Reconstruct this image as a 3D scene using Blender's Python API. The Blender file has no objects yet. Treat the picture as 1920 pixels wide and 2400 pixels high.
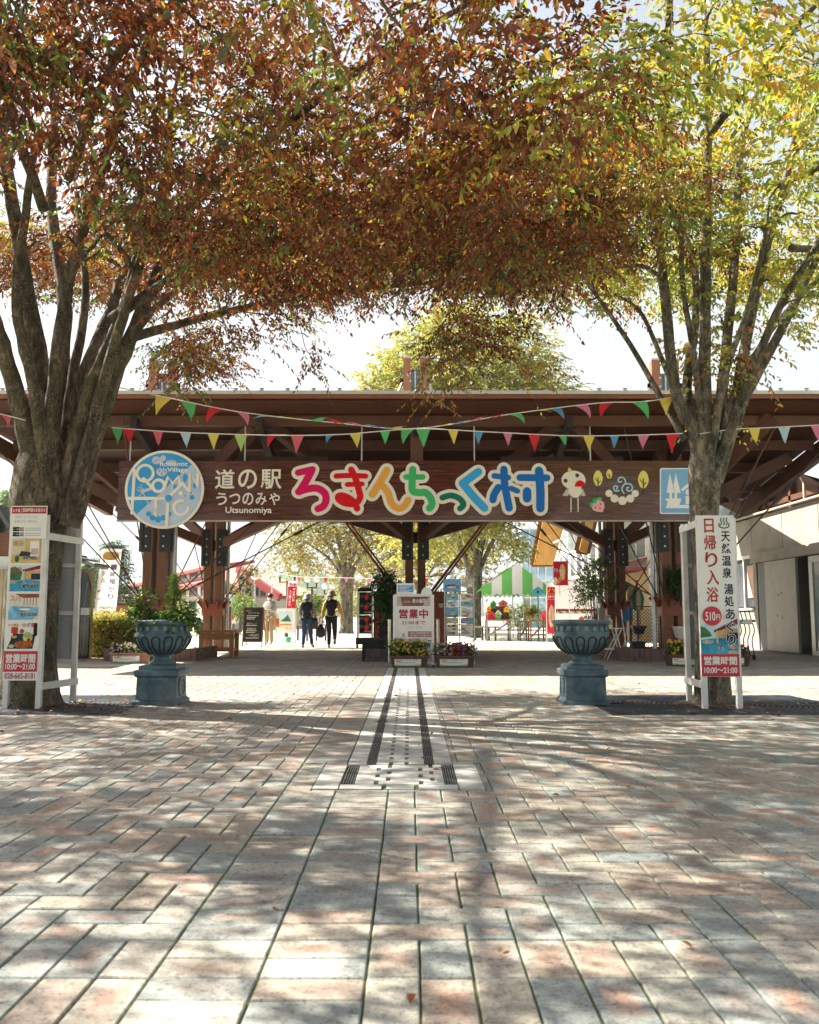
import bpy, bmesh, math, random
import numpy as np
from mathutils import Vector as V, Matrix, Quaternion
R = random.Random(7); NR = np.random.default_rng(11)
rad = math.radians
sc = bpy.context.scene
# ------------------------------------------------------------------ camera, sky, sun, exposure
PITCH = rad(6.43); FPX = 2140.0
cam_d = bpy.data.cameras.new('camera'); cam = bpy.data.objects.new('camera', cam_d)
sc.collection.objects.link(cam); sc.camera = cam
cam.location = (0, 0, 1.0); cam.rotation_euler = (rad(90) + PITCH, 0, 0)
cam_d.sensor_fit = 'VERTICAL'; cam_d.sensor_height = 24; cam_d.lens = 24 * FPX / 2400
cam_d.clip_end = 5000; cam_d.clip_start = 0.05
cam_d.dof.use_dof = True; cam_d.dof.focus_distance = 11.5; cam_d.dof.aperture_fstop = 3.2
SUN = V((-0.92, 0.48, 1.0)).normalized()
ELEV = math.asin(SUN.z); AZ = math.atan2(SUN.x, SUN.y)
w = bpy.data.worlds.new('World'); sc.world = w; w.use_nodes = True
nt = w.node_tree; bg = nt.nodes['Background']
sky = nt.nodes.new('ShaderNodeTexSky'); sky.sky_type = 'NISHITA'; sky.sun_disc = False
sky.sun_elevation = ELEV; sky.sun_rotation = AZ; sky.air_density = 1.0; sky.dust_density = 3.0; sky.ozone_density = 1.0
hsv = nt.nodes.new('ShaderNodeHueSaturation'); hsv.inputs['Saturation'].default_value = .75; nt.links.new(sky.outputs[0], hsv.inputs['Color']); 
tcw = nt.nodes.new('ShaderNodeTexCoord'); sxw = nt.nodes.new('ShaderNodeSeparateXYZ'); nt.links.new(tcw.outputs['Generated'], sxw.inputs[0])
rw = nt.nodes.new('ShaderNodeValToRGB'); rw.color_ramp.elements[0].position = .30; rw.color_ramp.elements[0].color = (.85, .85, .85, 1); rw.color_ramp.elements[1].position = .72; rw.color_ramp.elements[1].color = (.1, .1, .1, 1)
nt.links.new(sxw.outputs[2], rw.inputs[0]); mw = nt.nodes.new('ShaderNodeMix'); mw.data_type = 'RGBA'
nt.links.new(rw.outputs[0], mw.inputs[0]); nt.links.new(hsv.outputs[0], mw.inputs[6]); mw.inputs[7].default_value = (4.2, 4.45, 4.45, 1)   # milky bright air low in the sky
nt.links.new(mw.outputs[2], bg.inputs[0]); bg.inputs[1].default_value = 0.06
sd = bpy.data.lights.new('sun', 'SUN'); sd.energy = 5.0; sd.angle = rad(0.53); sd.color = (1.0, 0.93, 0.82)
so = bpy.data.objects.new('sun', sd); sc.collection.objects.link(so)
so.rotation_euler = (-SUN).to_track_quat('-Z', 'Y').to_euler(); so.location = (-20, 10, 30)
sc.view_settings.view_transform = 'Standard'; sc.view_settings.look = 'None'
sc.view_settings.exposure = 1.95; sc.view_settings.gamma = 1.0
cy = sc.cycles; cy.use_denoising = True; cy.max_bounces = 7; cy.diffuse_bounces = 4; cy.glossy_bounces = 3
cy.transmission_bounces = 4; cy.transparent_max_bounces = 6; cy.sample_clamp_indirect = 6

CT, ST = math.cos(PITCH), math.sin(PITCH)
def at(x, y, Y):
    """pixel of the 1920x2400 photograph -> point on the vertical plane at distance Y"""
    u = (x - 960) / FPX; v = (1200 - y) / FPX
    t = Y / (CT - v * ST)
    return V((u * t, Y, 1.0 + t * (ST + v * CT)))
def gr(x, y):
    u = (x - 960) / FPX; v = (1200 - y) / FPX
    t = -1.0 / (ST + v * CT)
    return V((u * t, t * (CT - v * ST), 0))

# ------------------------------------------------------------------ materials
MATS = {}
def newmat(name):
    m = bpy.data.materials.new(name); m.use_nodes = True
    return m, m.node_tree, m.node_tree.nodes['Principled BSDF']
def nd(t, typ, **k):
    n = t.nodes.new(typ)
    for a, b in k.items(): setattr(n, a, b)
    return n
def ramp(t, fac, stops):
    r = t.nodes.new('ShaderNodeValToRGB'); e = r.color_ramp.elements
    while len(e) < len(stops): e.new(0.5)
    for i, (p, c) in enumerate(stops):
        e[i].position = p; e[i].color = (*c, 1) if len(c) == 3 else c
    t.links.new(fac, r.inputs[0]); return r.outputs[0]
def noise(t, scale, detail=5, rough=.6, vec=None, dist=0):
    n = t.nodes.new('ShaderNodeTexNoise'); n.inputs['Scale'].default_value = scale
    n.inputs['Detail'].default_value = detail; n.inputs['Roughness'].default_value = rough
    n.inputs['Distortion'].default_value = dist
    if vec is not None: t.links.new(vec, n.inputs['Vector'])
    return n.outputs['Fac']
def coord(t, kind='Object', scale=(1, 1, 1)):
    tc = t.nodes.new('ShaderNodeTexCoord'); mp = t.nodes.new('ShaderNodeMapping')
    mp.inputs['Scale'].default_value = scale
    t.links.new(tc.outputs[kind], mp.inputs['Vector']); return mp.outputs[0]
def mixc(t, fac, a, b, mode='MIX'):
    m = t.nodes.new('ShaderNodeMix'); m.data_type = 'RGBA'; m.blend_type = mode
    for s, x in ((0, fac), (6, a), (7, b)):
        if hasattr(x, 'links') or hasattr(x, 'is_linked'): t.links.new(x, m.inputs[s])
        elif s == 0: m.inputs[0].default_value = x
        else: m.inputs[s].default_value = (*x, 1)
    return m.outputs[2]
def bump(t, p, h, strength=.3, dist=.01):
    b = t.nodes.new('ShaderNodeBump'); b.inputs['Strength'].default_value = strength
    b.inputs['Distance'].default_value = dist
    t.links.new(h, b.inputs['Height']); t.links.new(b.outputs[0], p.inputs['Normal'])
def M(name, c, rough=.6, var=.25, scale=6, bmp=.15, metal=0.0, stain=None, kind='Object'):
    if name in MATS: return MATS[name]
    m, t, p = newmat(name); v = coord(t, kind)
    n = noise(t, scale, 6, .65, v)
    lo = tuple(x * (1 - var) for x in c); hi = tuple(min(1, x * (1 + var * .7)) for x in c)
    col = ramp(t, n, [(.3, lo), (.7, hi)])
    if stain:
        n2 = noise(t, scale * .45, 8, .7, v)
        f = ramp(t, n2, [(.52, (0, 0, 0)), (.66, (1, 1, 1))])
        col = mixc(t, f, col, stain)
    t.links.new(col, p.inputs['Base Color'])
    p.inputs['Roughness'].default_value = rough; p.inputs['Metallic'].default_value = metal
    if name.startswith(('letter', 'pict', 'print', 'cream', 'ink')): p.inputs['Specular IOR Level'].default_value = .15
    if bmp: bump(t, p, noise(t, scale * 8, 4, .6, v), bmp, .004)
    MATS[name] = m; return m
def WOOD(name, c, rough=.6, dark=.45, gr_=(1.3, 30, 1), weather=None):
    if name in MATS: return MATS[name]
    m, t, p = newmat(name); v = coord(t, 'UV', gr_)
    n = noise(t, 2.2, 7, .65, v, .6)
    col = ramp(t, n, [(.3, tuple(x * dark for x in c)), (.5, c), (.72, tuple(min(1, x * 1.35) for x in c))])
    big = noise(t, 1.3, 3, .5, coord(t))
    col = mixc(t, ramp(t, big, [(.35, (0, 0, 0)), (.7, (.6, .6, .6))]), col, tuple(x * .55 for x in c))
    if weather:
        f = ramp(t, noise(t, .9, 8, .7, coord(t)), [(.55, (0, 0, 0)), (.7, (.8, .8, .8))])
        col = mixc(t, f, col, weather)
    t.links.new(col, p.inputs['Base Color']); p.inputs['Roughness'].default_value = rough
    bump(t, p, n, .35, .006); MATS[name] = m; return m
def LEAF(name='leaf', trans=.34):
    if name in MATS: return MATS[name]
    m, t, p = newmat(name); t.nodes.remove(p)
    out = t.nodes['Material Output']; a = nd(t, 'ShaderNodeAttribute', attribute_name='Col')
    d = nd(t, 'ShaderNodeBsdfDiffuse'); tr = nd(t, 'ShaderNodeBsdfTranslucent'); g = nd(t, 'ShaderNodeBsdfGlossy')
    g.inputs['Roughness'].default_value = .45
    hs = nd(t, 'ShaderNodeHueSaturation'); hs.inputs['Value'].default_value = 1.35; hs.inputs['Saturation'].default_value = 1.08
    t.links.new(a.outputs['Color'], d.inputs['Color']); t.links.new(a.outputs['Color'], hs.inputs['Color'])
    t.links.new(hs.outputs[0], tr.inputs['Color'])
    mx = nd(t, 'ShaderNodeMixShader'); mx.inputs[0].default_value = trans
    t.links.new(d.outputs[0], mx.inputs[1]); t.links.new(tr.outputs[0], mx.inputs[2])
    m2 = nd(t, 'ShaderNodeMixShader'); m2.inputs[0].default_value = .05
    t.links.new(mx.outputs[0], m2.inputs[1]); t.links.new(g.outputs[0], m2.inputs[2])
    t.links.new(m2.outputs[0], out.inputs['Surface']); MATS[name] = m; return m
def BARK(name, c, moss=.5):
    m, t, p = newmat(name); v = coord(t, 'Object', (1, 1, .45))
    n = noise(t, 16, 9, .75, v, .8)
    col = ramp(t, n, [(.38, tuple(x * .3 for x in c)), (.5, c), (.63, tuple(x * 2.2 for x in c))])
    pl = ramp(t, noise(t, 5, 3, .5, v, .3), [(.42, (.55, .55, .55)), (.58, (1.35, 1.3, 1.25))]); col = mixc(t, 1.0, col, pl, 'MULTIPLY')
    vo = nd(t, 'ShaderNodeTexVoronoi'); vo.inputs['Scale'].default_value = 38; t.links.new(coord(t), vo.inputs['Vector'])
    f = ramp(t, vo.outputs['Distance'], [(.16, (1, 1, 1)), (.26, (0, 0, 0))])
    sp = ramp(t, noise(t, 1.7, 4, .6, coord(t)), [(.42, (0, 0, 0)), (.56, (.85, .85, .85))])
    fm = nd(t, 'ShaderNodeMath', operation='MULTIPLY'); t.links.new(f, fm.inputs[0]); t.links.new(sp, fm.inputs[1])
    col = mixc(t, fm.outputs[0], col, (.42, .40, .33))
    mo = ramp(t, noise(t, 1.6, 8, .75, coord(t)), [(.5, (0, 0, 0)), (.66, (moss, moss, moss))])
    col = mixc(t, mo, col, (.06, .075, .018))
    ru = ramp(t, noise(t, 2.3, 6, .7, coord(t, 'Object', (1, 1.2, .8))), [(.6, (0, 0, 0)), (.7, (.6, .6, .6))])
    col = mixc(t, ru, col, (.20, .10, .06))
    t.links.new(col, p.inputs['Base Color']); p.inputs['Roughness'].default_value = .9
    bump(t, p, n, 1.0, .05); return m
def GLASS(name, c=(.05, .08, .09), rough=.08):
    if name in MATS: return MATS[name]
    m, t, p = newmat(name)
    col = ramp(t, noise(t, .7, 3, .5, coord(t)), [(.35, tuple(x * .5 for x in c)), (.7, tuple(x * 1.8 for x in c))])
    t.links.new(col, p.inputs['Base Color']); p.inputs['Roughness'].default_value = rough
    p.inputs['IOR'].default_value = 1.6; MATS[name] = m; return m

# ------------------------------------------------------------------ object helpers
COL = sc.collection
BASE = {}
def tag(o, label=None, cat=None, group=None, kind=None):
    if label: o['label'] = label
    if cat: o['category'] = cat
    if group: o['group'] = group
    if kind: o['kind'] = kind
    return o
def T(name, label, cat, loc=(0, 0, 0), group=None):
    o = bpy.data.objects.new(name, None); o.empty_display_size = .2; COL.objects.link(o)
    o.location = loc; BASE[o.name] = V(loc); return tag(o, label, cat, group)
def copy_tree(o, parent=None):
    c = o.copy(); COL.objects.link(c); c.parent = parent
    for ch in list(o.children): copy_tree(ch, c)
    return c
def obj_from(me, name, parent=None, loc=None):
    o = bpy.data.objects.new(name, me); COL.objects.link(o)
    b = V((0, 0, 0))
    if parent is not None: b = BASE[parent.name]; o.parent = parent
    elif loc is not None: b = V(loc); o.location = b
    if b.length: me.transform(Matrix.Translation(-b))
    BASE[o.name] = b
    return o
TXT = {}
def text_mesh(s, bold):
    k = (s, bold)
    if k in TXT: return TXT[k]
    cu = bpy.data.curves.new('txt', 'FONT'); cu.body = s; cu.size = 1; cu.offset = bold; cu.resolution_u = 4
    o = bpy.data.objects.new('txt', cu); COL.objects.link(o)
    dg = bpy.context.evaluated_depsgraph_get()
    me = bpy.data.meshes.new_from_object(o.evaluated_get(dg))
    vs = [v.co.copy() for v in me.vertices]; fs = [tuple(p.vertices) for p in me.polygons]
    bpy.data.objects.remove(o); bpy.data.curves.remove(cu); bpy.data.meshes.remove(me)
    TXT[k] = (vs, fs); return TXT[k]
class MB:
    def __init__(s): s.v = []; s.f = []; s.m = []; s.uv = []; s.mats = []; s.sm = []
    def mi(s, m):
        if m not in s.mats: s.mats.append(m)
        return s.mats.index(m)
    def face(s, pts, m, uv=None, smooth=False):
        i = len(s.v); s.v += [V(p) for p in pts]; n = len(pts)
        s.f.append(tuple(range(i, i + n))); s.m.append(s.mi(m)); s.uv.append(uv or [(0, 0)] * n); s.sm.append(smooth)
    def grid(s, rows, m, closed=True, smooth=True, uvs=None):
        """rows: list of rings (same length) -> shared-vertex surface"""
        i0 = len(s.v); n = len(rows[0]); k = s.mi(m)
        for r in rows: s.v += [V(p) for p in r]
        for a in range(len(rows) - 1):
            for b in range(n if closed else n - 1):
                c = (b + 1) % n
                s.f.append((i0 + a * n + b, i0 + a * n + c, i0 + (a + 1) * n + c, i0 + (a + 1) * n + b)); s.m.append(k); s.sm.append(smooth)
                s.uv.append([(a * .1, b / n), (a * .1, (b + 1) / n), (a * .1 + .1, (b + 1) / n), (a * .1 + .1, b / n)] if uvs is None else
                            [(uvs[a], b / n), (uvs[a], (b + 1) / n), (uvs[a + 1], (b + 1) / n), (uvs[a + 1], b / n)])
    def hexa(s, c, m):
        """8 corners: 0-3 one end (ring), 4-7 other end"""
        L = (c[4] - c[0]).length; a = (c[1] - c[0]).length; b = (c[3] - c[0]).length
        o = R.random() * 5
        for q, (u, v_) in (((3, 2, 1, 0), (a, b)), ((4, 5, 6, 7), (a, b))):
            s.face([c[i] for i in q], m, [(o, o), (o + u, o), (o + u, o + v_), (o, o + v_)])
        for q, wd in (((0, 1, 5, 4), a), ((1, 2, 6, 5), b), ((2, 3, 7, 6), a), ((3, 0, 4, 7), b)):
            s.face([c[i] for i in q], m, [(o, o), (o, o + wd), (o + L, o + wd), (o + L, o)])
    def box(s, x0, y0, z0, x1, y1, z1, m, rot=0, piv=None):
        d = [x1 - x0, y1 - y0, z1 - z0]; k = d.index(max(d))
        if k == 2: c = [(x0, y0, z0), (x1, y0, z0), (x1, y1, z0), (x0, y1, z0), (x0, y0, z1), (x1, y0, z1), (x1, y1, z1), (x0, y1, z1)]
        elif k == 0: c = [(x0, y0, z0), (x0, y1, z0), (x0, y1, z1), (x0, y0, z1), (x1, y0, z0), (x1, y1, z0), (x1, y1, z1), (x1, y0, z1)]
        else: c = [(x0, y0, z0), (x0, y0, z1), (x1, y0, z1), (x1, y0, z0), (x0, y1, z0), (x0, y1, z1), (x1, y1, z1), (x1, y1, z0)]
        c = [V(p) for p in c]
        if rot:
            p = V(piv) if piv else V(((x0 + x1) / 2, (y0 + y1) / 2, 0)); mt = Matrix.Rotation(rot, 3, 'Z')
            c = [mt @ (q - p) + p for q in c]
        s.hexa(c, m)
    def bar(s, p, q, w_, h, m, up=(0, 0, 1), w2=None, h2=None):
        p, q = V(p), V(q); d = (q - p).normalized(); u = V(up)
        if abs(d.dot(u)) > .98: u = V((0, 1, 0))
        sx = d.cross(u).normalized(); uz = sx.cross(d).normalized()
        def ring(o, a, b): return [o - sx * a / 2 - uz * b / 2, o + sx * a / 2 - uz * b / 2, o + sx * a / 2 + uz * b / 2, o - sx * a / 2 + uz * b / 2]
        s.hexa(ring(p, w_, h) + ring(q, w2 or w_, h2 or h), m)
    def tube(s, pts, rs, m, n=8, cap=True, smooth=True, wob=0):
        pts = [V(p) for p in pts]; k = len(pts)
        if not hasattr(rs, '__len__'): rs = [rs] * k
        rows = []; ref = None; uvs = []; acc = 0
        for i in range(k):
            d = (pts[min(i + 1, k - 1)] - pts[max(i - 1, 0)])
            if d.length < 1e-9: d = V((0, 0, 1))
            d.normalize()
            if ref is None:
                ref = d.cross(V((0.3, 1, 0.1)))
                if ref.length < .1: ref = d.cross(V((1, 0, 0)))
            ref = (ref - d * ref.dot(d)).normalized(); b = d.cross(ref)
            if i: acc += (pts[i] - pts[i - 1]).length
            uvs.append(acc)
            rows.append([pts[i] + (ref * math.cos(a) + b * math.sin(a)) * rs[i] * (1 + (R.uniform(-wob, wob) if wob else 0)) for a in [2 * math.pi * j / n for j in range(n)]])
        s.grid(rows, m, smooth=smooth, uvs=uvs)
        if cap:
            s.face(rows[0][::-1], m); s.face(rows[-1], m)
    def lathe(s, prof, c, m, n=32, smooth=True):
        c = V(c); rows = [[c + V((r * math.cos(a), r * math.sin(a), z)) for a in [2 * math.pi * j / n for j in range(n)]] for r, z in prof]
        s.grid(rows, m, smooth=smooth)
    def ball(s, c, r, m, n=10, k=6, sq=(1, 1, 1)):
        c = V(c); rows = []
        for i in range(k + 1):
            a = math.pi * i / k - math.pi / 2
            rows.append([c + V((r * sq[0] * math.cos(a) * math.cos(b), r * sq[1] * math.cos(a) * math.sin(b), r * sq[2] * math.sin(a))) for b in [2 * math.pi * j / n for j in range(n)]])
        s.grid(rows, m)
    def build(s, name, parent=None, loc=None, **k):
        me = bpy.data.meshes.new(name); me.from_pydata([tuple(p) for p in s.v], [], s.f)
        for m in s.mats: me.materials.append(m)
        me.polygons.foreach_set('material_index', s.m); me.polygons.foreach_set('use_smooth', s.sm)
        ul = me.uv_layers.new(name='UVMap'); flat = [c for f in s.uv for p in f for c in p]
        ul.data.foreach_set('uv', flat); me.update()
        o = obj_from(me, name, parent, loc)
        return tag(o, **k) if k else o
class Pan:
    """flat drawing frame on a board: x along Rv, y along Uv, z out of the board"""
    def __init__(s, mb, o, Rv=(1, 0, 0), Uv=(0, 0, 1)):
        s.mb = mb; s.o = V(o); s.R = V(Rv).normalized(); s.U = V(Uv).normalized(); s.N = s.R.cross(s.U)
    def pt(s, x, y, z=0): return s.o + s.R * x + s.U * y + s.N * z
    def poly(s, pts, z, m, th=.002):
        s.mb.face([s.pt(x, y, z) for x, y in pts], m)
        n = len(pts)
        for i in range(n):
            a, b = pts[i], pts[(i + 1) % n]
            s.mb.face([s.pt(a[0], a[1], z), s.pt(a[0], a[1], z - th), s.pt(b[0], b[1], z - th), s.pt(b[0], b[1], z)], m)
    def rect(s, x0, y0, x1, y1, z, m, th=.002): s.poly([(x0, y0), (x1, y0), (x1, y1), (x0, y1)], z, m, th)
    def disc(s, x, y, r, z, m, ry=None, n=28, th=.002, a0=0, a1=360):
        ry = ry or r; k = n if a1 - a0 >= 360 else n + 1
        s.poly([(x + r * math.cos(rad(a0 + (a1 - a0) * i / n)), y + ry * math.sin(rad(a0 + (a1 - a0) * i / n))) for i in range(k)], z, m, th)
    def stroke(s, pts, wd, z, m, t=.006, smooth=True):
        P = [V((p[0], p[1], 0)) for p in pts]
        if smooth and len(P) > 2:
            Q = []
            for i in range(len(P) - 1):
                a, b, c, d = P[max(i - 1, 0)], P[i], P[i + 1], P[min(i + 2, len(P) - 1)]
                for j in range(6):
                    u = j / 6
                    Q.append(.5 * ((2 * b) + (c - a) * u + (2 * a - 5 * b + 4 * c - d) * u * u + (3 * b - a - 3 * c + d) * u ** 3))
            Q.append(P[-1]); P = Q
        # rounded ends: taper the half-width like a half circle
        def ext(a, b, sg):
            d = (a - b).normalized(); return [(a + d * (wd / 2) * math.sin(g), math.cos(g)) for g in (0.0, .5, .95, 1.3, 1.53)]
        st = ext(P[0], P[1], 1)[1:][::-1]; en = ext(P[-1], P[-2], 1)[1:]
        path = st + [(p, 1.0) for p in P] + en
        rows = []
        for i, (p, k) in enumerate(path):
            a = path[max(i - 1, 0)][0]; b = path[min(i + 1, len(path) - 1)][0]
            d = (b - a).normalized(); nn = V((-d.y, d.x, 0))
            row = []
            for j in range(9):
                g = math.pi * j / 8; q = p + nn * (wd / 2 * k * math.cos(g))
                row.append(s.pt(q.x, q.y, z + t * (math.sin(g) ** .4) * (1 - .0) if j not in (0, 8) else z))
            rows.append(row)
        s.mb.grid(rows, m, closed=False, smooth=False)
    def text(s, st, x, y, wd, h, z, m, bold=.0, th=.003):
        if bold > .016:   # heavy letters: overlaid copies, each a hair higher
            d = min(h, wd) * (bold - .012) * .75
            for i, (ax, ay) in enumerate(((-1, -1), (1, -1), (-1, 1), (1, 1))): s.text(st, x + ax * d, y + ay * d, wd - 2 * d, h - 2 * d, z + i * .0002, m, .012)
            return
        vs, fs = text_mesh(st, bold)
        if not vs: return
        x0 = min(v.x for v in vs); x1 = max(v.x for v in vs); y0 = min(v.y for v in vs); y1 = max(v.y for v in vs)
        kx = wd / max(1e-6, x1 - x0); ky = h / max(1e-6, y1 - y0)
        k = s.mb.mi(m); i0 = len(s.mb.v)
        s.mb.v += [s.pt(x + (v.x - (x0 + x1) / 2) * kx, y + (v.y - (y0 + y1) / 2) * ky, z) for v in vs]
        for f in fs:
            s.mb.f.append(tuple(i0 + i for i in f)); s.mb.m.append(k); s.mb.uv.append([(0, 0)] * len(f)); s.mb.sm.append(False)
    def vtext(s, st, x, y, wd, step, z, m, bold=.0, hk=.9):
        for i, ch in enumerate(st):
            if ch != ' ': s.text(ch, x, y - i * step, wd, wd * hk, z, m, bold)

# ------------------------------------------------------------------ leaves
def leaf_mesh(name, P, Dr, N, L, W, C, parent=None, loc=None, mat=None):
    n = len(P)
    Dr = Dr / np.linalg.norm(Dr, axis=1, keepdims=True)
    S = np.cross(Dr, N); S /= np.linalg.norm(S, axis=1, keepdims=True) + 1e-9
    N = np.cross(S, Dr)
    L = L[:, None]; W = W[:, None]
    f = .22 * W
    vs = np.stack([P, P + Dr * L * .32 - S * W * .5 + N * f, P + Dr * L * .68 - S * W * .36 + N * f * .6, P + Dr * L - N * L * .08,
                   P + Dr * L * .68 + S * W * .36 + N * f * .6, P + Dr * L * .32 + S * W * .5 + N * f], 1).reshape(-1, 3)
    b = np.zeros(3)
    if parent is not None: b = np.array(BASE[parent.name])
    elif loc is not None: b = np.array(loc)
    vs = (vs - b).astype(np.float32)
    me = bpy.data.meshes.new(name); me.vertices.add(n * 6); me.vertices.foreach_set('co', vs.ravel())
    idx = (np.arange(n)[:, None] * 6 + np.array([0, 1, 2, 3, 0, 3, 4, 5])[None]).astype(np.int32)
    me.loops.add(n * 8); me.loops.foreach_set('vertex_index', idx.ravel())
    me.polygons.add(n * 2); me.polygons.foreach_set('loop_start', np.arange(n * 2, dtype=np.int32) * 4)
    try: me.polygons.foreach_set('loop_total', np.full(n * 2, 4, dtype=np.int32))
    except Exception: pass
    at_ = me.attributes.new('Col', 'FLOAT_COLOR', 'FACE')
    cc = np.ones((n, 2, 4), np.float32); cc[:, :, :3] = C[:, None, :]; at_.data.foreach_set('color', cc.ravel())
    me.materials.append(mat or LEAF()); me.update(calc_edges=True); me.validate()
    o = bpy.data.objects.new(name, me); COL.objects.link(o)
    if parent is not None: o.parent = parent
    elif loc is not None: o.location = loc
    BASE[o.name] = V(b); return o
def unit(n):
    a = NR.normal(size=(n, 3)); return a / np.linalg.norm(a, axis=1, keepdims=True)
def sprays(C, nt_, nl, tl, ll, colf, flat=.35, droop=.5, outward=None, wr=.42):
    """leafy twigs round cluster centres C: returns leaf arrays"""
    nc = len(C); d = unit(nc * nt_); d[:, 2] = d[:, 2] * flat + .08
    if outward is not None: d += np.repeat(outward, nt_, 0) * .5
    d /= np.linalg.norm(d, axis=1, keepdims=True)
    ln = NR.uniform(tl * .55, tl * 1.2, nc * nt_)
    c = np.repeat(C, nt_, 0) + NR.normal(size=(nc * nt_, 3)) * tl * np.array([.28, .28, .2])
    t = np.linspace(.12, 1, nl)
    P = c[:, None, :] + d[:, None, :] * (ln[:, None] * t[None])[:, :, None]
    P[:, :, 2] -= (ln[:, None] * t[None] ** 2) * .28
    side = np.cross(d, np.array([0, 0, 1.0])); side /= np.linalg.norm(side, axis=1, keepdims=True) + 1e-9
    sg = np.where(np.arange(nl) % 2 == 0, 1.0, -1.0)
    D = d[:, None, :] * .75 + side[:, None, :] * sg[None, :, None] * .8
    D = D + NR.normal(size=D.shape) * .28; D[:, :, 2] -= droop * NR.uniform(.4, 1.7, D.shape[:2])
    n = nc * nt_ * nl
    N = NR.normal(size=(n, 3)) * .45; N[:, 2] += 1
    L = NR.uniform(.65, 1.25, n) * ll
    cc = colf(np.repeat(np.arange(nc), nt_ * nl), P.reshape(-1, 3))
    return P.reshape(-1, 3), D.reshape(-1, 3), N, L, L * wr * NR.uniform(.85, 1.2, n), cc
def palette(pal, wts, n):
    i = NR.choice(len(pal), n, p=np.array(wts) / sum(wts)); return np.array(pal)[i]
# ------------------------------------------------------------------ ground
def paver_mat():
    m, t, p = newmat('paver'); uv = nd(t, 'ShaderNodeUVMap', uv_map='UVMap')
    a = nd(t, 'ShaderNodeAttribute', attribute_name='Col'); sp = nd(t, 'ShaderNodeSeparateColor'); t.links.new(a.outputs['Color'], sp.inputs[0])
    v = coord(t); fine = noise(t, 90, 5, .7, v); mid = noise(t, 7, 5, .65, v, .4); big = noise(t, .55, 4, .6, v)
    # flashed heart of each brick: distance to the rim of the brick, broken up with noise
    s = nd(t, 'ShaderNodeVectorMath', operation='SUBTRACT'); s.inputs[1].default_value = (.5, .5, 0); t.links.new(uv.outputs[0], s.inputs[0])
    ab = nd(t, 'ShaderNodeVectorMath', operation='ABSOLUTE'); t.links.new(s.outputs[0], ab.inputs[0])
    sx = nd(t, 'ShaderNodeSeparateXYZ'); t.links.new(ab.outputs[0], sx.inputs[0])
    mx = nd(t, 'ShaderNodeMath', operation='MAXIMUM'); t.links.new(sx.outputs[0], mx.inputs[0]); t.links.new(sx.outputs[1], mx.inputs[1])
    ad = nd(t, 'ShaderNodeMath', operation='MULTIPLY_ADD'); t.links.new(mid, ad.inputs[0]); ad.inputs[1].default_value = .62; t.links.new(mx.outputs[0], ad.inputs[2])
    heart = ramp(t, ad.outputs[0], [(.40, (1, 1, 1)), (.80, (0, 0, 0))])
    h2 = nd(t, 'ShaderNodeMath', operation='MULTIPLY'); t.links.new(heart, h2.inputs[0]); t.links.new(sp.outputs[1], h2.inputs[1])
    base = ramp(t, sp.outputs[0], [(0, (.235, .262, .245)), (.3, (.30, .315, .28)), (.55, (.35, .315, .25)), (.75, (.345, .28, .222)), (.88, (.33, .33, .285)), (1, (.46, .43, .35))])
    red = ramp(t, sp.outputs[2], [(0, (.16, .135, .12)), (.4, (.26, .175, .135)), (.75, (.345, .215, .155)), (1, (.43, .265, .185))])
    col = mixc(t, h2.outputs[0], base, red)
    fr = ramp(t, fine, [(.34, (.6, .6, .6)), (.48, (1, 1, 1)), (.7, (1.2, 1.2, 1.18))])
    col = mixc(t, 1.0, col, fr, 'MULTIPLY')
    col = mixc(t, 1.0, col, ramp(t, noise(t, 38, 4, .75, v, .3), [(.36, (.5, .52, .54)), (.47, (1, 1, 1)), (.75, (1.12, 1.12, 1.1))]), 'MULTIPLY')
    col = mixc(t, 1.0, col, ramp(t, big, [(.35, (.8, .8, .8)), (.65, (1.08, 1.08, 1.08))]), 'MULTIPLY')
    t.links.new(col, p.inputs['Base Color']); p.inputs['Roughness'].default_value = .75
    bump(t, p, fine, .35, .004); return m
PAV = paver_mat(); S_ = .15
GA = (2.05, 9.35, 4.75, 11.6); GB = (-5.75, 9.35, -3.0, 11.6)           # tree grates
HOLES = [(-.415, 6.285, .29, 17.62), (-.565, 5.4, .44, 6.285), GA, GB]
def clip(r, h):
    x0, y0, x1, y1 = r; a, b, c, d = h
    if x1 <= a or x0 >= c or y1 <= b or y0 >= d: return [r]
    out = []
    if x0 < a: out.append((x0, y0, a, y1))
    if x1 > c: out.append((c, y0, x1, y1))
    xa, xb = max(x0, a), min(x1, c)
    if y0 < b: out.append((xa, y0, xb, b))
    if y1 > d: out.append((xa, d, xb, y1))
    return out
rects = []
X0, Y0 = -.12, 2.96; YEND = 30.0
nx, ny = 96, int((YEND - Y0) / S_)
for side in (0, 1):
    for j in range(ny):
        for i in range(nx):
            k = (i - j) % 4
            if k == 0: q = (i, j, i + 2, j + 1)
            elif k == 3: q = (i, j, i + 1, j + 2)
            elif k == 2 and j == 0: q = (i, 0, i + 1, 1)
            elif k == 1 and i == 0: q = (0, j, 1, j + 1)
            else: continue
            x0 = X0 + q[0] * S_; x1 = X0 + q[2] * S_
            if side: x0, x1 = -.72 - q[2] * S_, -.72 - q[0] * S_
            y0, y1 = Y0 + q[1] * S_, Y0 + q[3] * S_
            if abs(x0) > 1.4 + y1 * .47 and abs(x1) > 1.4 + y1 * .47: continue
            rects.append((x0, y0, x1, y1))
for j in range(-14, ny):
    for i in range(2): rects.append((-.72 + .3 * i, Y0 + j * S_, -.42 + .3 * i, Y0 + (j + 1) * S_))
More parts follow.
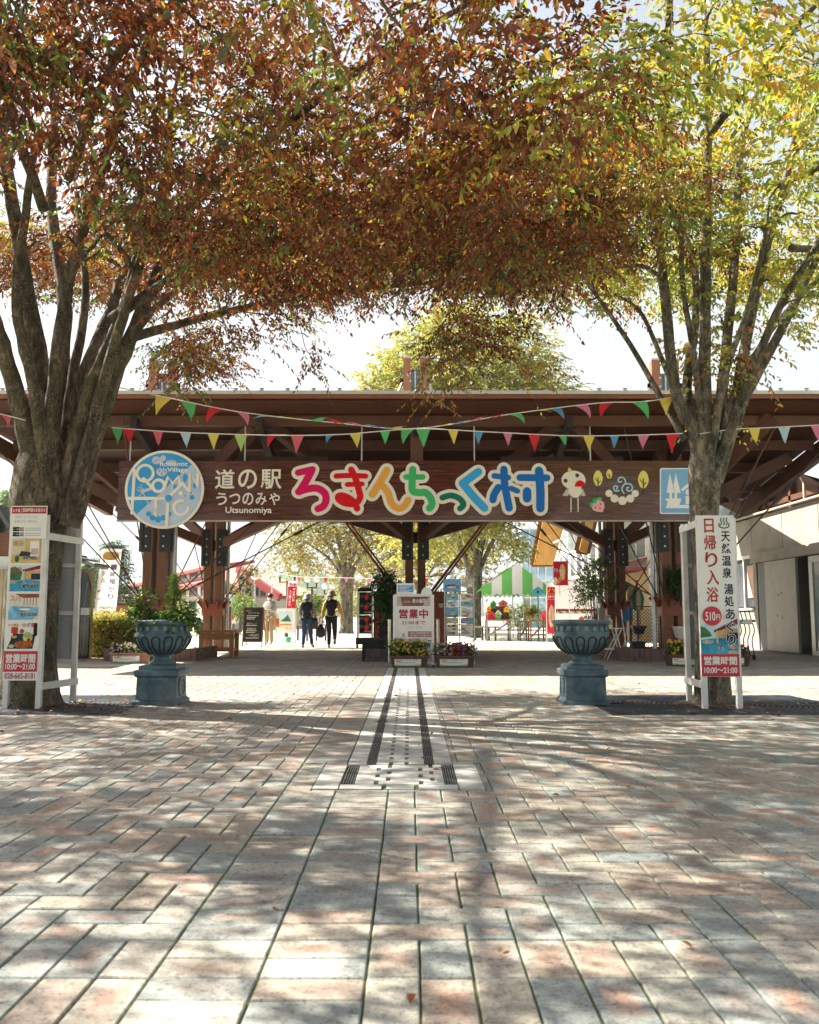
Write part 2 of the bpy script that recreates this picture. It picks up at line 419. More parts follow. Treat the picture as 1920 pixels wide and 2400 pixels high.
for j in range(-7, 0):
    for i in range(20):
        rects.append((X0 + i * S_, Y0 + j * .3, X0 + (i + 1) * S_, Y0 + (j + 1) * .3))
        rects.append((-.72 - (i + 1) * S_, Y0 + j * .3, -.72 - i * S_, Y0 + (j + 1) * .3))
for h in HOLES: rects = [p for r in rects for p in clip(r, h)]
rects = np.array([r for r in rects if r[2] - r[0] > .03 and r[3] - r[1] > .03])
n = len(rects); g = .0027; bv = .004
z = NR.normal(size=n) * .0010; tl = NR.normal(size=(n, 2)) * .0010
x0, y0, x1, y1 = rects.T; x0 = x0 + g + NR.uniform(0, .002, n); x1 = x1 - g - NR.uniform(0, .002, n); y0 = y0 + g; y1 = y1 - g
ring = lambda e, dz: np.stack([np.stack([x0 + e, y0 + e, z + dz - tl[:, 0] - tl[:, 1]], 1), np.stack([x1 - e, y0 + e, z + dz + tl[:, 0] - tl[:, 1]], 1),
                               np.stack([x1 - e, y1 - e, z + dz + tl[:, 0] + tl[:, 1]], 1), np.stack([x0 + e, y1 - e, z + dz - tl[:, 0] + tl[:, 1]], 1)], 1)
vs = np.concatenate([ring(bv, 0), ring(0, -.004), ring(0, -.03)], 1).reshape(-1, 3)
q = [[0, 1, 2, 3]] + [[4 + a, 4 + (a + 1) % 4, (a + 1) % 4, a] for a in range(4)] + [[8 + a, 8 + (a + 1) % 4, 4 + (a + 1) % 4, 4 + a] for a in range(4)]
F = (np.arange(n)[:, None, None] * 12 + np.array(q)[None]).reshape(-1, 4)
me = bpy.data.meshes.new('paving'); me.from_pydata(vs.tolist(), [], F.tolist())
cst = {0: (0, 0), 1: (1, 0), 2: (1, 1), 3: (0, 1)}
uv1 = np.array([[cst[i % 4] for i in f] for f in q], np.float32).reshape(-1, 2)
ul = me.uv_layers.new(name='UVMap'); ul.data.foreach_set('uv', np.tile(uv1, (n, 1)).ravel())
ca = me.attributes.new('Col', 'FLOAT_COLOR', 'FACE')
cc = np.ones((n, 9, 4), np.float32); cc[:, :, 0] = NR.uniform(0, 1, n)[:, None]
cc[:, :, 1] = np.clip(NR.normal(.6, .38, n), 0, 1)[:, None]; cc[:, :, 2] = NR.uniform(0, 1, n)[:, None]
ca.data.foreach_set('color', cc.ravel()); me.materials.append(PAV); me.update()
tag(obj_from(me, 'paving'), kind='structure')
b = MB(); jm = M('joint_soil', (.07, .10, .026), .95, .5, 9, .5)
b.face([(-17, -3, -.0085), (17, -3, -.0085), (17, YEND, -.0085), (-17, YEND, -.0085)], jm); b.build('paving_bed', kind='structure')
b = MB(); gm = M('pale_ground', (.52, .47, .38), .9, .2, 1.5, .2)
b.face([(-690, -50, -.06), (690, -50, -.06), (690, 950, -.06), (-690, 950, -.06)], gm); b.build('ground', kind='structure')
b = MB(); b.face([(-60, YEND, -.004), (60, YEND, -.004), (60, 75, -.004), (-60, 75, -.004)], M('plaza_concrete', (.56, .52, .44), .85, .14, 2.2, .2)); b.build('plaza', kind='structure')
b = MB(); b.box(-14, 17.9, -.03, -4.55, 29.9, .006, M('concrete_walk', (.55, .50, .41), .85, .12, 1.6, .15)); b.build('side_path', kind='structure')

# drain of pale stone slabs with slotted grates
stone = M('pale_stone', (.50, .49, .45), .7, .3, 5, .3, stain=(.30, .295, .26)); iron = M('grate_iron', (.16, .16, .155), .5, .3, 20, .2, .5); pit = M('drain_pit', (.02, .018, .014), .95, .4, 30, 0)
b = MB(); Xl = -.415; Wd = .705
def col_(x0, x1, ya, yb, step, slots=()):
    y = ya; k = 0
    while y < yb - .02:
        y2 = min(yb, y + step * (1 if k else 1)); xs = [x0, x1]
        if slots:
            s = slots[k % len(slots)]; xs = [x0] + [c for p in s for c in (p - .012, p + .012)] + [x1]
        for a in range(0, len(xs), 2): b.box(xs[a] + .002, y + .003, -.03, xs[a + 1] - .002, y2 - .003, .002 + R.uniform(-.001, .001), stone)
        y = y2; k += 1
def grate(x0, x1, ya, yb):
    b.box(x0, ya, -.03, x1, yb, -.005, pit)
    n_ = max(4, int((x1 - x0) / .017))
    for i in range(n_ + 1):
        x = x0 + .003 + (x1 - x0 - .006) * i / n_; b.box(x - .0028, ya + .004, -.0048, x + .0028, yb - .004, .002, iron)
    y = ya + .2
    while y < yb: b.box(x0, y, -.0047, x1, y + .012, -.001, iron); y += .42
for a, c in ((0, .125), (.58, .705)): col_(Xl + a, Xl + c, 6.29, 17.6, .31)
grate(Xl + .13, Xl + .185, 6.29, 17.6); grate(Xl + .52, Xl + .575, 6.29, 17.6)
c0 = Xl + .19
col_(c0, Xl + .515, 6.29, 17.6, .105, [(c0 + .10, c0 + .205), ()])
for a, c in ((-.565, -.415), (.29, .44)): col_(a, c, 5.42, 6.285, .215)
grate(-.40, -.335, 5.56, 6.27); grate(.215, .28, 5.56, 6.27)
col_(-.33, .21, 5.56, 6.27, .118, [(-.20, .07), (-.13, .14)])
col_(-.41, .285, 5.42, 5.555, .14, [(-.15, .04)])
b.build('drain_channel', label='white stone drain channel with two slotted iron grates down the middle of the paving', cat='drain')

def tree_grate(q, lab, cx, cy):
    r = T('tree_grate', lab, 'tree grate', (cx, cy, 0), 'iron grates round the two front trees'); b = MB()
    x0, y0, x1, y1 = q; im = M('grate_dark', (.035, .045, .055), .55, .35, 14, .4, .3); b.box(x0 + .005, y0 + .005, -.03, x1 - .005, y1 - .005, -.005, pit)
    for rr in [.42 + .055 * i for i in range(26)]:
        for k in range(4):
            a0, a1 = k * 90 + 4, k * 90 + 86; pts = []
            for s in range(15):
                a = rad(a0 + (a1 - a0) * s / 14); x, y = cx + rr * math.cos(a), cy + rr * math.sin(a)
                if x0 + .03 < x < x1 - .03 and y0 + .03 < y < y1 - .03: pts.append((x, y))
                else:
                    if len(pts) > 1: seg(b, pts, im)
                    pts = []
            if len(pts) > 1: seg(b, pts, im)
    for a in range(0, 360, 45):
        d = V((math.cos(rad(a)), math.sin(rad(a)), 0)); L = 1.0 if a % 90 == 0 else 1.35
        b.bar(V((cx, cy, -.004)) + d * .4, V((cx, cy, -.004)) + d * L, .09, .011, im)
    for x, y, xx, yy in ((x0, y0, x1, y0 + .05), (x0, y1 - .05, x1, y1), (x0, y0 + .05, x0 + .05, y1 - .05), (x1 - .05, y0 + .05, x1, y1 - .05)): b.box(x, y, -.02, xx, yy, .003, im)
    b.build('grille', r)
    s = MB(); s.lathe([(.44, -.007), (.40, .012), (.2, .03), (.01, .035)], (cx, cy, 0), M('root_soil', (.07, .05, .03), .95, .6, 25, .8)); s.build('soil', r)
def seg(b, pts, m):
    rows = []
    for i, (x, y) in enumerate(pts):
        a = pts[max(i - 1, 0)]; c = pts[min(i + 1, len(pts) - 1)]; d = V((c[0] - a[0], c[1] - a[1], 0)).normalized(); nn = V((-d.y, d.x, 0)) * .016
        p = V((x, y, 0)); rows.append([p - nn + V((0, 0, -.004)), p - nn + V((0, 0, .003)), p + nn + V((0, 0, .003)), p + nn + V((0, 0, -.004))])
    b.grid(rows, m, closed=False, smooth=False)
TLx, TLy = -4.26, 10.36; TRx, TRy = 3.43, 10.5
tree_grate(GB, 'dark iron tree grate strewn with dead leaves round the mossy left trunk', TLx, TLy)
tree_grate(GA, 'dark slotted iron tree grate round the slimmer grey trunk by the day bath sign', TRx, TRy)

# ------------------------------------------------------------------ trees
def limb_pts(px, d):  # pixels + distance list
    return [at(x, y, D) for (x, y), D in zip(px, d)]
def smooth_path(P, k=5):
    Q = []
    for i in range(len(P) - 1):
        a, b_, c, d = P[max(i - 1, 0)], P[i], P[i + 1], P[min(i + 2, len(P) - 1)]
        for j in range(k):
            u = j / k; Q.append(.5 * ((2 * b_) + (c - a) * u + (2 * a - 5 * b_ + 4 * c - d) * u * u + (3 * b_ - a - 3 * c + d) * u ** 3))
    Q.append(P[-1]); return Q
def add_limb(b, P, r0, r1, m, nodes, n=10, k=6):
    Q = smooth_path([V(p) for p in P], k); L = len(Q)
    rs = [r0 + (r1 - r0) * (i / (L - 1)) ** .85 for i in range(L)]
    Q = [q_ + V((R.uniform(-1, 1), R.uniform(-1, 1), 0)) * rs[i] * .12 for i, q_ in enumerate(Q)]
    b.tube(Q, rs, m, n, wob=.05)
    for i in range(int(L * .3), L): nodes.append((Q[i], rs[i]))
def grow(b, C, nodes, m, r_max=.045, reach=None):
    NP = np.array([tuple(p) for p, r in nodes]); NRr = np.array([r for p, r in nodes])
    d0 = np.array([np.min(np.sum((NP - c) ** 2, 1)) for c in C]); out = np.zeros((len(C), 3))
    for ii in np.argsort(d0):
        c = C[ii]; dv = c - NP; dist = np.sqrt(np.sum(dv ** 2, 1)) + np.maximum(0, -dv[:, 2]) * .8 + (NRr < .012) * .25
        j = int(np.argmin(dist)); p = NP[j]; L = np.linalg.norm(c - p); out[ii] = (c - p) / (L + 1e-6)
        r = min(NRr[j] * .75, r_max * min(1, .35 + L * .3)); r = max(r, .006)
        mid = (p + c) / 2 + NR.normal(size=3) * L * .1 + np.array([0, 0, L * .1]); mid2 = p * .2 + c * .8 + NR.normal(size=3) * L * .05
        ks = 3 if L < 1.2 else 6
        Q = smooth_path([V(p), V(mid), V(mid2), V(c)], 2 if ks == 3 else 3); k = len(Q)
        rs = [r + (max(.004, r * .35) - r) * i / (k - 1) for i in range(k)]
        b.tube(Q, rs, m, 5, cap=False)
        NP = np.vstack([NP, np.array([tuple(x) for x in Q[1:]])]); NRr = np.concatenate([NRr, rs[1:]])
    return out
RUST = [(.17, .048, .019), (.23, .07, .025), (.10, .028, .013), (.31, .11, .034), (.29, .14, .045), (.33, .145, .08)]
YELL = [(.44, .35, .05), (.38, .33, .055), (.45, .29, .045), (.32, .31, .055)]
GREEN = [(.10, .15, .03), (.17, .21, .042), (.06, .105, .035), (.22, .25, .05)]
barkL = BARK('bark_mossy', (.125, .10, .072), .75); barkR = BARK('bark_grey', (.15, .135, .105), .5)
tree = T('zelkova_tree', 'rust red leaved tree with thick mossy many stemmed trunk behind the price board', 'tree', (TLx, TLy, 0), 'two autumn trees before the gate')
b = MB(); nodes = []
b.tube([(TLx, TLy, -.05), (TLx, TLy, .12), (TLx - .01, TLy, .5), (TLx, TLy, 1.2), (TLx + .02, TLy, 1.8), (TLx + .04, TLy, 2.3), (TLx + .05, TLy, 2.7), (TLx + .05, TLy, 3.1)],
       [.42, .335, .30, .28, .285, .32, .30, .16], barkL, 22, wob=.07)
LL = [([(100, 1230), (60, 1010), (12, 830), (-30, 690), (-60, 560)], [10.35, 10.25, 10.1, 9.9, 9.6], .17, .07),
      ([(105, 1200), (105, 940), (72, 740), (22, 430), (-20, 200)], [10.4, 10.35, 10.3, 10.1, 9.8], .19, .07),
      ([(120, 1210), (128, 900), (160, 670), (215, 470), (265, 330)], [10.25, 10.05, 9.8, 9.4, 9.0], .13, .05),
      ([(135, 1200), (140, 900), (150, 700), (120, 480), (130, 250)], [10.6, 10.8, 11.0, 11.3, 11.6], .17, .07),
      ([(150, 1190), (190, 905), (255, 740), (310, 600), (420, 480)], [10.6, 10.8, 11.1, 11.5, 12.0], .14, .05),
      ([(140, 1215), (205, 930), (285, 740), (335, 520), (318, 400)], [10.3, 10.1, 9.9, 9.5, 9.1], .12, .045),
      ([(165, 1230), (235, 980), (290, 830), (370, 640), (445, 480), (520, 330)], [10.35, 10.2, 10.05, 9.8, 9.3, 8.8], .155, .05),
      ([(155, 1230), (215, 1010), (262, 830), (345, 560), (390, 420), (400, 250)], [10.2, 10.0, 9.85, 9.5, 9.2, 8.9], .105, .045),
      ([(120, 1180), (85, 930), (40, 720), (60, 500), (90, 300)], [10.2, 9.95, 9.7, 9.4, 9.0], .11, .045), ([(140, 1150), (168, 900), (200, 700), (180, 450)], [10.5, 10.6, 10.7, 10.8], .10, .045), ([(170, 1180), (225, 960), (330, 760), (470, 640), (600, 560)], [10.4, 10.5, 10.7, 11.0, 11.3], .10, .035)]
for px, dd, r0, r1 in LL: add_limb(b, limb_pts(px, dd), r0 * .8, r1 * .72, barkL, nodes, 14)
for P, r0 in (([(-3.35, 9.95, 4.3), (-2.4, 9.6, 4.75), (-1.2, 9.2, 5.0), (.2, 8.8, 5.3)], .07), ([(-3.0, 9.7, 4.9), (-1.8, 8.8, 5.5), (-.4, 8.0, 6.1), (.7, 7.4, 6.4)], .06),
              ([(-3.3, 10.6, 4.3), (-2.2, 11.1, 4.8), (-.8, 11.5, 5.2), (1.0, 11.6, 5.4)], .065), ([(-3.9, 9.3, 5.3), (-3.6, 7.6, 5.7), (-2.9, 6.0, 5.6), (-2.2, 4.9, 5.2)], .06),
              ([(-4.6, 9.6, 5.6), (-5.2, 7.8, 6.1), (-5.2, 6.0, 5.9), (-4.8, 4.6, 5.5)], .06), ([(-3.6, 9.2, 5.6), (-2.4, 7.3, 5.9), (-.9, 5.9, 5.6), (.2, 5.0, 5.3)], .055),
              ([(-3.3, 9.5, 6.2), (-2.6, 9.0, 7.4), (-1.7, 8.4, 8.4)], .06), ([(-4.8, 10.2, 6.8), (-5.4, 10.2, 8.0), (-6.0, 9.9, 8.8)], .07), ([(-5.2, 10.0, 5.2), (-6.8, 9.8, 5.9), (-8.3, 9.2, 6.0)], .07),
              ([(-4.3, 11.2, 5.4), (-4.4, 12.6, 6.1), (-4.2, 13.8, 6.2)], .06)):
    add_limb(b, P, r0, .022, barkL, nodes, 8)
def crown_pts(n, cx, cy_, rx, ry, zb, zt, pw=1.5, acc=None):
    out = []
    while len(out) < n:
        x = R.uniform(cx - rx, cx + rx); y = R.uniform(cy_ - ry, cy_ + ry)
        r = math.hypot((x - cx) / rx, (y - cy_) / ry)
        if r > 1: continue
        lo = zb(x, y, r); hi = zt(x, y, r)
        if hi < lo + .1: hi = lo + .1
        zz = lo + (hi - lo) * R.random() ** pw + R.gauss(0, .12)
        if acc and not acc(x, y, zz, r): continue
        for _ in range(R.randint(7, 12)):
            g_ = (x + R.gauss(0, .52), y + R.gauss(0, .52), zz + R.gauss(0, .11))
            if g_[2] > zb(g_[0], g_[1], r) - .1: out.append(g_)
    return np.array(out[:n])
def zbL(x, y, r):
    s = 1.42 + .337 * max(y, 8.3) + 2.1 * max(0, 1 - r / .5) ** 1.6 + .16 * math.sin(x * 1.9 + y) + .14 * math.sin(y * 2.3 - x)
    return s + .5 * max(0, r - .8) * 3
C = crown_pts(1390, -4.1, 9.0, 6.3, 6.1, zbL, lambda x, y, r: 4.9 + 3.4 * math.sqrt(max(0, 1 - r * r)), 2.1, lambda x, y, z, r: (y > 7.0 or R.random() < .75) and not (x > .3 and y < 7.6) and (math.sin(1.75 * x + .7 * y + .4) * math.sin(1.35 * y - .55 * x) < .30 or (x > -1.5 and y > 7.0)))
ex = np.array([(R.gauss(-3.2, .38), R.gauss(13.0, .5), R.gauss(4.75, .25)) for _ in range(26)] + [(R.gauss(.75, .4), R.gauss(11.2, .4), R.gauss(4.5, .15)) for _ in range(16)] + [(R.gauss(-1.6, .5), R.gauss(10.3, .5), R.gauss(4.5, .13)) for _ in range(14)])
C = np.vstack([C, ex])
ow = grow(b, C, nodes, barkL)
b.build('trunk', tree)
cl = NR.choice(3, len(C), p=[.86, .06, .08])
def cpal(pal, w_, ci, own=.3):
    pick = NR.choice(len(pal), ci.max() + 1, p=np.array(w_) / sum(w_))[ci]; lone = NR.choice(len(pal), len(ci), p=np.array(w_) / sum(w_))
    return np.array(pal)[np.where(NR.random(len(ci)) < own, lone, pick)]
def colL(ci, P):
    n = len(ci); k = cl[ci].copy(); j = NR.random(n); k = np.where(j < .06, 1, np.where(j < .11, 2, k))
    edge = (P[:, 2] < 4.15) & (NR.random(n) < .35); k = np.where(edge, 2, k)
    a = cpal(RUST, [5, 5, 4, 3, 2, 2.5], ci); y = cpal(YELL, [3, 3, 2, 3], ci); g_ = cpal(GREEN, [3, 3, 2, 3], ci)
    c = np.where((k == 0)[:, None], a, np.where((k == 1)[:, None], y * .8, g_)); return c * NR.uniform(.6, 1.15, (n, 1))
L_ = sprays(C, 13, 13, .48, .063, colL, outward=ow, droop=.8, flat=.22)
big = 1 + .22 * np.clip((7.4 - L_[0][:, 1]) / 1.5, 0, 1); L_ = L_[:3] + (L_[3] * big, L_[4] * big, L_[5])
crown = leaf_mesh('crown', *L_, parent=tree)
P, D, N = [], [], []
for a, z in ((-20, .95), (-35, 1.25), (-10, 1.5), (-50, 1.62), (-30, 1.8), (-15, 2.0), (-60, 2.25), (-40, 2.4), (-80, 1.4), (-25, .6)):
    d = np.array((math.cos(rad(a)), math.sin(rad(a)), 0)); rr_ = .27 if z < 1.7 else .31
    for k in range(9):
        P.append(np.array((TLx, TLy, z)) + d * rr_ + NR.normal(size=3) * .03); D.append(d * .6 + np.array((R.uniform(-.5, .5), R.uniform(-.4, .2), R.uniform(-.9, .3)))); N.append(d + NR.normal(size=3) * .3)
P, D, N = map(np.array, (P, D, N)); L = NR.uniform(.05, .11, len(P))
tag(leaf_mesh('fern_tuft', P, D, N, L, L * .16, palette([(.10, .22, .04), (.16, .30, .06)], [1, 1], len(P)), parent=tree), kind='stuff')

tree2 = T('zelkova_tree', 'yellow green leaved tree with slimmer grey trunk behind the day bath sign', 'tree', (TRx, TRy, 0), 'two autumn trees before the gate')
b = MB(); nodes = []
b.tube([(TRx, TRy, -.05), (TRx, TRy, .1), (TRx, TRy, .5), (TRx, TRy, 1.4), (TRx - .02, TRy, 2.1), (TRx, TRy, 2.7), (TRx + .02, TRy, 3.05)],
       [.27, .205, .18, .165, .16, .185, .14], barkR, 18, wob=.06)
LR = [([(1650, 1130), (1625, 1010), (1583, 912), (1550, 612), (1539, 473), (1516, 306)], [10.5, 10.4, 10.3, 10.0, 9.8, 9.5], .105, .05),
      ([(1655, 1120), (1652, 960), (1655, 612), (1658, 334), (1655, 60)], [10.45, 10.35, 10.1, 9.8, 9.4], .11, .05),
      ([(1665, 1110), (1689, 946), (1722, 612), (1739, 334), (1800, 150)], [10.55, 10.6, 10.8, 11.0, 11.2], .10, .045),
      ([(1670, 1120), (1717, 960), (1789, 612), (1850, 390), (1880, 200)], [10.45, 10.4, 10.3, 10.2, 10.0], .10, .045),
      ([(1680, 1130), (1739, 946), (1828, 779), (1920, 595), (2010, 420)], [10.5, 10.5, 10.6, 10.8, 11.0], .10, .045),
      ([(1680, 1090), (1745, 920), (1820, 735), (1925, 560), (2050, 380)], [10.4, 10.2, 9.9, 9.5, 9.0], .075, .04),
      ([(1605, 1030), (1564, 960), (1477, 807), (1388, 679), (1330, 620)], [10.45, 10.5, 10.8, 11.2, 11.5], .055, .025),
      ([(1640, 1060), (1610, 912), (1630, 760), (1625, 612), (1570, 473), (1500, 330)], [10.6, 10.8, 11.0, 11.3, 11.6, 12.0], .085, .04),
      ([(1600, 960), (1555, 850), (1500, 730), (1440, 690)], [10.5, 10.6, 10.8, 11.0], .05, .022),
      ([(1668, 1060), (1700, 880), (1760, 700), (1800, 520)], [10.3, 10.1, 9.8, 9.5], .06, .03), ([(1650, 1040), (1630, 850), (1600, 660), (1600, 430)], [10.4, 10.2, 9.9, 9.6], .06, .03), ([(1690, 1000), (1770, 830), (1880, 690), (2000, 600)], [10.6, 10.9, 11.2, 11.5], .055, .028)]
for px, dd, r0, r1 in LR: add_limb(b, limb_pts(px, dd), r0 * .82, r1 * .7, barkR, nodes, 12)
for P, r0 in (([(2.75, 10.0, 5.6), (1.8, 9.4, 6.0), (.9, 8.7, 6.2)], .05), ([(2.9, 9.8, 6.3), (2.5, 8.2, 6.8), (2.2, 6.8, 6.6)], .05), ([(3.4, 9.7, 6.4), (3.9, 8.0, 6.8), (4.0, 6.4, 6.4)], .05),
              ([(4.2, 10.3, 6.0), (5.6, 9.6, 6.3), (6.8, 8.8, 6.3)], .05), ([(3.6, 10.9, 6.4), (3.9, 12.6, 6.9), (4.0, 13.8, 6.9)], .05), ([(2.6, 11.4, 5.8), (1.6, 12.2, 6.0), (.6, 12.6, 6.0)], .05), ([(4.6, 10.6, 5.4), (6.0, 11.2, 5.6), (7.4, 11.6, 5.6)], .05)):
    add_limb(b, P, r0, .02, barkR, nodes, 8)
def zbR(x, y, r): return 1.45 + .332 * max(y, 8.5) + 1.1 * max(0, 1 - r / .45) ** 1.5 + .18 * math.sin(x * 2.1 + y * .8) + .16 * math.sin(y * 2.6 - x)
C = crown_pts(850, 3.7, 10.2, 5.3, 5.2, zbR, lambda x, y, r: 4.8 + 3.8 * math.sqrt(max(0, 1 - r * r)), 1.4)
sp = [];
for p, r in nodes[::3]:
    if 3.7 < p.z < 6 and R.random() < .55: sp.append(tuple(p + V((R.gauss(0, .22), R.gauss(-.1, .22), R.gauss(0, .15)))))
C = np.vstack([C, np.array(sp)])
ow = grow(b, C, nodes, barkR)
b.build('trunk', tree2)
prob = np.clip(.85 - .36 * (C[:, 0] - .9) + .06 * (C[:, 1] - 10), .06, .8)
cl = np.where(NR.random(len(C)) < prob, 0, NR.choice([1, 2], len(C), p=[.5, .5]))
def colR(ci, P):
    n = len(ci); k = cl[ci].copy(); j = NR.random(n); k = np.where(j < .08, 2, np.where(j < .18, 1, k))
    a = cpal(RUST, [5, 5, 3, 3, 2, 3], ci); y = cpal(YELL, [3, 3, 1.5, 3], ci); g_ = cpal(GREEN, [2, 3, 1, 3], ci) * 1.25
    c = np.where((k == 0)[:, None], a, np.where((k == 1)[:, None], y * 1.1, g_ * 1.15)); return c * NR.uniform(.8, 1.2, (n, 1))
crown2 = leaf_mesh('crown', *sprays(C, 11, 12, .5, .074, colR, outward=ow, droop=.75, flat=.25, wr=.46), parent=tree2)

# dead leaves on the ground
n = 420; P = []
while len(P) < n:
    k = R.random()
    if k < .48: x, y = R.gauss(-3.7, .6), R.gauss(10.1, .45)
    elif k < .78: x, y = R.gauss(3.5, .75), R.gauss(10.05, .5)
    elif k < .88: x, y = R.choice([-.25, .13]) + R.gauss(0, .05), R.uniform(6, 15)
    else: y = 2.2 + 14 * R.random() ** 1.0; x = R.uniform(-.5, .5) * y
    P.append((x, y, .008 + R.random() * .012))
P = np.array(P); D = NR.normal(size=(n, 3)); D[:, 2] *= .2; N = NR.normal(size=(n, 3)) * .5; N[:, 2] += 1
Lf = NR.uniform(.032, .062, n)
tag(leaf_mesh('fallen_leaves', P, D, N, Lf, Lf * .5, palette(RUST + [(.42, .28, .12)], [3, 3, 1, 3, 3, 2, 4], n) * NR.uniform(.6, 1.2, (n, 1))), kind='stuff')
# ------------------------------------------------------------------ pavilion
wood = WOOD('stained_timber', (.105, .036, .014), .6); wood_d = WOOD('dark_timber', (.035, .016, .01), .65)
ply = WOOD('soffit_panel', (.10, .032, .014), .65, .6, (.6, 7, 1)); redpaint = M('red_lead_paint', (.22, .05, .024), .5, .25, 9, .1)
steel_d = M('dark_steel_plate', (.022, .028, .030), .45, .4, 12, .1, .4); galv = M('galvanised', (.50, .51, .50), .4, .2, 10, .1, .7)
roofm = M('roof_sheet', (.50, .52, .50), .5, .15, 4, .1, .3); rodm = M('rust_rod', (.13, .04, .025), .5, .3, 12, 0); darkrod = M('dark_rod', (.03, .028, .03), .5, .3, 12, 0)
YF, YV, YB = 17.9, 23.3, 28.7
def zr(y): return 5.27 - .24 * (y - YF) if y <= YV else 5.27 - .24 * (YV - YF) + .24 * (y - YV)
pav = T('gate_pavilion', 'dark timber gate pavilion with wide butterfly roof spanning the entrance', 'pavilion', (.15, YV, 0))
b = MB()
rows = [(-9.4, 9.2, YF), (-7.7, 8.6, YV), (-9.4, 9.2, YB)]
for (a0, a1, ya), (c0_, c1, yb) in zip(rows[:-1], rows[1:]):
    NXp = 12
    for i in range(NXp):
        f0, f1 = i / NXp, (i + 1) / NXp
        for j in range(3):
            g0, g1 = j / 3, (j + 1) / 3; P = []
            for f, g_ in ((f0, g0), (f1, g0), (f1, g1), (f0, g1)):
                l = a0 + (c0_ - a0) * g_; r_ = a1 + (c1 - a1) * g_; y = ya + (yb - ya) * g_; x = l + (r_ - l) * f
                P.append((x, y, zr(y)))
            cx_ = sum(p[0] for p in P) / 4; cy_ = sum(p[1] for p in P) / 4
            P2 = [(cx_ + (p[0] - cx_) * .994, cy_ + (p[1] - cy_) * .994, p[2]) for p in P]
            o = R.random() * 9
            b.face(P2[::-1], ply, [(o, o), (o, o + 1.5), (o + 1.8, o + 1.5), (o + 1.8, o)])
    P = [(a0, ya, zr(ya) + .012), (a1, ya, zr(ya) + .012), (c1, yb, zr(yb) + .012), (c0_, yb, zr(yb) + .012)]
    b.face(P, steel_d); Q = [(p[0], p[1], p[2] + .10) for p in P]; b.face(Q, roofm)
    for i in (1, 3): b.face([P[i], P[(i + 1) % 4], Q[(i + 1) % 4], Q[i]], wood)
b.build('roof', pav)
for yy in (YF, YB):
    b = MB(); s = -1 if yy == YF else 1
    b.box(-9.4, yy - .04, 5.295, 9.2, yy, 5.38, WOOD('fascia_board', (.23, .075, .032), .6, .6, (.4, 20, 1)))
    b.box(-9.45, yy - .07, 5.382, 9.25, yy + .05, 5.45, M('eave_metal', (.55, .53, .47), .45, .08, 3, 0, .2)); b.build('fascia', pav)
for i in range(36):
    b = MB(); x = -9.2 + .52 * i; b.box(x - .05, YF - .02, 5.452, x + .05, YF + .06, 5.468, steel_d); b.box(x - .025, YF, 5.468, x + .025, YF + .05, 5.50, galv); b.box(x - .04, YF - .005, 5.50, x + .04, YF + .03, 5.515, steel_d); b.build('snow_guard', pav)
def Xe(y):
    g_ = abs(y - YV) / (YV - YF); return -7.7 - 1.7 * g_, 8.6 + .6 * g_
for y in (18.55, 19.74, 20.98, 22.2, 24.4, 25.6, 26.9, 28.1):
    b = MB(); l, r_ = Xe(y); b.box(l + .15, y - .07, zr(y) - .24, r_ - .15, y + .07, zr(y) - .03, wood); b.build('purlin', pav)
for sgn in (0, 1):
    for ya, yb in ((YF - .02, YV), (YV, YB)):
        b = MB(); b.bar((Xe(ya)[sgn] if ya > YF else Xe(YF)[sgn], ya, zr(max(ya, YF)) - .26), (Xe(yb)[sgn], yb, zr(yb) - .26), .16, .36, wood); b.build('edge_rafter', pav)
for x, ya in ((-3.05, YF + .3), (3.25, YF + .3), (.15, YF + .3), (-5.6, YF + .3), (5.8, YF + .3)):
    b = MB(); b.bar((x, ya, zr(ya) - .30), (x, YV, zr(YV) - .30), .13, .26, wood_d); b.build('rafter', pav)
cols = [(-5.6, 20.3, 6.75), (5.8, 20.3, 6.75), (.15, 23.3, 7.66), (-5.62, 26.4, 6.4), (5.92, 26.4, 6.4)]
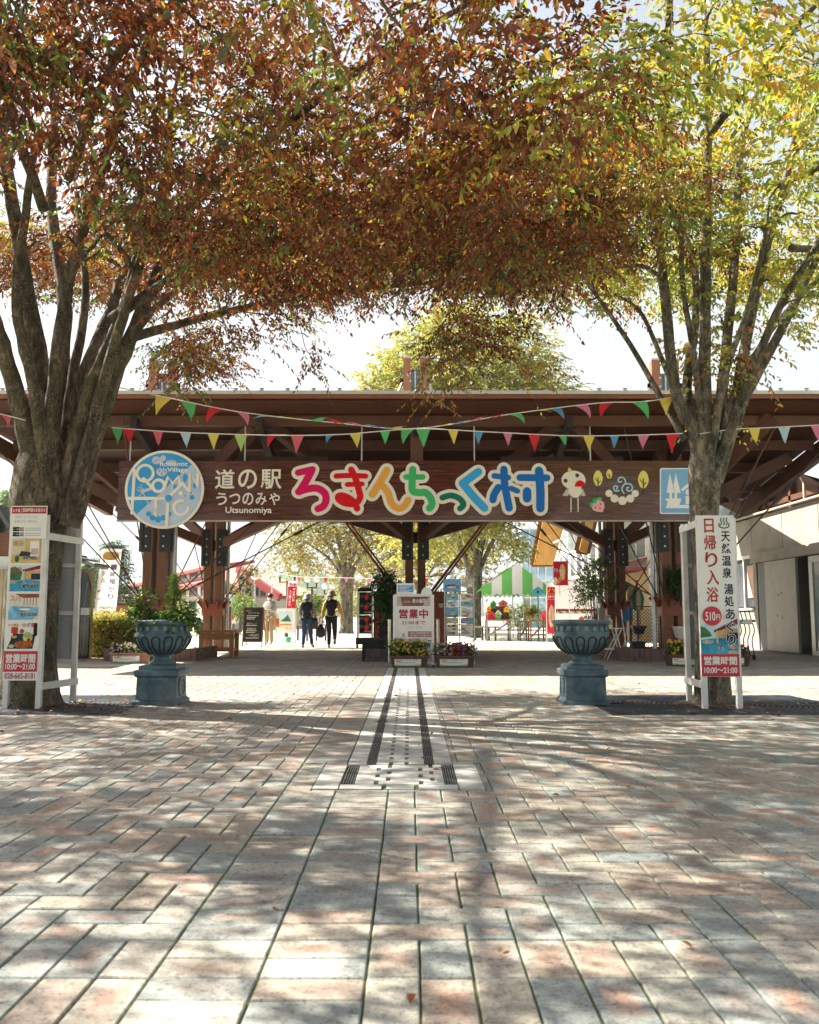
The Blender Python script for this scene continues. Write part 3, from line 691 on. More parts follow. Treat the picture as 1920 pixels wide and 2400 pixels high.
for i, (x, y, zt) in enumerate(cols):
    c = MB()
    for sx in (-1, 1):
        for sy in (-1, 1): c.box(x + sx * .155 - .1, y + sy * .155 - .1, 0, x + sx * .155 + .1, y + sy * .155 + .1, zr(y) - .02, WOOD('post_timber', (.19, .075, .032), .6))
    cc_ = c.build('column', pav)
    m_ = MB()
    for sx in (-1, 1): m_.box(x + sx * .215 - .095, y - .1, zr(y) + .1, x + sx * .215 + .095, y + .1, zt, WOOD('mast_timber', (.27, .10, .05), .6, .6))
    for sx in (-1, 1): m_.box(x + sx * .215 - .1, y - .105, zt, x + sx * .215 + .1, y + .105, zt + .04, galv)
    m_.box(x - .115, y - .04, zr(y) + .1, x + .115, y + .04, zt - .3, M('mast_plate', (.12, .14, .16), .35, .2, 5, 0, .7)); m_.tube([(x, y - .07, zr(y) + .1), (x, y - .07, zt - .35)], .022, galv, 8)
    for zz in (zt - .42, zt - .62):
        for sx in (-1, 1): m_.tube([(x + sx * .13, y - .13, zz), (x + sx * .13, y + .1, zz)], .025, galv, 8)
    m_.build('mast', pav)
    for sx in (-1, 1):
        for e in ((sx * 1.15, -.2), (sx * .75, -1.2), (sx * .8, 1.0)):
            st = MB(); a = V((x + sx * .33, y, zt - .62)); z_ = V((x + sx * .33 + e[0] * 1.3, y + e[1], zr(y + e[1]) + .12)); st.tube([a, z_], .022, galv, 6); st.box(a.x - .06, a.y - .015, a.z - .08, a.x + .06, a.y + .015, a.z + .1, galv); st.build('stay_rod', pav)
    f = MB()
    for sx in (-1, 1):
        f.box(x + sx * .30 - .042, y - .30, 2.38, x + sx * .30 + .042, y + .30, 3.45, steel_d)
        f.box(x + sx * .175 - .075, y - .285, 2.38, x + sx * .175 + .075, y - .257, 3.45, steel_d)
        for zz in (2.5, 2.72, 2.94, 3.16):
            f.tube([(x + sx * .19, y - .30, zz), (x + sx * .19, y - .285, zz)], .022, galv, 8)
    f.build('steel_sleeve', pav)
    k = MB(); k.box(x - .29, y - .29, .98, x + .29, y + .29, 1.32, redpaint)
    for a in range(0, 360, 45):
        d = V((math.cos(rad(a + 22)), math.sin(rad(a + 22)), 0)); p = V((x, y, 1.2)) + d * .30
        k.bar(p, p + d * .16 + V((0, 0, .2)), .025, .10, redpaint)
    k.build('bracket', pav)
    dp = MB(); px_ = x + (.40 if x < 0 else -.42); dp.tube([(px_, y - .1, 0), (px_, y - .1, zr(y) - .3)], .05, galv, 12)
    for zz in (.7, 1.9, 2.7): dp.tube([(px_, y - .1, zz), (px_, y - .1, zz + .05)], .056, galv, 12)
    if i != 2: dp.build('downpipe', pav)
def strut(a, c, w_=.17, h=.26, name='strut', m=None):
    b = MB(); b.bar(a, c, w_, h, m or wood)
    b.build(name, pav)
apL, apR = V((-3.05, 18.75, 5.0)), V((3.25, 18.75, 5.0))
for ap, cl_, cr in ((apL, (-5.45, 20.2, 3.05), (0, 23.2, 2.95)), (apR, (.3, 23.2, 2.95), (5.65, 20.2, 3.05))):
    for e, sx in ((cl_, -1), (cr, 1)):
        for o in (-.11, .11): strut(V(e) + V((0, o, 0)), ap + V((sx * .1, o, -.02)), .15, .26)
    b = MB(); b.box(ap.x - .2, ap.y - .2, ap.z - .2, ap.x + .2, ap.y + .2, ap.z + .14, steel_d); b.build('apex_plate', pav)
    for e in ((cl_, -1), (cr, 1)):
        p = V(e[0]).lerp(ap, .42); d = (ap - V(e[0])).normalized(); b = MB(); b.bar(p - d * .17, p + d * .17, .36, .30, redpaint); b.build('strut_shoe', pav)
    strut(ap + V((-1.3, .5, -.75)), ap + V((1.3, .5, -.75)), .12, .2, 'collar_beam', wood_d)
    strut(ap + V((-.9, 1.2, -1.0)), ap + V((0, 1.2, -.45)), .06, .1, 'brace', WOOD('pale_batten', (.32, .2, .12))); strut(ap + V((.9, 1.2, -1.0)), ap + V((0, 1.2, -.45)), .06, .1, 'brace')
for c, ends in (((-5.7, 20.2, 3.2), [(-7.55, 18.3, 5.0), (-8.6, 20.2, 4.5), (-7.6, 22.8, 3.95)]), ((5.9, 20.2, 3.2), [(7.4, 18.3, 5.0), (8.5, 20.2, 4.5), (7.9, 22.8, 3.95)]),
                ((-5.65, 26.4, 2.95), [(-8.0, 24.8, 3.95), (-7.6, 27.8, 4.6), (-3.3, 27.8, 4.55), (-2.9, 24.6, 3.9)]), ((5.95, 26.4, 2.95), [(8.0, 24.8, 3.95), (7.8, 27.8, 4.6), (3.6, 27.8, 4.55), (3.2, 24.6, 3.9)]),
                ((.15, 23.3, 2.95), [(-2.6, 25.6, 4.15), (2.9, 25.6, 4.15), (-3.0, 23.3, 3.85), (3.3, 23.3, 3.85)])):
    for e in ends:
        strut(c, e, .17, .26); d = (V(e) - V(c)); p = V(c) + d * .86; d.normalize()
b = MB(); b.box(.02, 18.62, 4.1, .28, 18.78, 4.98, wood); b.build('king_post', pav)
b = MB(); b.box(.0, 18.6, 3.98, .3, 18.8, 4.1, redpaint); b.build('post_shoe', pav)
def rod(a, c, r=.016, m=None, tb=None):
    b = MB(); a, c = V(a), V(c); b.tube([a, c], r, m or rodm, 6)
    if tb:
        d = (c - a).normalized(); p = a.lerp(c, tb); b.tube([p - d * .16, p - d * .1, p + d * .1, p + d * .16], [.012, .04, .04, .012], darkrod, 6)
    b.build('tie_rod', pav)
for (x, y, _), ends in zip(cols, ([(-8.9, 18.6, 4.8), (-8.3, 21.5, 4.2), (-7.5, 18.3, 4.9), (-6.7, 23.0, 3.8), (-3.4, 19.0, 4.8), (-2.6, 21.5, 4.2), (-1.4, 23.0, 3.8), (-5.9, 18.4, 5.0)],
                                  [(8.9, 18.6, 4.8), (8.3, 21.5, 4.2), (7.5, 18.3, 4.9), (3.4, 19.0, 4.8), (2.6, 21.5, 4.2), (1.5, 23.0, 3.8), (4.4, 18.5, 4.9)],
                                  [(-2.15, 21.2, 4.1), (2.5, 21.2, 4.1), (-2.2, 25.5, 4.1), (2.5, 25.5, 4.1)],
                                  [(-8.2, 24.5, 3.9), (-8.4, 27.5, 4.5), (-7.0, 28.0, 4.7), (-3.2, 24.5, 3.9), (-3.0, 27.5, 4.5), (-4.2, 28.0, 4.7)],
                                  [(8.2, 24.5, 3.9), (8.4, 27.5, 4.5), (7.0, 28.0, 4.7), (3.4, 24.5, 3.9), (3.2, 27.5, 4.5), (4.4, 28.0, 4.7)])):
    for k, e in enumerate(ends):
        d = V((e[0] - x, e[1] - y, 0)).normalized(); big = abs(x) < 1 and k < 2
        a = V((x, y, 1.42)) + d * .42
        if big:
            for o in (-.05, .05): rod(a + V((o, 0, 0)), V(e) + V((o, 0, 0)), .026, redpaint)
        else: rod(a, e, .015, rodm if k % 3 else darkrod, .66 if k % 2 == 0 else None)

# ------------------------------------------------------------------ the long hanging name board
YS = 18.5
def sp_(x, y): p = at(x, y, YS); return (p.x, p.z)
cream = M('cream_letter', (.74, .70, .58), .45, .06, 3, 0); white = M('white_paint', (.80, .79, .75), .5, .05, 3, 0)
def brd_mat():
    m, t, p = newmat('name_board_wood'); v = coord(t, 'Object', (.5, 1, 10)); n = noise(t, 3.2, 8, .7, v, .7)
    col = ramp(t, n, [(.32, (.014, .007, .006)), (.47, (.06, .017, .011)), (.56, (.11, .03, .017)), (.7, (.20, .085, .05))])
    t.links.new(col, p.inputs['Base Color']); p.inputs['Roughness'].default_value = .12; p.inputs['IOR'].default_value = 1.75
    bump(t, p, n, .08, .002); return m
sgn = T('name_board', 'long dark red wooden name board with big rainbow letters under the pavilion eave', 'sign', (0, YS, 2.9))
b = MB(); x0, z1 = sp_(279, 1080); x1, z0 = sp_(1668, 1219); bm = brd_mat()
xs = [x0, sp_(553, 1100)[0], sp_(1118, 1100)[0], sp_(1400, 1100)[0], x1]
for a, c in zip(xs[:-1], xs[1:]): b.box(a + .002, YS, z0, c - .002, YS + .10, z1, bm)
b.box(x0 - .01, YS + .003, z0 - .025, x1, YS + .11, z0 - .001, M('board_edge', (.42, .34, .26), .6)); b.build('board', sgn)
def kpt(x, y, x0_, sc_=340 / 1725): return sp_(x0_ + x * sc_, 1070 + y * sc_)
def colr(n_, c): return M('letter_' + n_, c, .35, .06, 4, 0)
pk, rd, og, gn, dg, sb, bl = colr('crimson', (.62, .005, .10)), colr('red', (.60, .006, .012)), colr('orange', (.72, .35, .06)), colr('green', (.05, .42, .14)), colr('dark_green', (.008, .15, .09)), colr('sky', (.04, .36, .68)), colr('blue', (.01, .14, .45))
SC = 340 / 1725 / FPX * YS * 1.0
GL = [('letter_ro', [([(200, 195), (370, 155)], 80, pk), ([(362, 165), (290, 300), (215, 420)], 92, pk), ([(205, 420), (320, 385), (430, 382), (515, 440), (530, 520), (500, 590), (437, 622)], 88, pk)], 660),
      ('letter_ma', [([(650, 235), (820, 228), (1000, 235)], 64, rd), ([(782, 335), (960, 328)], 60, rd), ([(830, 160), (880, 260), (925, 420), (935, 490), (880, 560), (770, 560), (690, 520), (675, 480), (715, 465), (800, 495), (870, 555), (900, 620)], 78, rd)], 660),
      ('letter_n', [([(1252, 165), (1170, 310), (1080, 450)], 88, og), ([(1190, 335), (1265, 430), (1310, 560), (1390, 618), (1460, 590), (1505, 520)], 82, og)], 660),
      ('letter_chi', [([(1480, 245), (1680, 245)], 68, gn), ([(1560, 155), (1553, 300), (1560, 410), (1640, 430), (1710, 430), (1770, 490), (1790, 570), (1760, 615)], 86, gn)], 660),
      ('letter_small_tsu', [([(290, 490), (390, 465), (490, 500), (540, 570), (500, 620)], 72, dg)], 980),
      ('letter_ku', [([(715, 185), (530, 320)], 96, sb), ([(530, 320), (660, 480), (788, 612)], 96, sb)], 980),
      ('letter_mura', [([(905, 232), (1072, 252)], 68, bl), ([(1020, 155), (1030, 340), (1082, 612)], 90, bl), ([(955, 370), (905, 450), (890, 515)], 88, bl), ([(1105, 380), (1180, 412)], 64, bl),
                       ([(1210, 252), (1530, 256)], 84, bl), ([(1437, 172), (1452, 400), (1452, 615)], 102, bl), ([(1295, 418), (1295, 498)], 104, bl)], 980)]
for nm, sts, ox in GL:
    b = MB(); pn = Pan(b, (0, YS, 0))
    for i, (pts, wd, m_) in enumerate(sts):
        P = [kpt(x, y, ox) for x, y in pts]
        pn.stroke(P, (wd + 84) * SC, .012 + i * .0004, cream, .010); pn.stroke(P, wd * SC, .026 + i * .0004, m_, .008)
    b.build(nm, sgn)
b = MB(); pn = Pan(b, (0, YS, 0))
def stext(s, xa, ya, xb, yb, m_, bold=.02, z=.008, pn_=None):
    x0_, z1_ = sp_(xa, ya); x1_, z0_ = sp_(xb, yb); (pn_ or pn).text(s, (x0_ + x1_) / 2, (z0_ + z1_) / 2, x1_ - x0_, z1_ - z0_, z, m_, bold)
for s, xa, xb in (('道', 505, 550), ('の', 559, 602), ('駅', 612, 660)): stext(s, xa, 1100, xb, 1146, cream, .018)
for i, s in enumerate('うつのみや'): stext(s, 507 + i * 31, 1155 + (2 if s == 'つ' else 0), 532 + i * 31, 1184 - (2 if s == 'つ' else 0), cream, .018)
stext('Utsunomiya', 529, 1188, 637, 1207, cream, .02); b.build('place_lettering', sgn)
# little pictures at the right end
def c4(x, y): return sp_(1300 + x * 340 / 1725, 1070 + y * 340 / 1725)
b = MB(); pn = Pan(b, (0, YS, 0)); brn = M('pict_brown', (.09, .035, .02), .5, .1, 4, 0); lem = M('pict_lemon', (.74, .66, .16), .5, .06, 4, 0); pnk = M('pict_pink', (.74, .40, .42), .5, .06, 4, 0); lbl = M('pict_pale_blue', (.36, .62, .74), .5, .06, 4, 0); grw = M('pict_grey', (.48, .46, .42), .5, .06, 4, 0)
def dd(x, y, r, z, m_, ry=None, a0=0, a1=360): X, Z = c4(x, y); pn.disc(X, Z, r * SC, z, m_, ry * SC if ry else None, a0=a0, a1=a1)
def pp(pts, z, m_): pn.poly([c4(*q_) for q_ in pts][::-1], z, m_)
def ps(pts, wd, z, m_): pn.stroke([c4(*q_) for q_ in pts], wd * SC, z, m_, .003)
dd(225, 280, 145, .006, cream, 115); dd(243, 405, 80, .0065, cream, 86); pp([(155, 172), (170, 128), (208, 165)], .005, lem); dd(130, 288, 24, .009, brn); dd(268, 225, 24, .009, brn)
dd(302, 360, 64, .009, rd, 78, 0, 180); pp([(92, 465), (150, 375), (182, 420), (160, 470)], .004, grw); pp([(318, 420), (330, 375), (372, 465), (318, 470)], .004, grw); ps([(195, 490), (195, 655)], 12, .004, cream); ps([(278, 490), (280, 655)], 12, .004, cream)
b.build('bird_picture', sgn)
for nm, (x, y, rx, ry, tr) in (('leaf_picture', (516, 260, 56, 95, 410)), ('leaf_picture', (650, 210, 36, 58, 290)), ('leaf_picture', (1055, 275, 64, 108, 450))):
    b = MB(); pn = Pan(b, (0, YS, 0)); pp([(x + rx * math.sin(a) * (1 - .12 * abs(math.cos(a))), y - ry * math.cos(a)) for a in [2 * math.pi * i / 24 for i in range(24)]], .005, lem)
    k = rx / 56; ps([(x, y - 10 * k), (x + 2, tr)], 13 * k, .006, brn); ps([(x, y + 45 * k), (x - 34 * k, y + 0 * k)], 10 * k, .0065, brn); ps([(x, y + 60 * k), (x + 30 * k, y + 30 * k)], 10 * k, .0065, brn); b.build(nm, sgn)
b = MB(); pn = Pan(b, (0, YS, 0)); pp([(440, 590), (470, 525), (530, 510), (585, 545), (594, 600), (572, 660), (500, 655), (455, 635)], .005, pnk); dd(435, 575, 20, .006, gn, 30); dd(478, 530, 26, .0065, gn, 30); dd(532, 503, 32, .007, gn, 20)
for x, y in ((545, 565), (487, 605), (540, 617)): dd(x, y, 10, .008, rd, 13)
b.build('strawberry_picture', sgn)
b = MB(); pn = Pan(b, (0, YS, 0))
for i, (x, y, r) in enumerate(((647, 438, 43), (712, 500, 48), (806, 525, 52), (898, 500, 48), (958, 440, 43))): dd(x, y, r, .006 + i * .0004, cream)
ps([(765, 405), (720, 410), (700, 370), (722, 348), (748, 362), (735, 388)], 17, .008, lbl); ps([(825, 440), (800, 390), (820, 340), (850, 325), (900, 330), (925, 370), (905, 408), (865, 405), (858, 375), (880, 368)], 17, .008, lbl); ps([(842, 325), (838, 280), (810, 250), (770, 255), (755, 285), (772, 305), (795, 298)], 17, .0085, lbl)
b.build('hot_spring_picture', sgn)
b = MB(); pn = Pan(b, (0, YS, 0)); pb = M('pict_road_blue', (.20, .42, .66), .35, .1, 2, 0)
def rr(x0_, y0_, x1_, y1_, r, z, m_):
    pts = []
    for cx_, cy_, a0 in ((x1_ - r, y0_ + r, 270), (x1_ - r, y1_ - r, 0), (x0_ + r, y1_ - r, 90), (x0_ + r, y0_ + r, 180)):
        for i in range(6): a = rad(a0 + 90 * i / 5); pts.append((cx_ + r * math.cos(a), cy_ + r * math.sin(a)))
    pp(pts, z, m_)
rr(1250, 138, 1800, 684, 26, .014, white); rr(1264, 152, 1786, 670, 22, .017, pb)
pp([(1367, 200), (1425, 432), (1328, 432)], .020, white); pp([(1438, 200), (1496, 432), (1430, 432), (1412, 340)], .020, white); pp([(1362, 432), (1394, 432), (1394, 500), (1362, 500)], .020, white); pp([(1424, 432), (1454, 432), (1454, 500), (1424, 500)], .020, white)
pp([(1318, 500), (1500, 500), (1500, 525), (1478, 578), (1700, 578), (1700, 615), (1320, 615), (1345, 530), (1318, 528)], .0205, white); pp([(1500, 390), (1620, 290), (1720, 360), (1700, 385), (1625, 335), (1520, 415)], .020, white); dd(1592, 425, 38, .020, white); pp([(1555, 470), (1640, 470), (1640, 570), (1555, 570)], .020, white)
b.build('road_station_panel', sgn)
for px_ in (305, 574, 848, 1112, 1384, 1640):
    b = MB(); p = at(px_, 1080, YS + .06); b.tube([p - V((0, 0, .05)), (p.x, YS + .06, zr(18.55) - .2)], .016, galv, 8); b.build('hanger_rod', sgn)
# round emblem
em = MB(); EX, EZ = sp_(388.4, 1148.4); er = 93 / FPX * YS; K = 220 / 1725 / FPX * YS
pn = Pan(em, (EX, YS - .10, EZ)); eb = M('emblem_blue', (.02, .30, .62), .4, .12, 3, 0); ep = M('emblem_pale', (.42, .52, .66), .35, .12, 2, 0); eg = M('emblem_grey', (.48, .52, .62), .4, .06, 4, 0)
pn.disc(0, 0, er, 0, cream, n=64, th=.05); pn.disc(0, 0, er * .932, .004, eb, n=64)
def e(x, y): return ((x - 850) * K, (850 - y) * K)
a0 = math.degrees(math.atan2(850 - 380, 1350 - 850)); a1 = math.degrees(math.atan2(850 - 1320, 350 - 850)) + 0
pts = [(er * .925 * math.cos(rad(a)), er * .925 * math.sin(rad(a))) for a in [a0 - (a0 - a1) * i / 40 for i in range(41)]]; pn.poly(pts[::-1], .006, ep)
def es(pts, wd, z=.014, m_=cream, sm=False): pn.stroke([e(*q_) for q_ in pts], wd * K, z, m_, .004, sm)
def ed(x, y, r, z, m_, ry=None): X, Z = e(x, y); pn.disc(X, Z, r * K, z, m_, ry * K if ry else None)
def arc(cx_, cy_, r, a0, a1, n_=24): return [(cx_ + r * math.cos(rad(a0 + (a1 - a0) * i / n_)), cy_ - r * math.sin(rad(a0 + (a1 - a0) * i / n_))) for i in range(n_ + 1)]
ed(690, 310, 85, .009, eg, 75); ed(812, 270, 55, .0095, eg); ed(965, 345, 95, .009, eg, 72); ed(795, 515, 100, .009, eg, 95)
for x, y in ((905, 285), (960, 275), (1020, 285), (730, 435), (795, 435), (860, 435)): ed(x, y, 30, .0105, eb, 36)
for x, y in ((750, 505), (845, 505), (795, 560)): ed(x, y, 13, .011, eb, 18)
es([(640, 335), (740, 290)], 12, .011, eb)
for x, y, r in ((1230, 635, 46), (1050, 815, 34), (1408, 780, 32)): ed(x, y, r, .0095, eb, r * 1.6); es([(x, y), (x - 2, y + r * 2.2)], 9, .010, eb)
es([(350, 850), (440, 900)], 16, .01, eg); es([(375, 805), (460, 870)], 16, .0101, eg); es([(405, 770), (470, 850)], 16, .0102, eg); es([(440, 890), (600, 840)], 60, .0103, eg); es([(465, 910), (560, 1110)], 20, .0104, eg); es([(450, 930), (380, 990)], 18, .0105, eg)
ed(1310, 990, 112, .009, eg)
for x, y, r in ((1240, 970, 18), (1345, 920, 18), (1365, 1000, 46)): ed(x, y, r, .0105, eb)
es([(700, 1040), (700, 1350)], 55, .0135)
for x, y, r in ((580, 1308, 46), (655, 1380, 52), (757, 1408, 58), (855, 1380, 52), (955, 1308, 42)): ed(x, y, r, .0185 + x * 1e-6, eb)
for P in ([(740, 1130), (790, 1150), (810, 1110), (770, 1080), (730, 1100)], [(770, 1300), (765, 1230), (810, 1180), (880, 1190), (900, 1240), (860, 1275), (830, 1240)], [(660, 1215), (700, 1210), (700, 1260), (660, 1270)]): es(P, 16, .0195, eg, True)
es(arc(490, 550, 150, 0, 360), 54, .0141); es([(292, 500), (272, 1290)], 56, .0145); es([(465, 650), (660, 850)], 56, .0149); es(arc(745, 785, 108, 0, 360), 58, .0153)
es([(845, 830), (918, 620), (1000, 740), (1105, 620), (1145, 760)], 60, .0157); es([(975, 960), (1185, 745)], 58, .0161); es([(1185, 740), (1290, 860)], 56, .0163); es([(1318, 880), (1318, 545), (1460, 770)], 56, .0167); es([(1462, 780), (1465, 560)], 54, .0171)
es([(195, 1020), (890, 1020)], 60, .0175); ed(937, 1015, 62, .024, eb); es([(925, 1130), (915, 1530)], 62, .0205); es(arc(1170, 1190, 128, 75, 358), 62, .0175); ed(1158, 925, 42, .020, cream)
for s, xa, ya, xb, yb in (('Romantic', 760, 335, 1275, 420), ('Village', 895, 445, 1275, 550)):
    p0, p1 = e(xa, ya), e(xb, yb); pn.text(s, (p0[0] + p1[0]) / 2, (p0[1] + p1[1]) / 2, p1[0] - p0[0], p0[1] - p1[1], .016, white, .02)
em.build('round_emblem', sgn)

# ------------------------------------------------------------------ bunting
PC = {k: M('pennant_' + k, c, .8, .1, 5, 0) for k, c in dict(red=(.62, .02, .03), yellow=(.72, .58, .10), green=(.10, .48, .16), lime=(.42, .62, .16), blue=(.10, .30, .50), pale=(.42, .58, .66), pink=(.66, .20, .34), rose=(.64, .12, .16)).items()}
cordm = M('white_cord', (.75, .74, .70), .8, .05, 5, 0)
def pennant(par, a, c, h, m_, blow):
    """cloth triangle hung between a and c; blow = how far the tip lifts"""
    b = MB(); a, c = V(a), V(c); mid = (a + c) / 2; rows = []; ph = R.random() * 6; sw = R.uniform(-.2, .2)
    for i in range(6):
        u = i / 5; ang = blow * (1 - .45 * u * (1 if blow < 1.5 else .3)); dn = V((math.sin(ang) * (.9 if sw > -.05 else -.9), -.25 - .3 * math.sin(ang), -math.cos(ang))) if blow > .2 else V((sw * .5, .12 * math.sin(ph), -1))
        cen = mid + dn.normalized() * h * u; hw = (c - a) * .5 * (1 - u); wv = V((0, .014 * math.sin(ph + u * 5), 0)) * u
        rows.append([cen - hw + wv, cen + wv + V((0, .01 * math.sin(ph + 3 + u * 3), 0)), cen + hw - wv])
    b.grid(rows, m_, closed=False); b.build('pennant', par)
def bunting(lab, pts, D, flags, h=.185, wd=27):
    P = smooth_path([at(x, y, D) for x, y in pts], 8); r = T('bunting', lab, 'bunting', P[0], 'strings of pennants between the front trees')
    b = MB(); b.tube(P, .006, cordm, 6); b.build('cord', r)
    px_ = [(x, i) for i, x in enumerate([960 + p.x / D * FPX * (CT) for p in P])]
    def on(xp):
        X = at(xp, 1000, D).x
        for p, q_ in zip(P[:-1], P[1:]):
            if p.x <= X <= q_.x: return p.lerp(q_, (X - p.x) / (q_.x - p.x + 1e-9))
        return P[-1] if X > P[-1].x else P[0]
    for x, c, bl_, k in flags: pennant(r, on(x - wd / 2 * k) - V((0, .004, .006)), on(x + wd / 2 * k) - V((0, .004, .006)), h * k, PC[c], bl_)
bunting('upper pennant string sagging from the left tree to the middle, flags blown sideways', [(215, 895), (360, 925), (560, 965), (780, 990), (975, 1004), (1200, 970), (1400, 945), (1510, 941), (1610, 925)], 10.42,
        [(250, 'pale', .2, 1.3), (382, 'yellow', .5, 1.35), (440, 'green', .5, 1.35), (508, 'red', 1.0, 1.2), (567, 'pink', .9, 1.1), (628, 'pale', 1.5, 1), (668, 'yellow', 1.6, 1), (740, 'green', 2.0, .95), (797, 'red', 2.1, .95), (845, 'pink', 2.0, .95), (882, 'blue', 2.0, .85), (925, 'yellow', 1.9, .9),
         (1035, 'yellow', 1.9, .95), (1073, 'blue', 2.0, .9), (1113, 'pink', 2.1, .9), (1160, 'red', 2.0, .95), (1205, 'green', 1.4, 1), (1262, 'yellow', 1.6, .9), (1300, 'blue', 1.2, 1), (1363, 'pink', 1.0, 1.1), (1424, 'red', .9, 1.2), (1500, 'green', .7, 1.3), (1565, 'yellow', .3, 1.2)])
bunting('lower pennant string nearly level across the name board top, flags hanging down', [(262, 1002), (420, 1013), (640, 1020), (800, 1018), (975, 1005), (1140, 1012), (1330, 1021), (1480, 1020), (1600, 1016)], 10.36,
        [(272, 'green', .3, 1.2), (303, 'red', 0, 1), (371, 'rose', 0, .9), (436, 'pale', 0, .95), (501, 'yellow', 0, 1), (565, 'lime', 0, 1.1), (637, 'red', .4, .8), (698, 'rose', 0, 1.1), (772, 'blue', .5, .6), (833, 'yellow', .3, 1), (903, 'green', 0, .85), (956, 'green', .6, 1.1), (992, 'green', -.3, 1.2),
         (1062, 'yellow', 0, .9), (1122, 'blue', 0, .8), (1190, 'pink', 0, .8), (1252, 'red', 0, 1.05), (1318, 'green', .4, .7), (1380, 'yellow', 0, .95), (1440, 'blue', 0, .8), (1508, 'pink', .3, 1), (1575, 'red', 0, 1.15)])
bunting('short pennant string running off right from the grey trunk', [(1640, 1017), (1720, 1006), (1810, 1002), (1920, 996), (2010, 990)], 10.3, [(1768, 'yellow', 0, 1), (1838, 'pale', 0, 1.05), (1915, 'pink', .2, 1.1)])
bunting('pennant string end at the far left edge running into the mossy trunk', [(-60, 958), (0, 970), (60, 985)], 10.1, [(12, 'rose', .9, .9), (-30, 'yellow', 0, 1)])

# ------------------------------------------------------------------ the two board frames round the trunks
fr = M('white_timber', (.70, .70, .66), .55, .12, 5, .15, stain=(.52, .52, .48)); grb = M('grey_board_back', (.42, .44, .45), .5, .12, 3, .1)
redp = M('sign_red', (.55, .012, .03), .4, .06, 3, 0); inkr = M('ink_dark_red', (.42, .03, .04), .45, .15, 3, 0); ink = M('ink_navy', (.015, .03, .06), .45, .1, 3, 0); inkg = M('ink_grey', (.32, .32, .34), .5, .1, 3, 0)
water = M('print_water', (.05, .32, .50), .35, .6, 7, 0); roofr = M('print_roof', (.28, .03, .03), .4, .3, 6, 0); prdark = M('print_dark', (.035, .04, .045), .4, .5, 9, 0); prtan = M('print_tan', (.55, .38, .18), .4, .3, 5, 0); prgrn = M('print_green', (.05, .18, .08), .4, .6, 14, 0); prsky = M('print_sky', (.55, .70, .74), .4, .12, 5, 0); prrock = M('print_rock', (.45, .42, .36), .4, .6, 16, 0); prgold = M('print_gold', (.70, .50, .20), .4, .25, 6, 0)
orange = M('print_orange', (.70, .22, .02), .4, .1, 4, 0); pblue = M('print_blue', (.03, .25, .55), .4, .1, 4, 0); black = M('print_black', (.015, .015, .018), .45, .1, 4, 0)
def frame(root, F, B, zt, zb, zf):
    """F=(xl,xr,y) front posts, B=(xl,xr,y) back posts"""
    for (xl, xr, y) in (F, B):
        for x in (xl, xr):
            b = MB(); b.box(x - .028, y - .028, 0, x + .028, y + .028, zf, fr); b.build('leg', root)
    for z in (zb, zt):
        for k in (1, 0):
            s = 1 if F[0] < 0 else -1; xa, xb = (F[1], B[1]) if (k == 1) == (F[0] < 0) else (F[0], B[0])
            if not k: continue
            b = MB(); o = .032 * s; b.bar((xa + o, F[2] - .03, z), (xb + o, B[2] + .03, z), .022, .075, fr); b.build('rail', root)
    b = MB(); b.box(B[0] - .03, B[2] + .03, .45, B[1] + .0, B[2] + .045, zf - .05, grb)
    for z in (.45, 1.0, 1.55): b.box(B[0] + .03, B[2] - .02, z, B[1] - .03, B[2] + .028, z + .045, fr)
    b.build('back_board', root)
F = (at(14, 1640, 9.97).x, at(91, 1640, 9.97).x, 9.97); B = (at(80, 1640, 10.66).x, at(171, 1640, 10.66).x, 10.66)
pb_ = T('price_board', 'tall white price board with four photos before the mossy trunk', 'sign board', (F[0] + .2, 10.3, 0))
xl, xr = at(6, 1590, 9.94).x, at(87, 1590, 9.94).x; zt, zb = at(60, 1187, 9.94).z, at(45, 1595, 9.94).z
frame(pb_, F, B, at(100, 1257, 9.97).z, at(100, 1608, 9.97).z, at(100, 1207, 9.97).z)
b = MB(); pn = Pan(b, (0, 9.94, 0)); W_ = xr - xl; xm = (xl + xr) / 2
def zy(yc): return zt - (yc - 55) / 1775 * (zt - zb)
pn.rect(xl, zb, xr, zt - .02, 0, white, .025); b.build('panel', pb_)
def pan_part(name, yy=9.94):
    global pn; bb = MB(); pn = Pan(bb, (0, yy, 0)); return bb
def X(f): return xl + W_ * f
b = pan_part('notice_card'); nx0, nx1 = X(.04) - .005, xr + .035
pn.rect(nx0, zy(388), nx1, zy(50), .012, white, .006); pn.rect(nx0 + .01, zy(130), nx1 - .01, zy(60), .014, inkr)
pn.text('ゆず庵', nx0 + .06, zy(100), .085, .038, .016, white, .01); pn.rect(nx0 + .115, zy(125), nx0 + .117, zy(72), .016, white); pn.text('営業時間のお知らせ', (nx0 + nx1) / 2 + .055, zy(95), .25, .042, .016, white, .015)
pn.text('平日は、ランチタイムを', (nx0 + nx1) / 2 - .03, zy(163), .24, .028, .014, inkg); pn.text('お休みさせて頂きます', (nx0 + nx1) / 2 - .03, zy(212), .24, .03, .014, inkg)
for k, yy in enumerate((292, 345)):
    pn.rect(nx0 + .03, zy(yy + 22), nx0 + .10, zy(yy - 22), .014, black); pn.text('11～14時' if k == 0 else '11～16時', nx0 + .065, zy(yy), .055, .018, .0155, white)
    pn.rect(nx0 + .105, zy(yy - 1), nx0 + .15, zy(yy - 20), .014, orange); pn.rect(nx0 + .105, zy(yy + 20), nx0 + .15, zy(yy + 3), .014, pblue)
    for q_ in (-10, 12): pn.rect(nx0 + .165, zy(yy + q_ + 3), nx1 - .06, zy(yy + q_ - 3), .0135, inkg, .001)
b.build('notice_card', pb_)
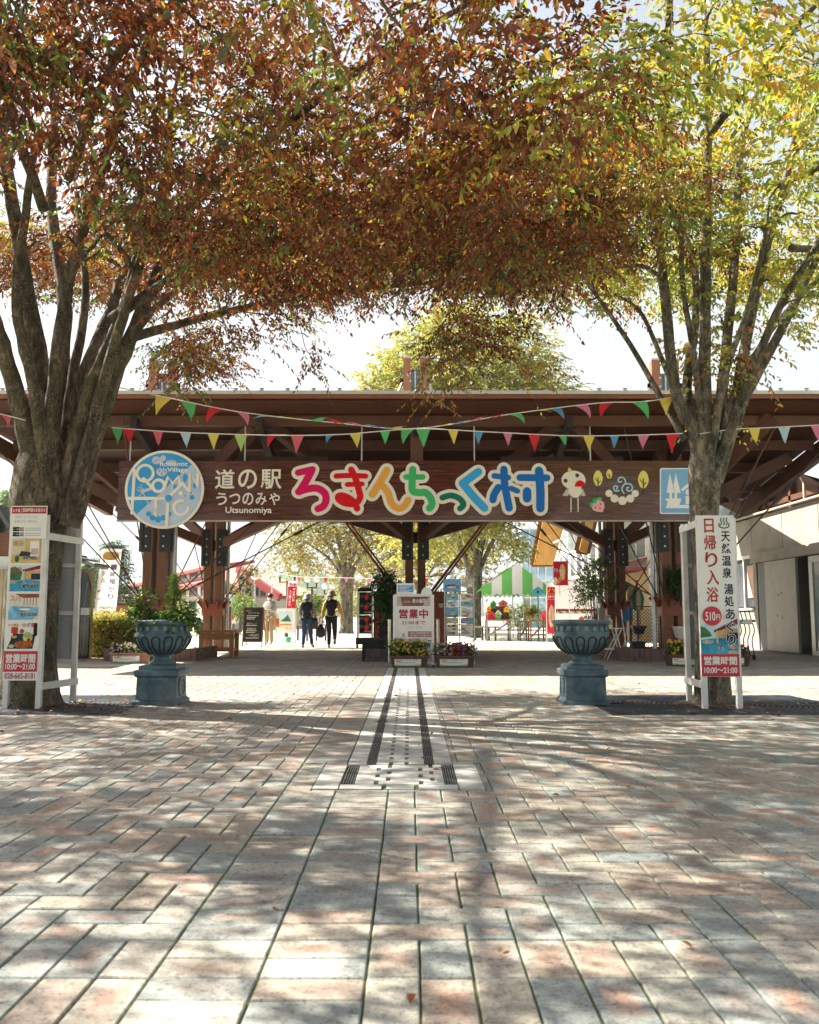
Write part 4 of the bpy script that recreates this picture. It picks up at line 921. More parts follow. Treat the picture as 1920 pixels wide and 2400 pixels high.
def photo(name, y0, y1, title, price, kind):
    b = pan_part(name); a, c = X(.08), X(.96); za, zc = zy(y1), zy(y0); h = zc - za; w_ = c - a
    def U(u): return a + w_ * u
    def Z(v): return za + h * v
    if kind == 'room':
        pn.rect(a, za, c, zc, .002, prgold); pn.rect(U(0), Z(.35), U(.45), Z(1), .0035, M('print_cream', (.70, .60, .40), .4, .1, 5, 0)); pn.rect(U(.62), Z(.3), U(.92), Z(.9), .0035, white); pn.rect(U(.66), Z(.35), U(.9), Z(.6), .005, M('print_linen', (.60, .45, .35), .4, .3, 9, 0)); pn.poly([(U(.25), Z(.3)), (U(.6), Z(.24)), (U(.66), Z(.44)), (U(.34), Z(.5))], .006, prdark); pn.disc(U(.2), Z(.18), w_ * .07, .006, prgrn, h * .14); pn.rect(U(.94), Z(0), U(1), Z(1), .0045, prtan)
    elif kind == 'spring':
        pn.rect(a, za, c, zc, .002, prsky); pn.poly([(U(0), Z(.4)), (U(.35), Z(.42)), (U(.4), Z(.75)), (U(.15), Z(.95)), (U(0), Z(.9))], .003, prgrn); pn.poly([(U(.4), Z(.82)), (U(1), Z(1)), (U(1), Z(.86)), (U(.45), Z(.74))], .005, roofr); pn.rect(U(.48), Z(.42), U(1), Z(.8), .0035, prtan); pn.rect(U(.7), Z(.45), U(1), Z(.68), .0045, prdark); pn.rect(U(.45), Z(.3), U(.49), Z(.78), .006, prgold)
        pn.poly([(U(0), Z(0)), (U(1), Z(0)), (U(1), Z(.4)), (U(.5), Z(.46)), (U(0), Z(.3))], .0055, water); pn.disc(U(.12), Z(.36), w_ * .14, .007, prrock, h * .07); pn.disc(U(.75), Z(.3), w_ * .12, .007, prrock, h * .05)
    elif kind == 'spa':
        pn.rect(a, za, c, zc, .002, M('print_pale_wall', (.72, .66, .55), .4, .12, 5, 0)); pn.poly([(U(.2), Z(1)), (U(1), Z(1)), (U(1), Z(.86)), (U(.45), Z(.84))], .0035, M('print_ceiling', (.32, .12, .05), .4, .4, 9, 0))
        for k in range(5): pn.rect(U(.5 + .1 * k), Z(.55), U(.515 + .1 * k), Z(.86), .004, roofr)
        pn.poly([(U(0), Z(0)), (U(.8), Z(0)), (U(1), Z(.3)), (U(1), Z(.48)), (U(.1), Z(.52)), (U(0), Z(.4))], .0045, M('print_pool', (.20, .48, .68), .35, .5, 10, 0)); pn.disc(U(.55), Z(.4), w_ * .2, .0055, white, h * .04)
    else:
        pn.poly([(U(0), Z(0)), (U(.85), Z(0)), (U(.93), Z(.55)), (U(.2), Z(.6))], .003, prdark); pn.disc(U(.55), Z(.16), w_ * .3, .006, M('print_cutlet', (.42, .13, .03), .5, .6, 20, 0), h * .16); pn.disc(U(.68), Z(.45), w_ * .16, .005, M('print_cabbage', (.50, .62, .22), .5, .5, 18, 0), h * .2); pn.disc(U(.72), Z(.34), w_ * .06, .0065, rd)
        pn.rect(U(.13), Z(.6), U(.34), Z(.84), .005, M('print_juice', (.50, .05, .03), .4, .2, 6, 0)); pn.disc(U(.48), Z(.68), w_ * .07, .005, M('print_tea', (.35, .10, .03), .4, .2, 6, 0), h * .09); pn.disc(U(.26), Z(.44), w_ * .13, .005, black, h * .1); pn.disc(U(.24), Z(.46), w_ * .09, .006, prtan, h * .06); pn.disc(U(.15), Z(.1), w_ * .09, .005, M('print_bowl', (.50, .55, .30), .4, .2, 6, 0), h * .07); pn.rect(U(.86), Z(.5), U(.98), Z(1), .004, black)
    if kind == 'food': pn.text('お食事処', U(.2), Z(.92), w_ * .36, h * .12, .009, orange, .01); pn.text('ゆず庵', U(.7), Z(.92), w_ * .42, h * .18, .009, inkr, .005)
    else:
        pn.text(title, U(.22), Z(.82), w_ * .34, h * .22, .009, M('ink_orange_red', (.55, .10, .03), .4, .1, 4, 0), .0)
        pn.text(price, U(.68), Z(.2), w_ * .58, h * .19, .0085, white, .07); pn.text(price, U(.68), Z(.2), w_ * .56, h * .17, .0115, ink, .018)
    b.build(name, pb_)
photo('room_photo', 390, 642, '宿泊', '¥4,900~', 'room'); photo('hot_spring_photo', 662, 930, '温泉', '¥510', 'spring'); photo('pool_photo', 955, 1218, 'スパ', '¥1,020', 'spa'); photo('meal_photo', 1252, 1512, '', '', 'food')
b = pan_part('x'); pn.rect(xl + .004, zy(1742), xr - .004, zy(1535), .003, redp); pn.text('営業時間', xm, zy(1608), W_ * .86, .098, .006, white, .035); pn.text('10:00～21:00', xm, zy(1690), W_ * .86, .062, .006, white, .03); pn.text('028-665-8181', xm, zy(1783), W_ * .88, .062, .004, inkr, .012); b.build('hours_panel', pb_)

F = (at(1652, 1640, 9.97).x, at(1733, 1640, 9.97).x, 9.97); B = (at(1616, 1640, 10.66).x + .0, at(1616, 1640, 10.66).x + .40, 10.66)
sb_ = T('day_bath_board', 'tall white day bath board with red and black vertical writing before the grey trunk', 'sign board', (F[0] + .2, 10.3, 0))
xl, xr = at(1645, 1588, 9.94).x, at(1735, 1588, 9.94).x; zt, zb = at(1670, 1208, 9.94).z, at(1690, 1586, 9.94).z; W_ = xr - xl; xm = (xl + xr) / 2
frame(sb_, F, B, at(1620, 1228, 9.97).z, at(1620, 1604, 9.97).z, at(1620, 1214, 9.97).z)
b = pan_part('panel'); pn.rect(xl, zb, xr, zt, 0, white, .025); b.build('panel', sb_)
def zf(f): return zt - f * (zt - zb)
H_ = zt - zb
def hz(yc): return (yc - 75) / 1640
grd = M('ink_brush_red', (.46, .05, .03), .45, .4, 3, 0)
b = pan_part('x')
for ch, y0, y1, xc in zip('日帰り入浴', (108, 280, 455, 635, 812), (255, 432, 608, 788, 965), (.33, .34, .36, .38, .36)): pn.text(ch, X(xc), zf(hz((y0 + y1) / 2)), W_ * .32 * (1 if ch != '日' else .8), H_ * (y1 - y0) / 1640, .004, grd, .018)
for ch, y0, y1 in zip('天然温泉', (240, 362, 490, 612), (345, 470, 595, 720)): pn.text(ch, X(.76), zf(hz((y0 + y1) / 2)), W_ * .24, H_ * .064, .004, ink, .02)
for ch, yc in zip('湯処あぐり', (832, 955, 1085, 1210, 1340)):
    if yc > 1050: pn.text(ch, X(.79), zf(hz(yc)), W_ * .26, H_ * .076, .0185, white, .07)
    pn.text(ch, X(.79), zf(hz(yc)), W_ * .24, H_ * (.066 if yc < 1200 else .07), .021 if yc > 1050 else .004, ink, .02)
for k in (-1, 0, 1):
    x_ = X(.73) + k * W_ * .075; pn.stroke([(x_ - .006, zf(hz(175))), (x_ + .006, zf(hz(150))), (x_ - .006, zf(hz(125))), (x_ + .004, zf(hz(102)))], .011, .003, M('ink_dark_green', (.02, .09, .06), .45, .1, 3, 0), .002)
pn.stroke([(X(.60), zf(hz(160))), (X(.61), zf(hz(190))), (X(.73), zf(hz(207))), (X(.85), zf(hz(190))), (X(.86), zf(hz(160)))], .013, .003, MATS['ink_dark_green'], .002)
b.build('vertical_lettering', sb_)
b = pan_part('x'); a, c, za, zc = xl + .006, xr - .006, zf(hz(1488)), zf(hz(1130)); w_ = c - a; h = zc - za
def U(u): return a + w_ * u
def Z(v): return za + h * v
pn.poly([(U(0), za), (U(1), za), (U(1), zc), (U(.55), Z(.8)), (U(0), Z(.85))], .002, prsky); pn.poly([(U(0), Z(.45)), (U(.3), Z(.5)), (U(.25), Z(.62)), (U(.12), Z(.74)), (U(0), Z(.78))], .003, prgrn); pn.poly([(U(.35), Z(.66)), (U(1), Z(1)), (U(1), Z(.84)), (U(.36), Z(.6))], .005, roofr); pn.rect(U(.45), Z(.4), U(1), Z(.72), .0035, prtan); pn.rect(U(.42), Z(.3), U(.46), Z(.66), .0065, prgold); pn.rect(U(.7), Z(.42), U(1), Z(.6), .0045, prdark)
pn.poly([(U(0), Z(0)), (U(1), Z(0)), (U(1), Z(.4)), (U(.5), Z(.45)), (U(0), Z(.4))], .0055, water); pn.disc(U(.18), Z(.34), w_ * .15, .007, prrock, h * .06); pn.disc(U(.86), Z(.22), w_ * .17, .007, prrock, h * .08); pn.disc(U(.85), Z(.05), w_ * .16, .0075, prrock, h * .05); pn.disc(U(.47), Z(.18), w_ * .03, .008, prtan, h * .05); pn.disc(U(.58), Z(.15), w_ * .03, .008, prtan, h * .05)
b.build('bath_photo', sb_)
b = pan_part('x'); pn.disc(X(.32), zf(hz(1105)), W_ * .25, .013, redp, n=40); pn.text('510', X(.27), zf(hz(1108)), W_ * .26, H_ * .055, .016, white, .02); pn.text('円', X(.47), zf(hz(1118)), W_ * .11, H_ * .036, .016, white, .02); b.build('price_disc', sb_)
b = pan_part('x'); pn.rect(xl + .003, zb + .003, xr - .003, zf(hz(1488)), .003, redp); pn.text('営業時間', xm, zf(hz(1555)), W_ * .86, .092, .006, white, .035); pn.text('10:00～21:00', xm, zf(hz(1650)), W_ * .86, .062, .006, white, .03); b.build('hours_panel', sb_)

# ------------------------------------------------------------------ urns
def verd(name, a, c):
    m, t, p = newmat(name); v = coord(t); n = noise(t, 5, 8, .7, v, .3)
    col = ramp(t, n, [(.32, a), (.5, tuple((x + y) / 2 for x, y in zip(a, c))), (.68, c)])
    f = ramp(t, noise(t, 14, 6, .75, coord(t, 'Object', (1, 1, 2.2))), [(.66, (0, 0, 0)), (.70, (.8, .8, .8))]); col = mixc(t, f, col, (.50, .47, .42))
    col = mixc(t, ramp(t, noise(t, 2.2, 4, .6, v), [(.55, (0, 0, 0)), (.68, (.5, .5, .5))]), col, (.17, .15, .10))
    t.links.new(col, p.inputs['Base Color']); p.inputs['Roughness'].default_value = .55; bump(t, p, noise(t, 40, 5, .7, v), .4, .006); return m
vd = verd('verdigris', (.020, .044, .068), (.12, .20, .225)); groove = M('urn_groove', (.008, .018, .024), .6, .3, 10, 0)
UX, UY = at(378, 1650, 10.62).x, 10.62
urn = T('urn_planter', 'blue green urn planter on square pedestal by the price board, small conifer planted in it', 'urn', (UX, UY, 0), 'stone urns flanking the entrance')
b = MB()
def sq(h0, h1, r0, r1): b.grid([[V((UX + sx * r, UY + sy * r, z)) for sx, sy in ((-1, -1), (1, -1), (1, 1), (-1, 1))] for r, z in ((r0, h0), (r1, h1))], vd, smooth=False)
prof = [(.262, 0), (.262, .035), (.238, .055), (.228, .07), (.222, .30), (.245, .315), (.25, .325), (.25, .375), (.235, .385), (.21, .39), (.21, .43), (.15, .445)]
b.grid([[V((UX + sx * r, UY + sy * r, z)) for sx, sy in ((-1, -1), (1, -1), (1, 1), (-1, 1))] for r, z in prof], vd, smooth=False)
b.face([V((UX + sx * .15, UY + sy * .15, .445)) for sx, sy in ((-1, -1), (1, -1), (1, 1), (-1, 1))], vd)
for k in range(4):
    a = k * math.pi / 2; Rv = V((math.cos(a), math.sin(a), 0)); Nn = Rv.cross(V((0, 0, 1))); pn = Pan(b, V((UX, UY, .185)) + Nn * .2265, Rv)
    w_, h, c = .125, .095, .035; o = [(-w_ + c, h), (-w_ + c, h - c), (-w_, h - c), (-w_, -h + c), (-w_ + c, -h + c), (-w_ + c, -h), (w_ - c, -h), (w_ - c, -h + c), (w_, -h + c), (w_, h - c), (w_ - c, h - c), (w_ - c, h)]
    for i in range(12):
        p, q_ = o[i], o[(i + 1) % 12]; pn.stroke([p, q_], .016, .001, vd, .009, False)
    pn.poly(o, .001, verd('x', (.02, .05, .08), (.07, .14, .17)) if 'urn_panel' not in MATS else MATS['urn_panel'])
    MATS['urn_panel'] = b.mats[-1]
b.build('pedestal', urn)
b = MB(); bp = [(.15, .445), (.155, .455), (.13, .475), (.105, .50), (.10, .52), (.12, .545), (.19, .575), (.26, .625), (.30, .68), (.316, .74), (.314, .78), (.303, .792), (.300, .80), (.302, .88), (.312, .888), (.328, .894), (.334, .91), (.334, .925), (.325, .94), (.30, .945), (.285, .93), (.28, .88)]
b.lathe(bp, (UX, UY, 0), vd, 48)
b.face([V((UX + .282 * math.cos(2 * math.pi * i / 24), UY + .282 * math.sin(2 * math.pi * i / 24), .885)) for i in range(24)], M('urn_soil', (.10, .07, .045), .95, .5, 25, .8))
def rz(z):
    for (r0, z0), (r1, z1) in zip(bp[:-1], bp[1:]):
        if z0 <= z <= z1: return r0 + (r1 - r0) * (z - z0) / (z1 - z0 + 1e-9)
    return .3
for k in range(14):
    a0 = 2 * math.pi * (k + .5) / 14; pts = []
    for u in [i / 24 for i in range(25)]:
        s = (u - .5) * 2; 
        if abs(s) < .5: az = math.sin(s * math.pi) * 0.150; z = .705 + .05 * math.cos(s * math.pi)
        else: g_ = (abs(s) - .5) * 2; az = math.copysign(0.150 * (1 - .25 * g_), s); z = .705 - .145 * g_
        r = rz(z) + .003; pts.append((UX + r * math.cos(a0 + az), UY + r * math.sin(a0 + az), z))
    b.tube(pts, .0085, groove, 6)
for k in range(20):
    a = 2 * math.pi * k / 20; Nn = V((math.cos(a), math.sin(a), 0)); Rv = V((0, 0, 1)).cross(Nn); pn = Pan(b, V((UX, UY, .845)) + Nn * .302, Rv)
    pn.poly([(-.03, .03), (-.024, .018), (-.03, .008), (-.03, -.018), (0, -.036), (.03, -.018), (.03, .008), (.024, .018), (.03, .03)], .010, vd, .02)
    pn.poly([(-.021, .024), (-.017, .014), (-.021, .004), (-.021, -.014), (0, -.026), (.021, -.014), (.021, .004), (.017, .014), (.021, .024)], .013, verd('y', (.06, .15, .18), (.16, .30, .30)) if 'urn_tile' not in MATS else MATS['urn_tile'], .004); MATS['urn_tile'] = b.mats[-1]
b.build('bowl', urn)
urn2 = copy_tree(urn); urn2.location = (at(1366, 1650, 10.62).x, 10.62, 0); urn2.rotation_euler.z = rad(90)
urn2['label'] = 'darker blue urn planter with bare soil on square pedestal, left of the day bath board'
# plants in the left urn
pl = T('shrub', 'low leafy green shrub spilling over the rim of the urn', 'plant', (UX, UY, .885))
def gcol(pal, w_): return lambda ci, P: palette(pal, w_, len(ci)) * NR.uniform(.7, 1.25, (len(ci), 1))
G1 = [(.06, .14, .025), (.10, .20, .03), (.04, .09, .02), (.20, .28, .06)]
C = np.array([(UX + R.uniform(-.29, .30), UY + R.uniform(-.24, .2), .97 + R.gauss(0, .05)) for _ in range(46)] + [(UX - .24 + R.gauss(0, .05), UY + R.gauss(0, .06), 1.14 + R.gauss(0, .07)) for _ in range(10)] + [(UX + .27 + R.gauss(0, .04), UY - .15, .98) for _ in range(6)])
leaf_mesh('foliage', *sprays(C, 4, 6, .12, .065, gcol(G1, [4, 4, 2, 2]), droop=.4, flat=.8, wr=.5), parent=pl)
b = MB()
for c in C: b.tube([(UX + (c[0] - UX) * .5, UY + (c[1] - UY) * .5, .88), tuple(c)], .004, barkR, 4, cap=False)
for k in range(2):
    x = UX - .13 + k * .07; P = [(x, UY - .1, .88), (x + .02, UY - .1, 1.1), (x - .03 + k * .04, UY - .12, 1.32)]; b.tube(smooth_path([V(p) for p in P]), .004, barkR, 4)
b.build('stem', pl)
cf = T('dwarf_conifer', 'small pointed light green conifer standing in the left urn', 'plant', (UX + .10, UY + .05, .885))
C = []
for i in range(150):
    u = R.random() ** .8; z = .92 + u * .52; r = .115 * (1 - u) ** .7 * math.sqrt(R.random()) + .006; a = R.random() * 6.28; C.append((UX + .10 + r * math.cos(a), UY + .05 + r * math.sin(a), z))
C = np.array(C); P, D, N, L, W, cc_ = sprays(C, 4, 5, .05, .03, gcol([(.16, .24, .05), (.24, .32, .07), (.10, .17, .04)], [3, 3, 2]), droop=-.9, flat=1.5, wr=.25)
leaf_mesh('foliage', P, D, N, L, W, cc_, parent=cf)
b = MB(); b.tube([(UX + .10, UY + .05, .88), (UX + .10, UY + .05, 1.38)], [.012, .004], barkR, 6); b.build('stem', cf)
# ------------------------------------------------------------------ flower boxes and the things round the middle column
BRN = M('box_brown', (.085, .045, .035), .45, .15, 8, .1); TER = M('box_terracotta', (.36, .17, .10), .6, .15, 8, .1); card = M('card_white', (.76, .77, .70), .5, .05, 4, 0); cgrn = M('card_green', (.22, .48, .12), .5, .1, 4, 0)
FL = dict(yellow=[(.72, .42, .02), (.75, .50, .05)], pink=[(.70, .30, .45), (.75, .45, .55)], red=[(.65, .02, .05)], magenta=[(.45, .01, .25), (.38, .02, .28)], white=[(.78, .72, .70), (.74, .30, .40)])
def flowers(root, x0, x1, y, z, h, spec, nleaf=110, dens=70, fs=.026):
    C = np.array([(R.uniform(x0, x1), y + R.uniform(-.12, .12), z + R.random() ** 1.2 * h * (1 - .3 * abs((i / nleaf) - .5))) for i in range(nleaf)])
    leaf_mesh('foliage', *sprays(C, 4, 5, .10, .05, gcol([(.05, .13, .025), (.09, .19, .03), (.14, .25, .05)], [3, 3, 2]), flat=.9, droop=.1, wr=.5), parent=root)
    P, D, N, L, C2 = [], [], [], [], []
    for a, c, kinds in spec:
        for i in range(int(dens * (c - a))):
            x = x0 + (x1 - x0) * (a + (c - a) * R.random()); u = R.random()
            p = np.array((x, y - .11 - .07 * R.random() if u < .7 else y + R.uniform(-.1, .1), z + h * (R.uniform(.1, 1.0) if u < .7 else R.uniform(.85, 1.12)))); k = R.choice(kinds); col = R.choice(FL[k])
            nn = np.array((R.uniform(-.4, .4), -1, R.uniform(.2, 1.0))); nn /= np.linalg.norm(nn); t1 = np.cross(nn, (0, 0, 1)); t1 /= np.linalg.norm(t1); t2 = np.cross(nn, t1)
            for q_ in range(5):
                g_ = q_ * 1.2566; P.append(p); D.append(t1 * math.cos(g_) + t2 * math.sin(g_) + nn * .15); N.append(nn); L.append(fs * R.uniform(.8, 1.15)); C2.append(col)
    L = np.array(L); tag(leaf_mesh('blossoms', np.array(P), np.array(D), np.array(N), L, L * .85, np.array(C2), parent=root), kind='stuff')
def flower_box(lab, xa, xb, ybase, m, spec, group, h=.26, D=None, z0=0.0):
    D = D or gr(960, ybase).y; x0, x1 = at(xa, ybase, D).x, at(xb, ybase, D).x; y = D + .16
    r = T('flower_box', lab, 'flower box', ((x0 + x1) / 2, y, z0), group)
    b = MB(); e = .035
    b.grid([[V((x0 + e * (1 - k) - o, y - .14 - .02 * k - o, z)), V((x1 - e * (1 - k) + o, y - .14 - .02 * k - o, z)), V((x1 - e * (1 - k) + o, y + .14 + .02 * k + o, z)), V((x0 + e * (1 - k) - o, y + .14 + .02 * k + o, z))] for k, z, o in ((0, z0 + .0, 0), (1, z0 + .19, 0), (1, z0 + .195, .018), (1, z0 + .225, .018), (1, z0 + .225, -.015), (1, z0 + .18, -.015))], m, smooth=False)
    b.face([(x0, y - .14, z0 + .19), (x1, y - .14, z0 + .19), (x1, y + .14, z0 + .19), (x0, y + .14, z0 + .19)], M('pot_soil', (.05, .035, .02), .95, .5, 20, .5)); b.build('trough', r)
    b = MB(); pn = Pan(b, (0, y - .163, z0), (1, 0, 0), (0, -.1, 1)); cx_ = (x0 + x1) / 2 - .03; w_ = (x1 - x0) * .36
    pn.rect(cx_ - w_, .03, cx_ + w_, .165, .004, card); pn.poly([(cx_ - w_, .032), (cx_ + w_, .032), (cx_ + w_, .065), (cx_, .045), (cx_ - w_, .06)], .006, cgrn)
    for k in range(9): pn.rect(cx_ - w_ * .9 + k * w_ * .19, .145, cx_ - w_ * .9 + k * w_ * .19 + w_ * .14, .156, .0055, redp if k % 3 else orange, .001)
    for k in range(11): pn.rect(cx_ - w_ * .8 + k * w_ * .13, .09, cx_ - w_ * .8 + k * w_ * .13 + w_ * (.05 + .05 * R.random()), .107, .0055, inkg, .001)
    pn.rect(cx_ - w_ * .9, .12, cx_ - w_ * .5, .134, .0055, redp, .001); b.build('label_card', r)
    flowers(r, x0 + .02, x1 - .02, y, z0 + .20, h, spec); return r
GB_ = 'flower boxes on the paving'
flower_box('brown flower box full of yellow blossoms before the white open board', 916, 1003, 1565, BRN, [(0, 1, ['yellow'])], GB_, .30)
flower_box('brown flower box with pink red and magenta petunias before the leaflet rack', 1022, 1113, 1565, BRN, [(0, .4, ['pink']), (.4, .62, ['red']), (.55, 1, ['magenta'])], GB_, .25)
flower_box('brown flower box of yellow blossoms left of the day bath board', 1568, 1652, 1562, BRN, [(0, 1, ['yellow'])], GB_, .28)
flower_box('brown flower box of magenta blossoms showing right of the day bath board', 1672, 1760, 1562, BRN, [(0, 1, ['magenta'])], GB_, .20)
flower_box('terracotta flower box with white and pink blossoms before the clipped hedge', 256, 343, 1556, TER, [(0, 1, ['white', 'pink'])], GB_, .20)

D = 17.95
ob = T('open_board', 'white framed standing board with large red opening letters behind yellow flowers', 'sign board', (at(969, 1500, D).x, D, 0))
x0, x1 = at(924, 1500, D).x, at(1015, 1500, D).x; z1 = at(960, 1394, D).z; b = MB(); w_ = x1 - x0; h = z1 - .06; pn = Pan(b, (0, D, 0))
pn.rect(x0 + .02, .10, x1 - .02, z1 - .02, 0, white, .03); pn.rect(x0 + .05, z1 - .22, x1 - .05, z1 - .035, .002, M('board_band', (.20, .07, .05), .4, .6, 5, 0)); pn.poly([(x0 + .05, z1 - .22), (x0 + .16, z1 - .22), (x0 + .12, z1 - .04), (x0 + .05, z1 - .04)], .004, grw); pn.poly([(x1 - .2, z1 - .22), (x1 - .05, z1 - .22), (x1 - .05, z1 - .04), (x1 - .12, z1 - .08)], .004, grw)
pn.text('レストラン', x0 + w_ * .33, z1 - .14, .15, .04, .006, white, .02); pn.text('麦の楽園', x0 + w_ * .64, z1 - .12, .26, .085, .006, white, .015); b.build('panel', ob)
b = MB(); pn = Pan(b, (0, D, 0)); mar = M('letter_maroon', (.40, .03, .07), .4, .35, 6, 0)
for i, ch in enumerate('営業中'): pn.text(ch, x0 + w_ * (.24 + .26 * i), z1 - .37, .175, .185, .004, mar, .04)
pn.text('21:00まで', x0 + w_ * .5, z1 - .54, .46, .075, .004, mar, .012); pn.text('ラストオーダー 20:30', x0 + w_ * .55, z1 - .63, .26, .03, .004, mar, .0)
pn.rect(x0 + w_ * .36, z1 - .82, x1 - .03, z1 - .71, .003, M('letter_mauve', (.40, .20, .26), .4, .3, 4, 0)); pn.text('店内へは左手階段下りて', x0 + w_ * .68, z1 - .742, .40, .035, .005, white, .02); pn.text('右に回してご入場下さい', x0 + w_ * .68, z1 - .79, .40, .035, .005, white, .02)
pn.rect(x0 + w_ * .36, z1 - 1.0, x0 + w_ * .68, z1 - .85, .003, grw); pn.poly([(x0 + w_ * .46, z1 - .98), (x0 + w_ * .58, z1 - .96), (x0 + w_ * .52, z1 - .88)], .005, mar); pn.rect(x0 + w_ * .72, z1 - 1.0, x1 - .05, z1 - .93, .003, pblue); pn.rect(x0 + w_ * .2, z1 - .82, x0 + w_ * .28, z1 - .75, .003, grw); pn.rect(x0 + w_ * .2, z1 - .92, x0 + w_ * .28, z1 - .86, .003, grw); pn.rect(x0 + w_ * .2, z1 - 1.0, x0 + w_ * .3, z1 - .93, .003, cgrn)
pn.rect(x0 + w_ * .12, z1 - 1.02, x0 + w_ * .125, z1 - .72, .003, inkg)
b.build('lettering', ob)
b = MB(); alu = M('aluminium', (.62, .63, .62), .35, .08, 5, 0, .5)
for x in (x0, x1): b.box(x - .022, D - .02, .0, x + .022, D + .03, z1, alu); b.box(x - .022, D - .02, 0, x + .022, D + .35, .03, alu)
b.box(x0 + .022, D - .02, z1 - .02, x1 - .022, D + .03, z1 + .015, alu); b.box(x0 + .022, D - .02, .06, x1 - .022, D + .03, .10, alu); b.build('frame', ob)
b = MB(); pn = Pan(b, (0, D - .005, 0)); xa, xb = at(930, 1380, D).x, at(972, 1380, D).x; za, zb = z1 + .02, at(950, 1367, D).z
pn.rect(xa, za, xb, zb, 0, white, .02); pn.rect(xa + .025, za + .03, xb - .025, zb - .035, .002, M('card_blue', (.06, .30, .62), .4, .1, 4, 0))
for k in range(5): pn.rect(xa + .05, zb - .06 - .027 * k, xb - .06 - .05 * (k % 3), zb - .05 - .027 * k, .004, white, .001)
b.build('blue_card', ob)
b = MB(); pn = Pan(b, (0, D - .005, 0)); X_ = at(1000, 1390, D).x; pn.disc(X_, z1 + .0, .11, 0, white, .15, a0=0, a1=180, th=.02); b.build('round_card', ob)
# leaflet rack
D = 19.0
rk = T('leaflet_rack', 'metal leaflet rack with two columns of posters right of the white open board', 'rack', (at(1078, 1500, D).x, D, 0))
b = MB(); xs_ = [at(p, 1450, D).x for p in (1043, 1077, 1111)]; zt = at(1078, 1358, D).z
for x in (xs_[0], xs_[2]): b.tube([(x, D, 0), (x, D, zt)], .014, galv, 8); b.box(x - .02, D - .2, 0, x + .02, D + .2, .03, galv)
b.tube([(xs_[1], D + .01, .3), (xs_[1], D + .01, zt - .1)], .01, M('rack_green', (.04, .16, .07), .4), 8)
for z in (.35, .8, 1.15, zt - .25, zt): b.tube([(xs_[0], D + .012, z), (xs_[2], D + .012, z)], .009, galv, 8)
b.build('frame', rk)
pal = [M('poster_' + n_, c, .45, .45, 9, 0) for n_, c in dict(aqua=(.25, .55, .60), sky=(.15, .40, .65), cream=(.72, .68, .52), white=(.75, .75, .72), sand=(.62, .50, .28), rose=(.62, .18, .14), navy=(.03, .10, .22), moss=(.14, .25, .10)).items()]
def poster(x0, x1, z0, z1, Dp, m_, extra, par, name='poster'):
    b = MB(); pn = Pan(b, (0, Dp, 0)); pn.rect(x0, z0, x1, z1, 0, m_, .004); w_, h = x1 - x0, z1 - z0
    for k in range(extra):
        u, v_ = R.uniform(.05, .5), R.uniform(.05, .8); pn.rect(x0 + w_ * u, z0 + h * v_, x0 + w_ * min(.96, u + R.uniform(.2, .5)), z0 + h * min(.97, v_ + R.uniform(.05, .16)), .002 + k * .0007, R.choice(pal + [redp, inkg, ink, orange]), .001)
    b.build(name, par)
for cx0, cx1 in ((xs_[0] + .025, xs_[1] - .02), (xs_[1] + .02, xs_[2] - .025)):
    z = at(1078, 1391, D).z
    for k, hh in enumerate((.155, .125, .22, .13, .25)): poster(cx0, cx1, z - hh + .006, z, D - .02, pal[(k * 3 + int(cx0 > xs_[0] + .1) * 2) % 5 if k < 4 else 2], 9, rk); z -= hh
poster(at(1039, 1370, D).x, at(1080, 1370, D).x, at(1060, 1385, D).z, at(1060, 1357, D).z, D - .03, pal[1], 8, rk, 'header_card'); poster(at(1082, 1370, D).x, at(1108, 1370, D).x, at(1060, 1376, D).z, at(1060, 1358, D).z, D - .03, pal[2], 6, rk, 'header_card')
# brick bed with dark box, bollards
brk = M('bed_brick', (.10, .075, .075), .8, .4, 6, .3); drkw = WOOD('old_black_timber', (.02, .018, .014), .8, .5, weather=(.03, .038, .018))
def brick_bed(lab, x0, x1, y0, y1, m_):
    b = MB(); r = T('brick_bed', lab, 'planting bed', ((x0 + x1) / 2, y0, 0)); h = .17
    n_ = int((x1 - x0) / .11)
    for k in range(n_): b.box(x0 + (x1 - x0) * k / n_ + .004, y0, .085, x0 + (x1 - x0) * (k + 1) / n_ - .004, y0 + .2, h + .1, m_)
    n_ = int((x1 - x0) / .22)
    for k in range(n_): b.box(x0 + (x1 - x0) * k / n_ + .003, y0 + .005, 0, x0 + (x1 - x0) * (k + 1) / n_ - .003, y0 + .2, .08, m_)
    n_ = int((y1 - y0) / .11)
    for xx in (x0, x1 - .2):
        for k in range(1, n_): b.box(xx, y0 + (y1 - y0) * k / n_ + .004 + .1, .0, xx + .2, y0 + (y1 - y0) * (k + 1) / n_ - .004 + .1, h + .1, m_)
    b.build('brickwork', r); s = MB(); s.face([(x0 + .1, y0 + .1, h + .02), (x1 - .1, y0 + .1, h + .02), (x1 - .1, y1, h + .02), (x0 + .1, y1, h + .02)], M('bed_soil', (.05, .045, .03), .95, .5, 15, .6)); s.build('soil', r); return r
brick_bed('low dark brick bed round the foot of the middle column', at(856, 1550, 19.9).x, 1.35, 19.9, 24.6, brk)
brk2 = M('bed_brick_red', (.17, .10, .085), .8, .4, 6, .3)
brick_bed('low reddish brick bed under the right column and lattice', at(1462, 1550, 19.9).x, 6.9, 19.9, 23.6, brk2)
brick_bed('brick bed under the left column behind the urn', -6.6, -4.6, 19.9, 22.0, brk2)
D = 20.2; b = MB(); x0, x1 = at(849, 1500, D).x, at(905, 1500, D).x
r = T('timber_chest', 'blackened mossy timber chest with flat lid beside the white open board', 'chest', (x0, D, 0))
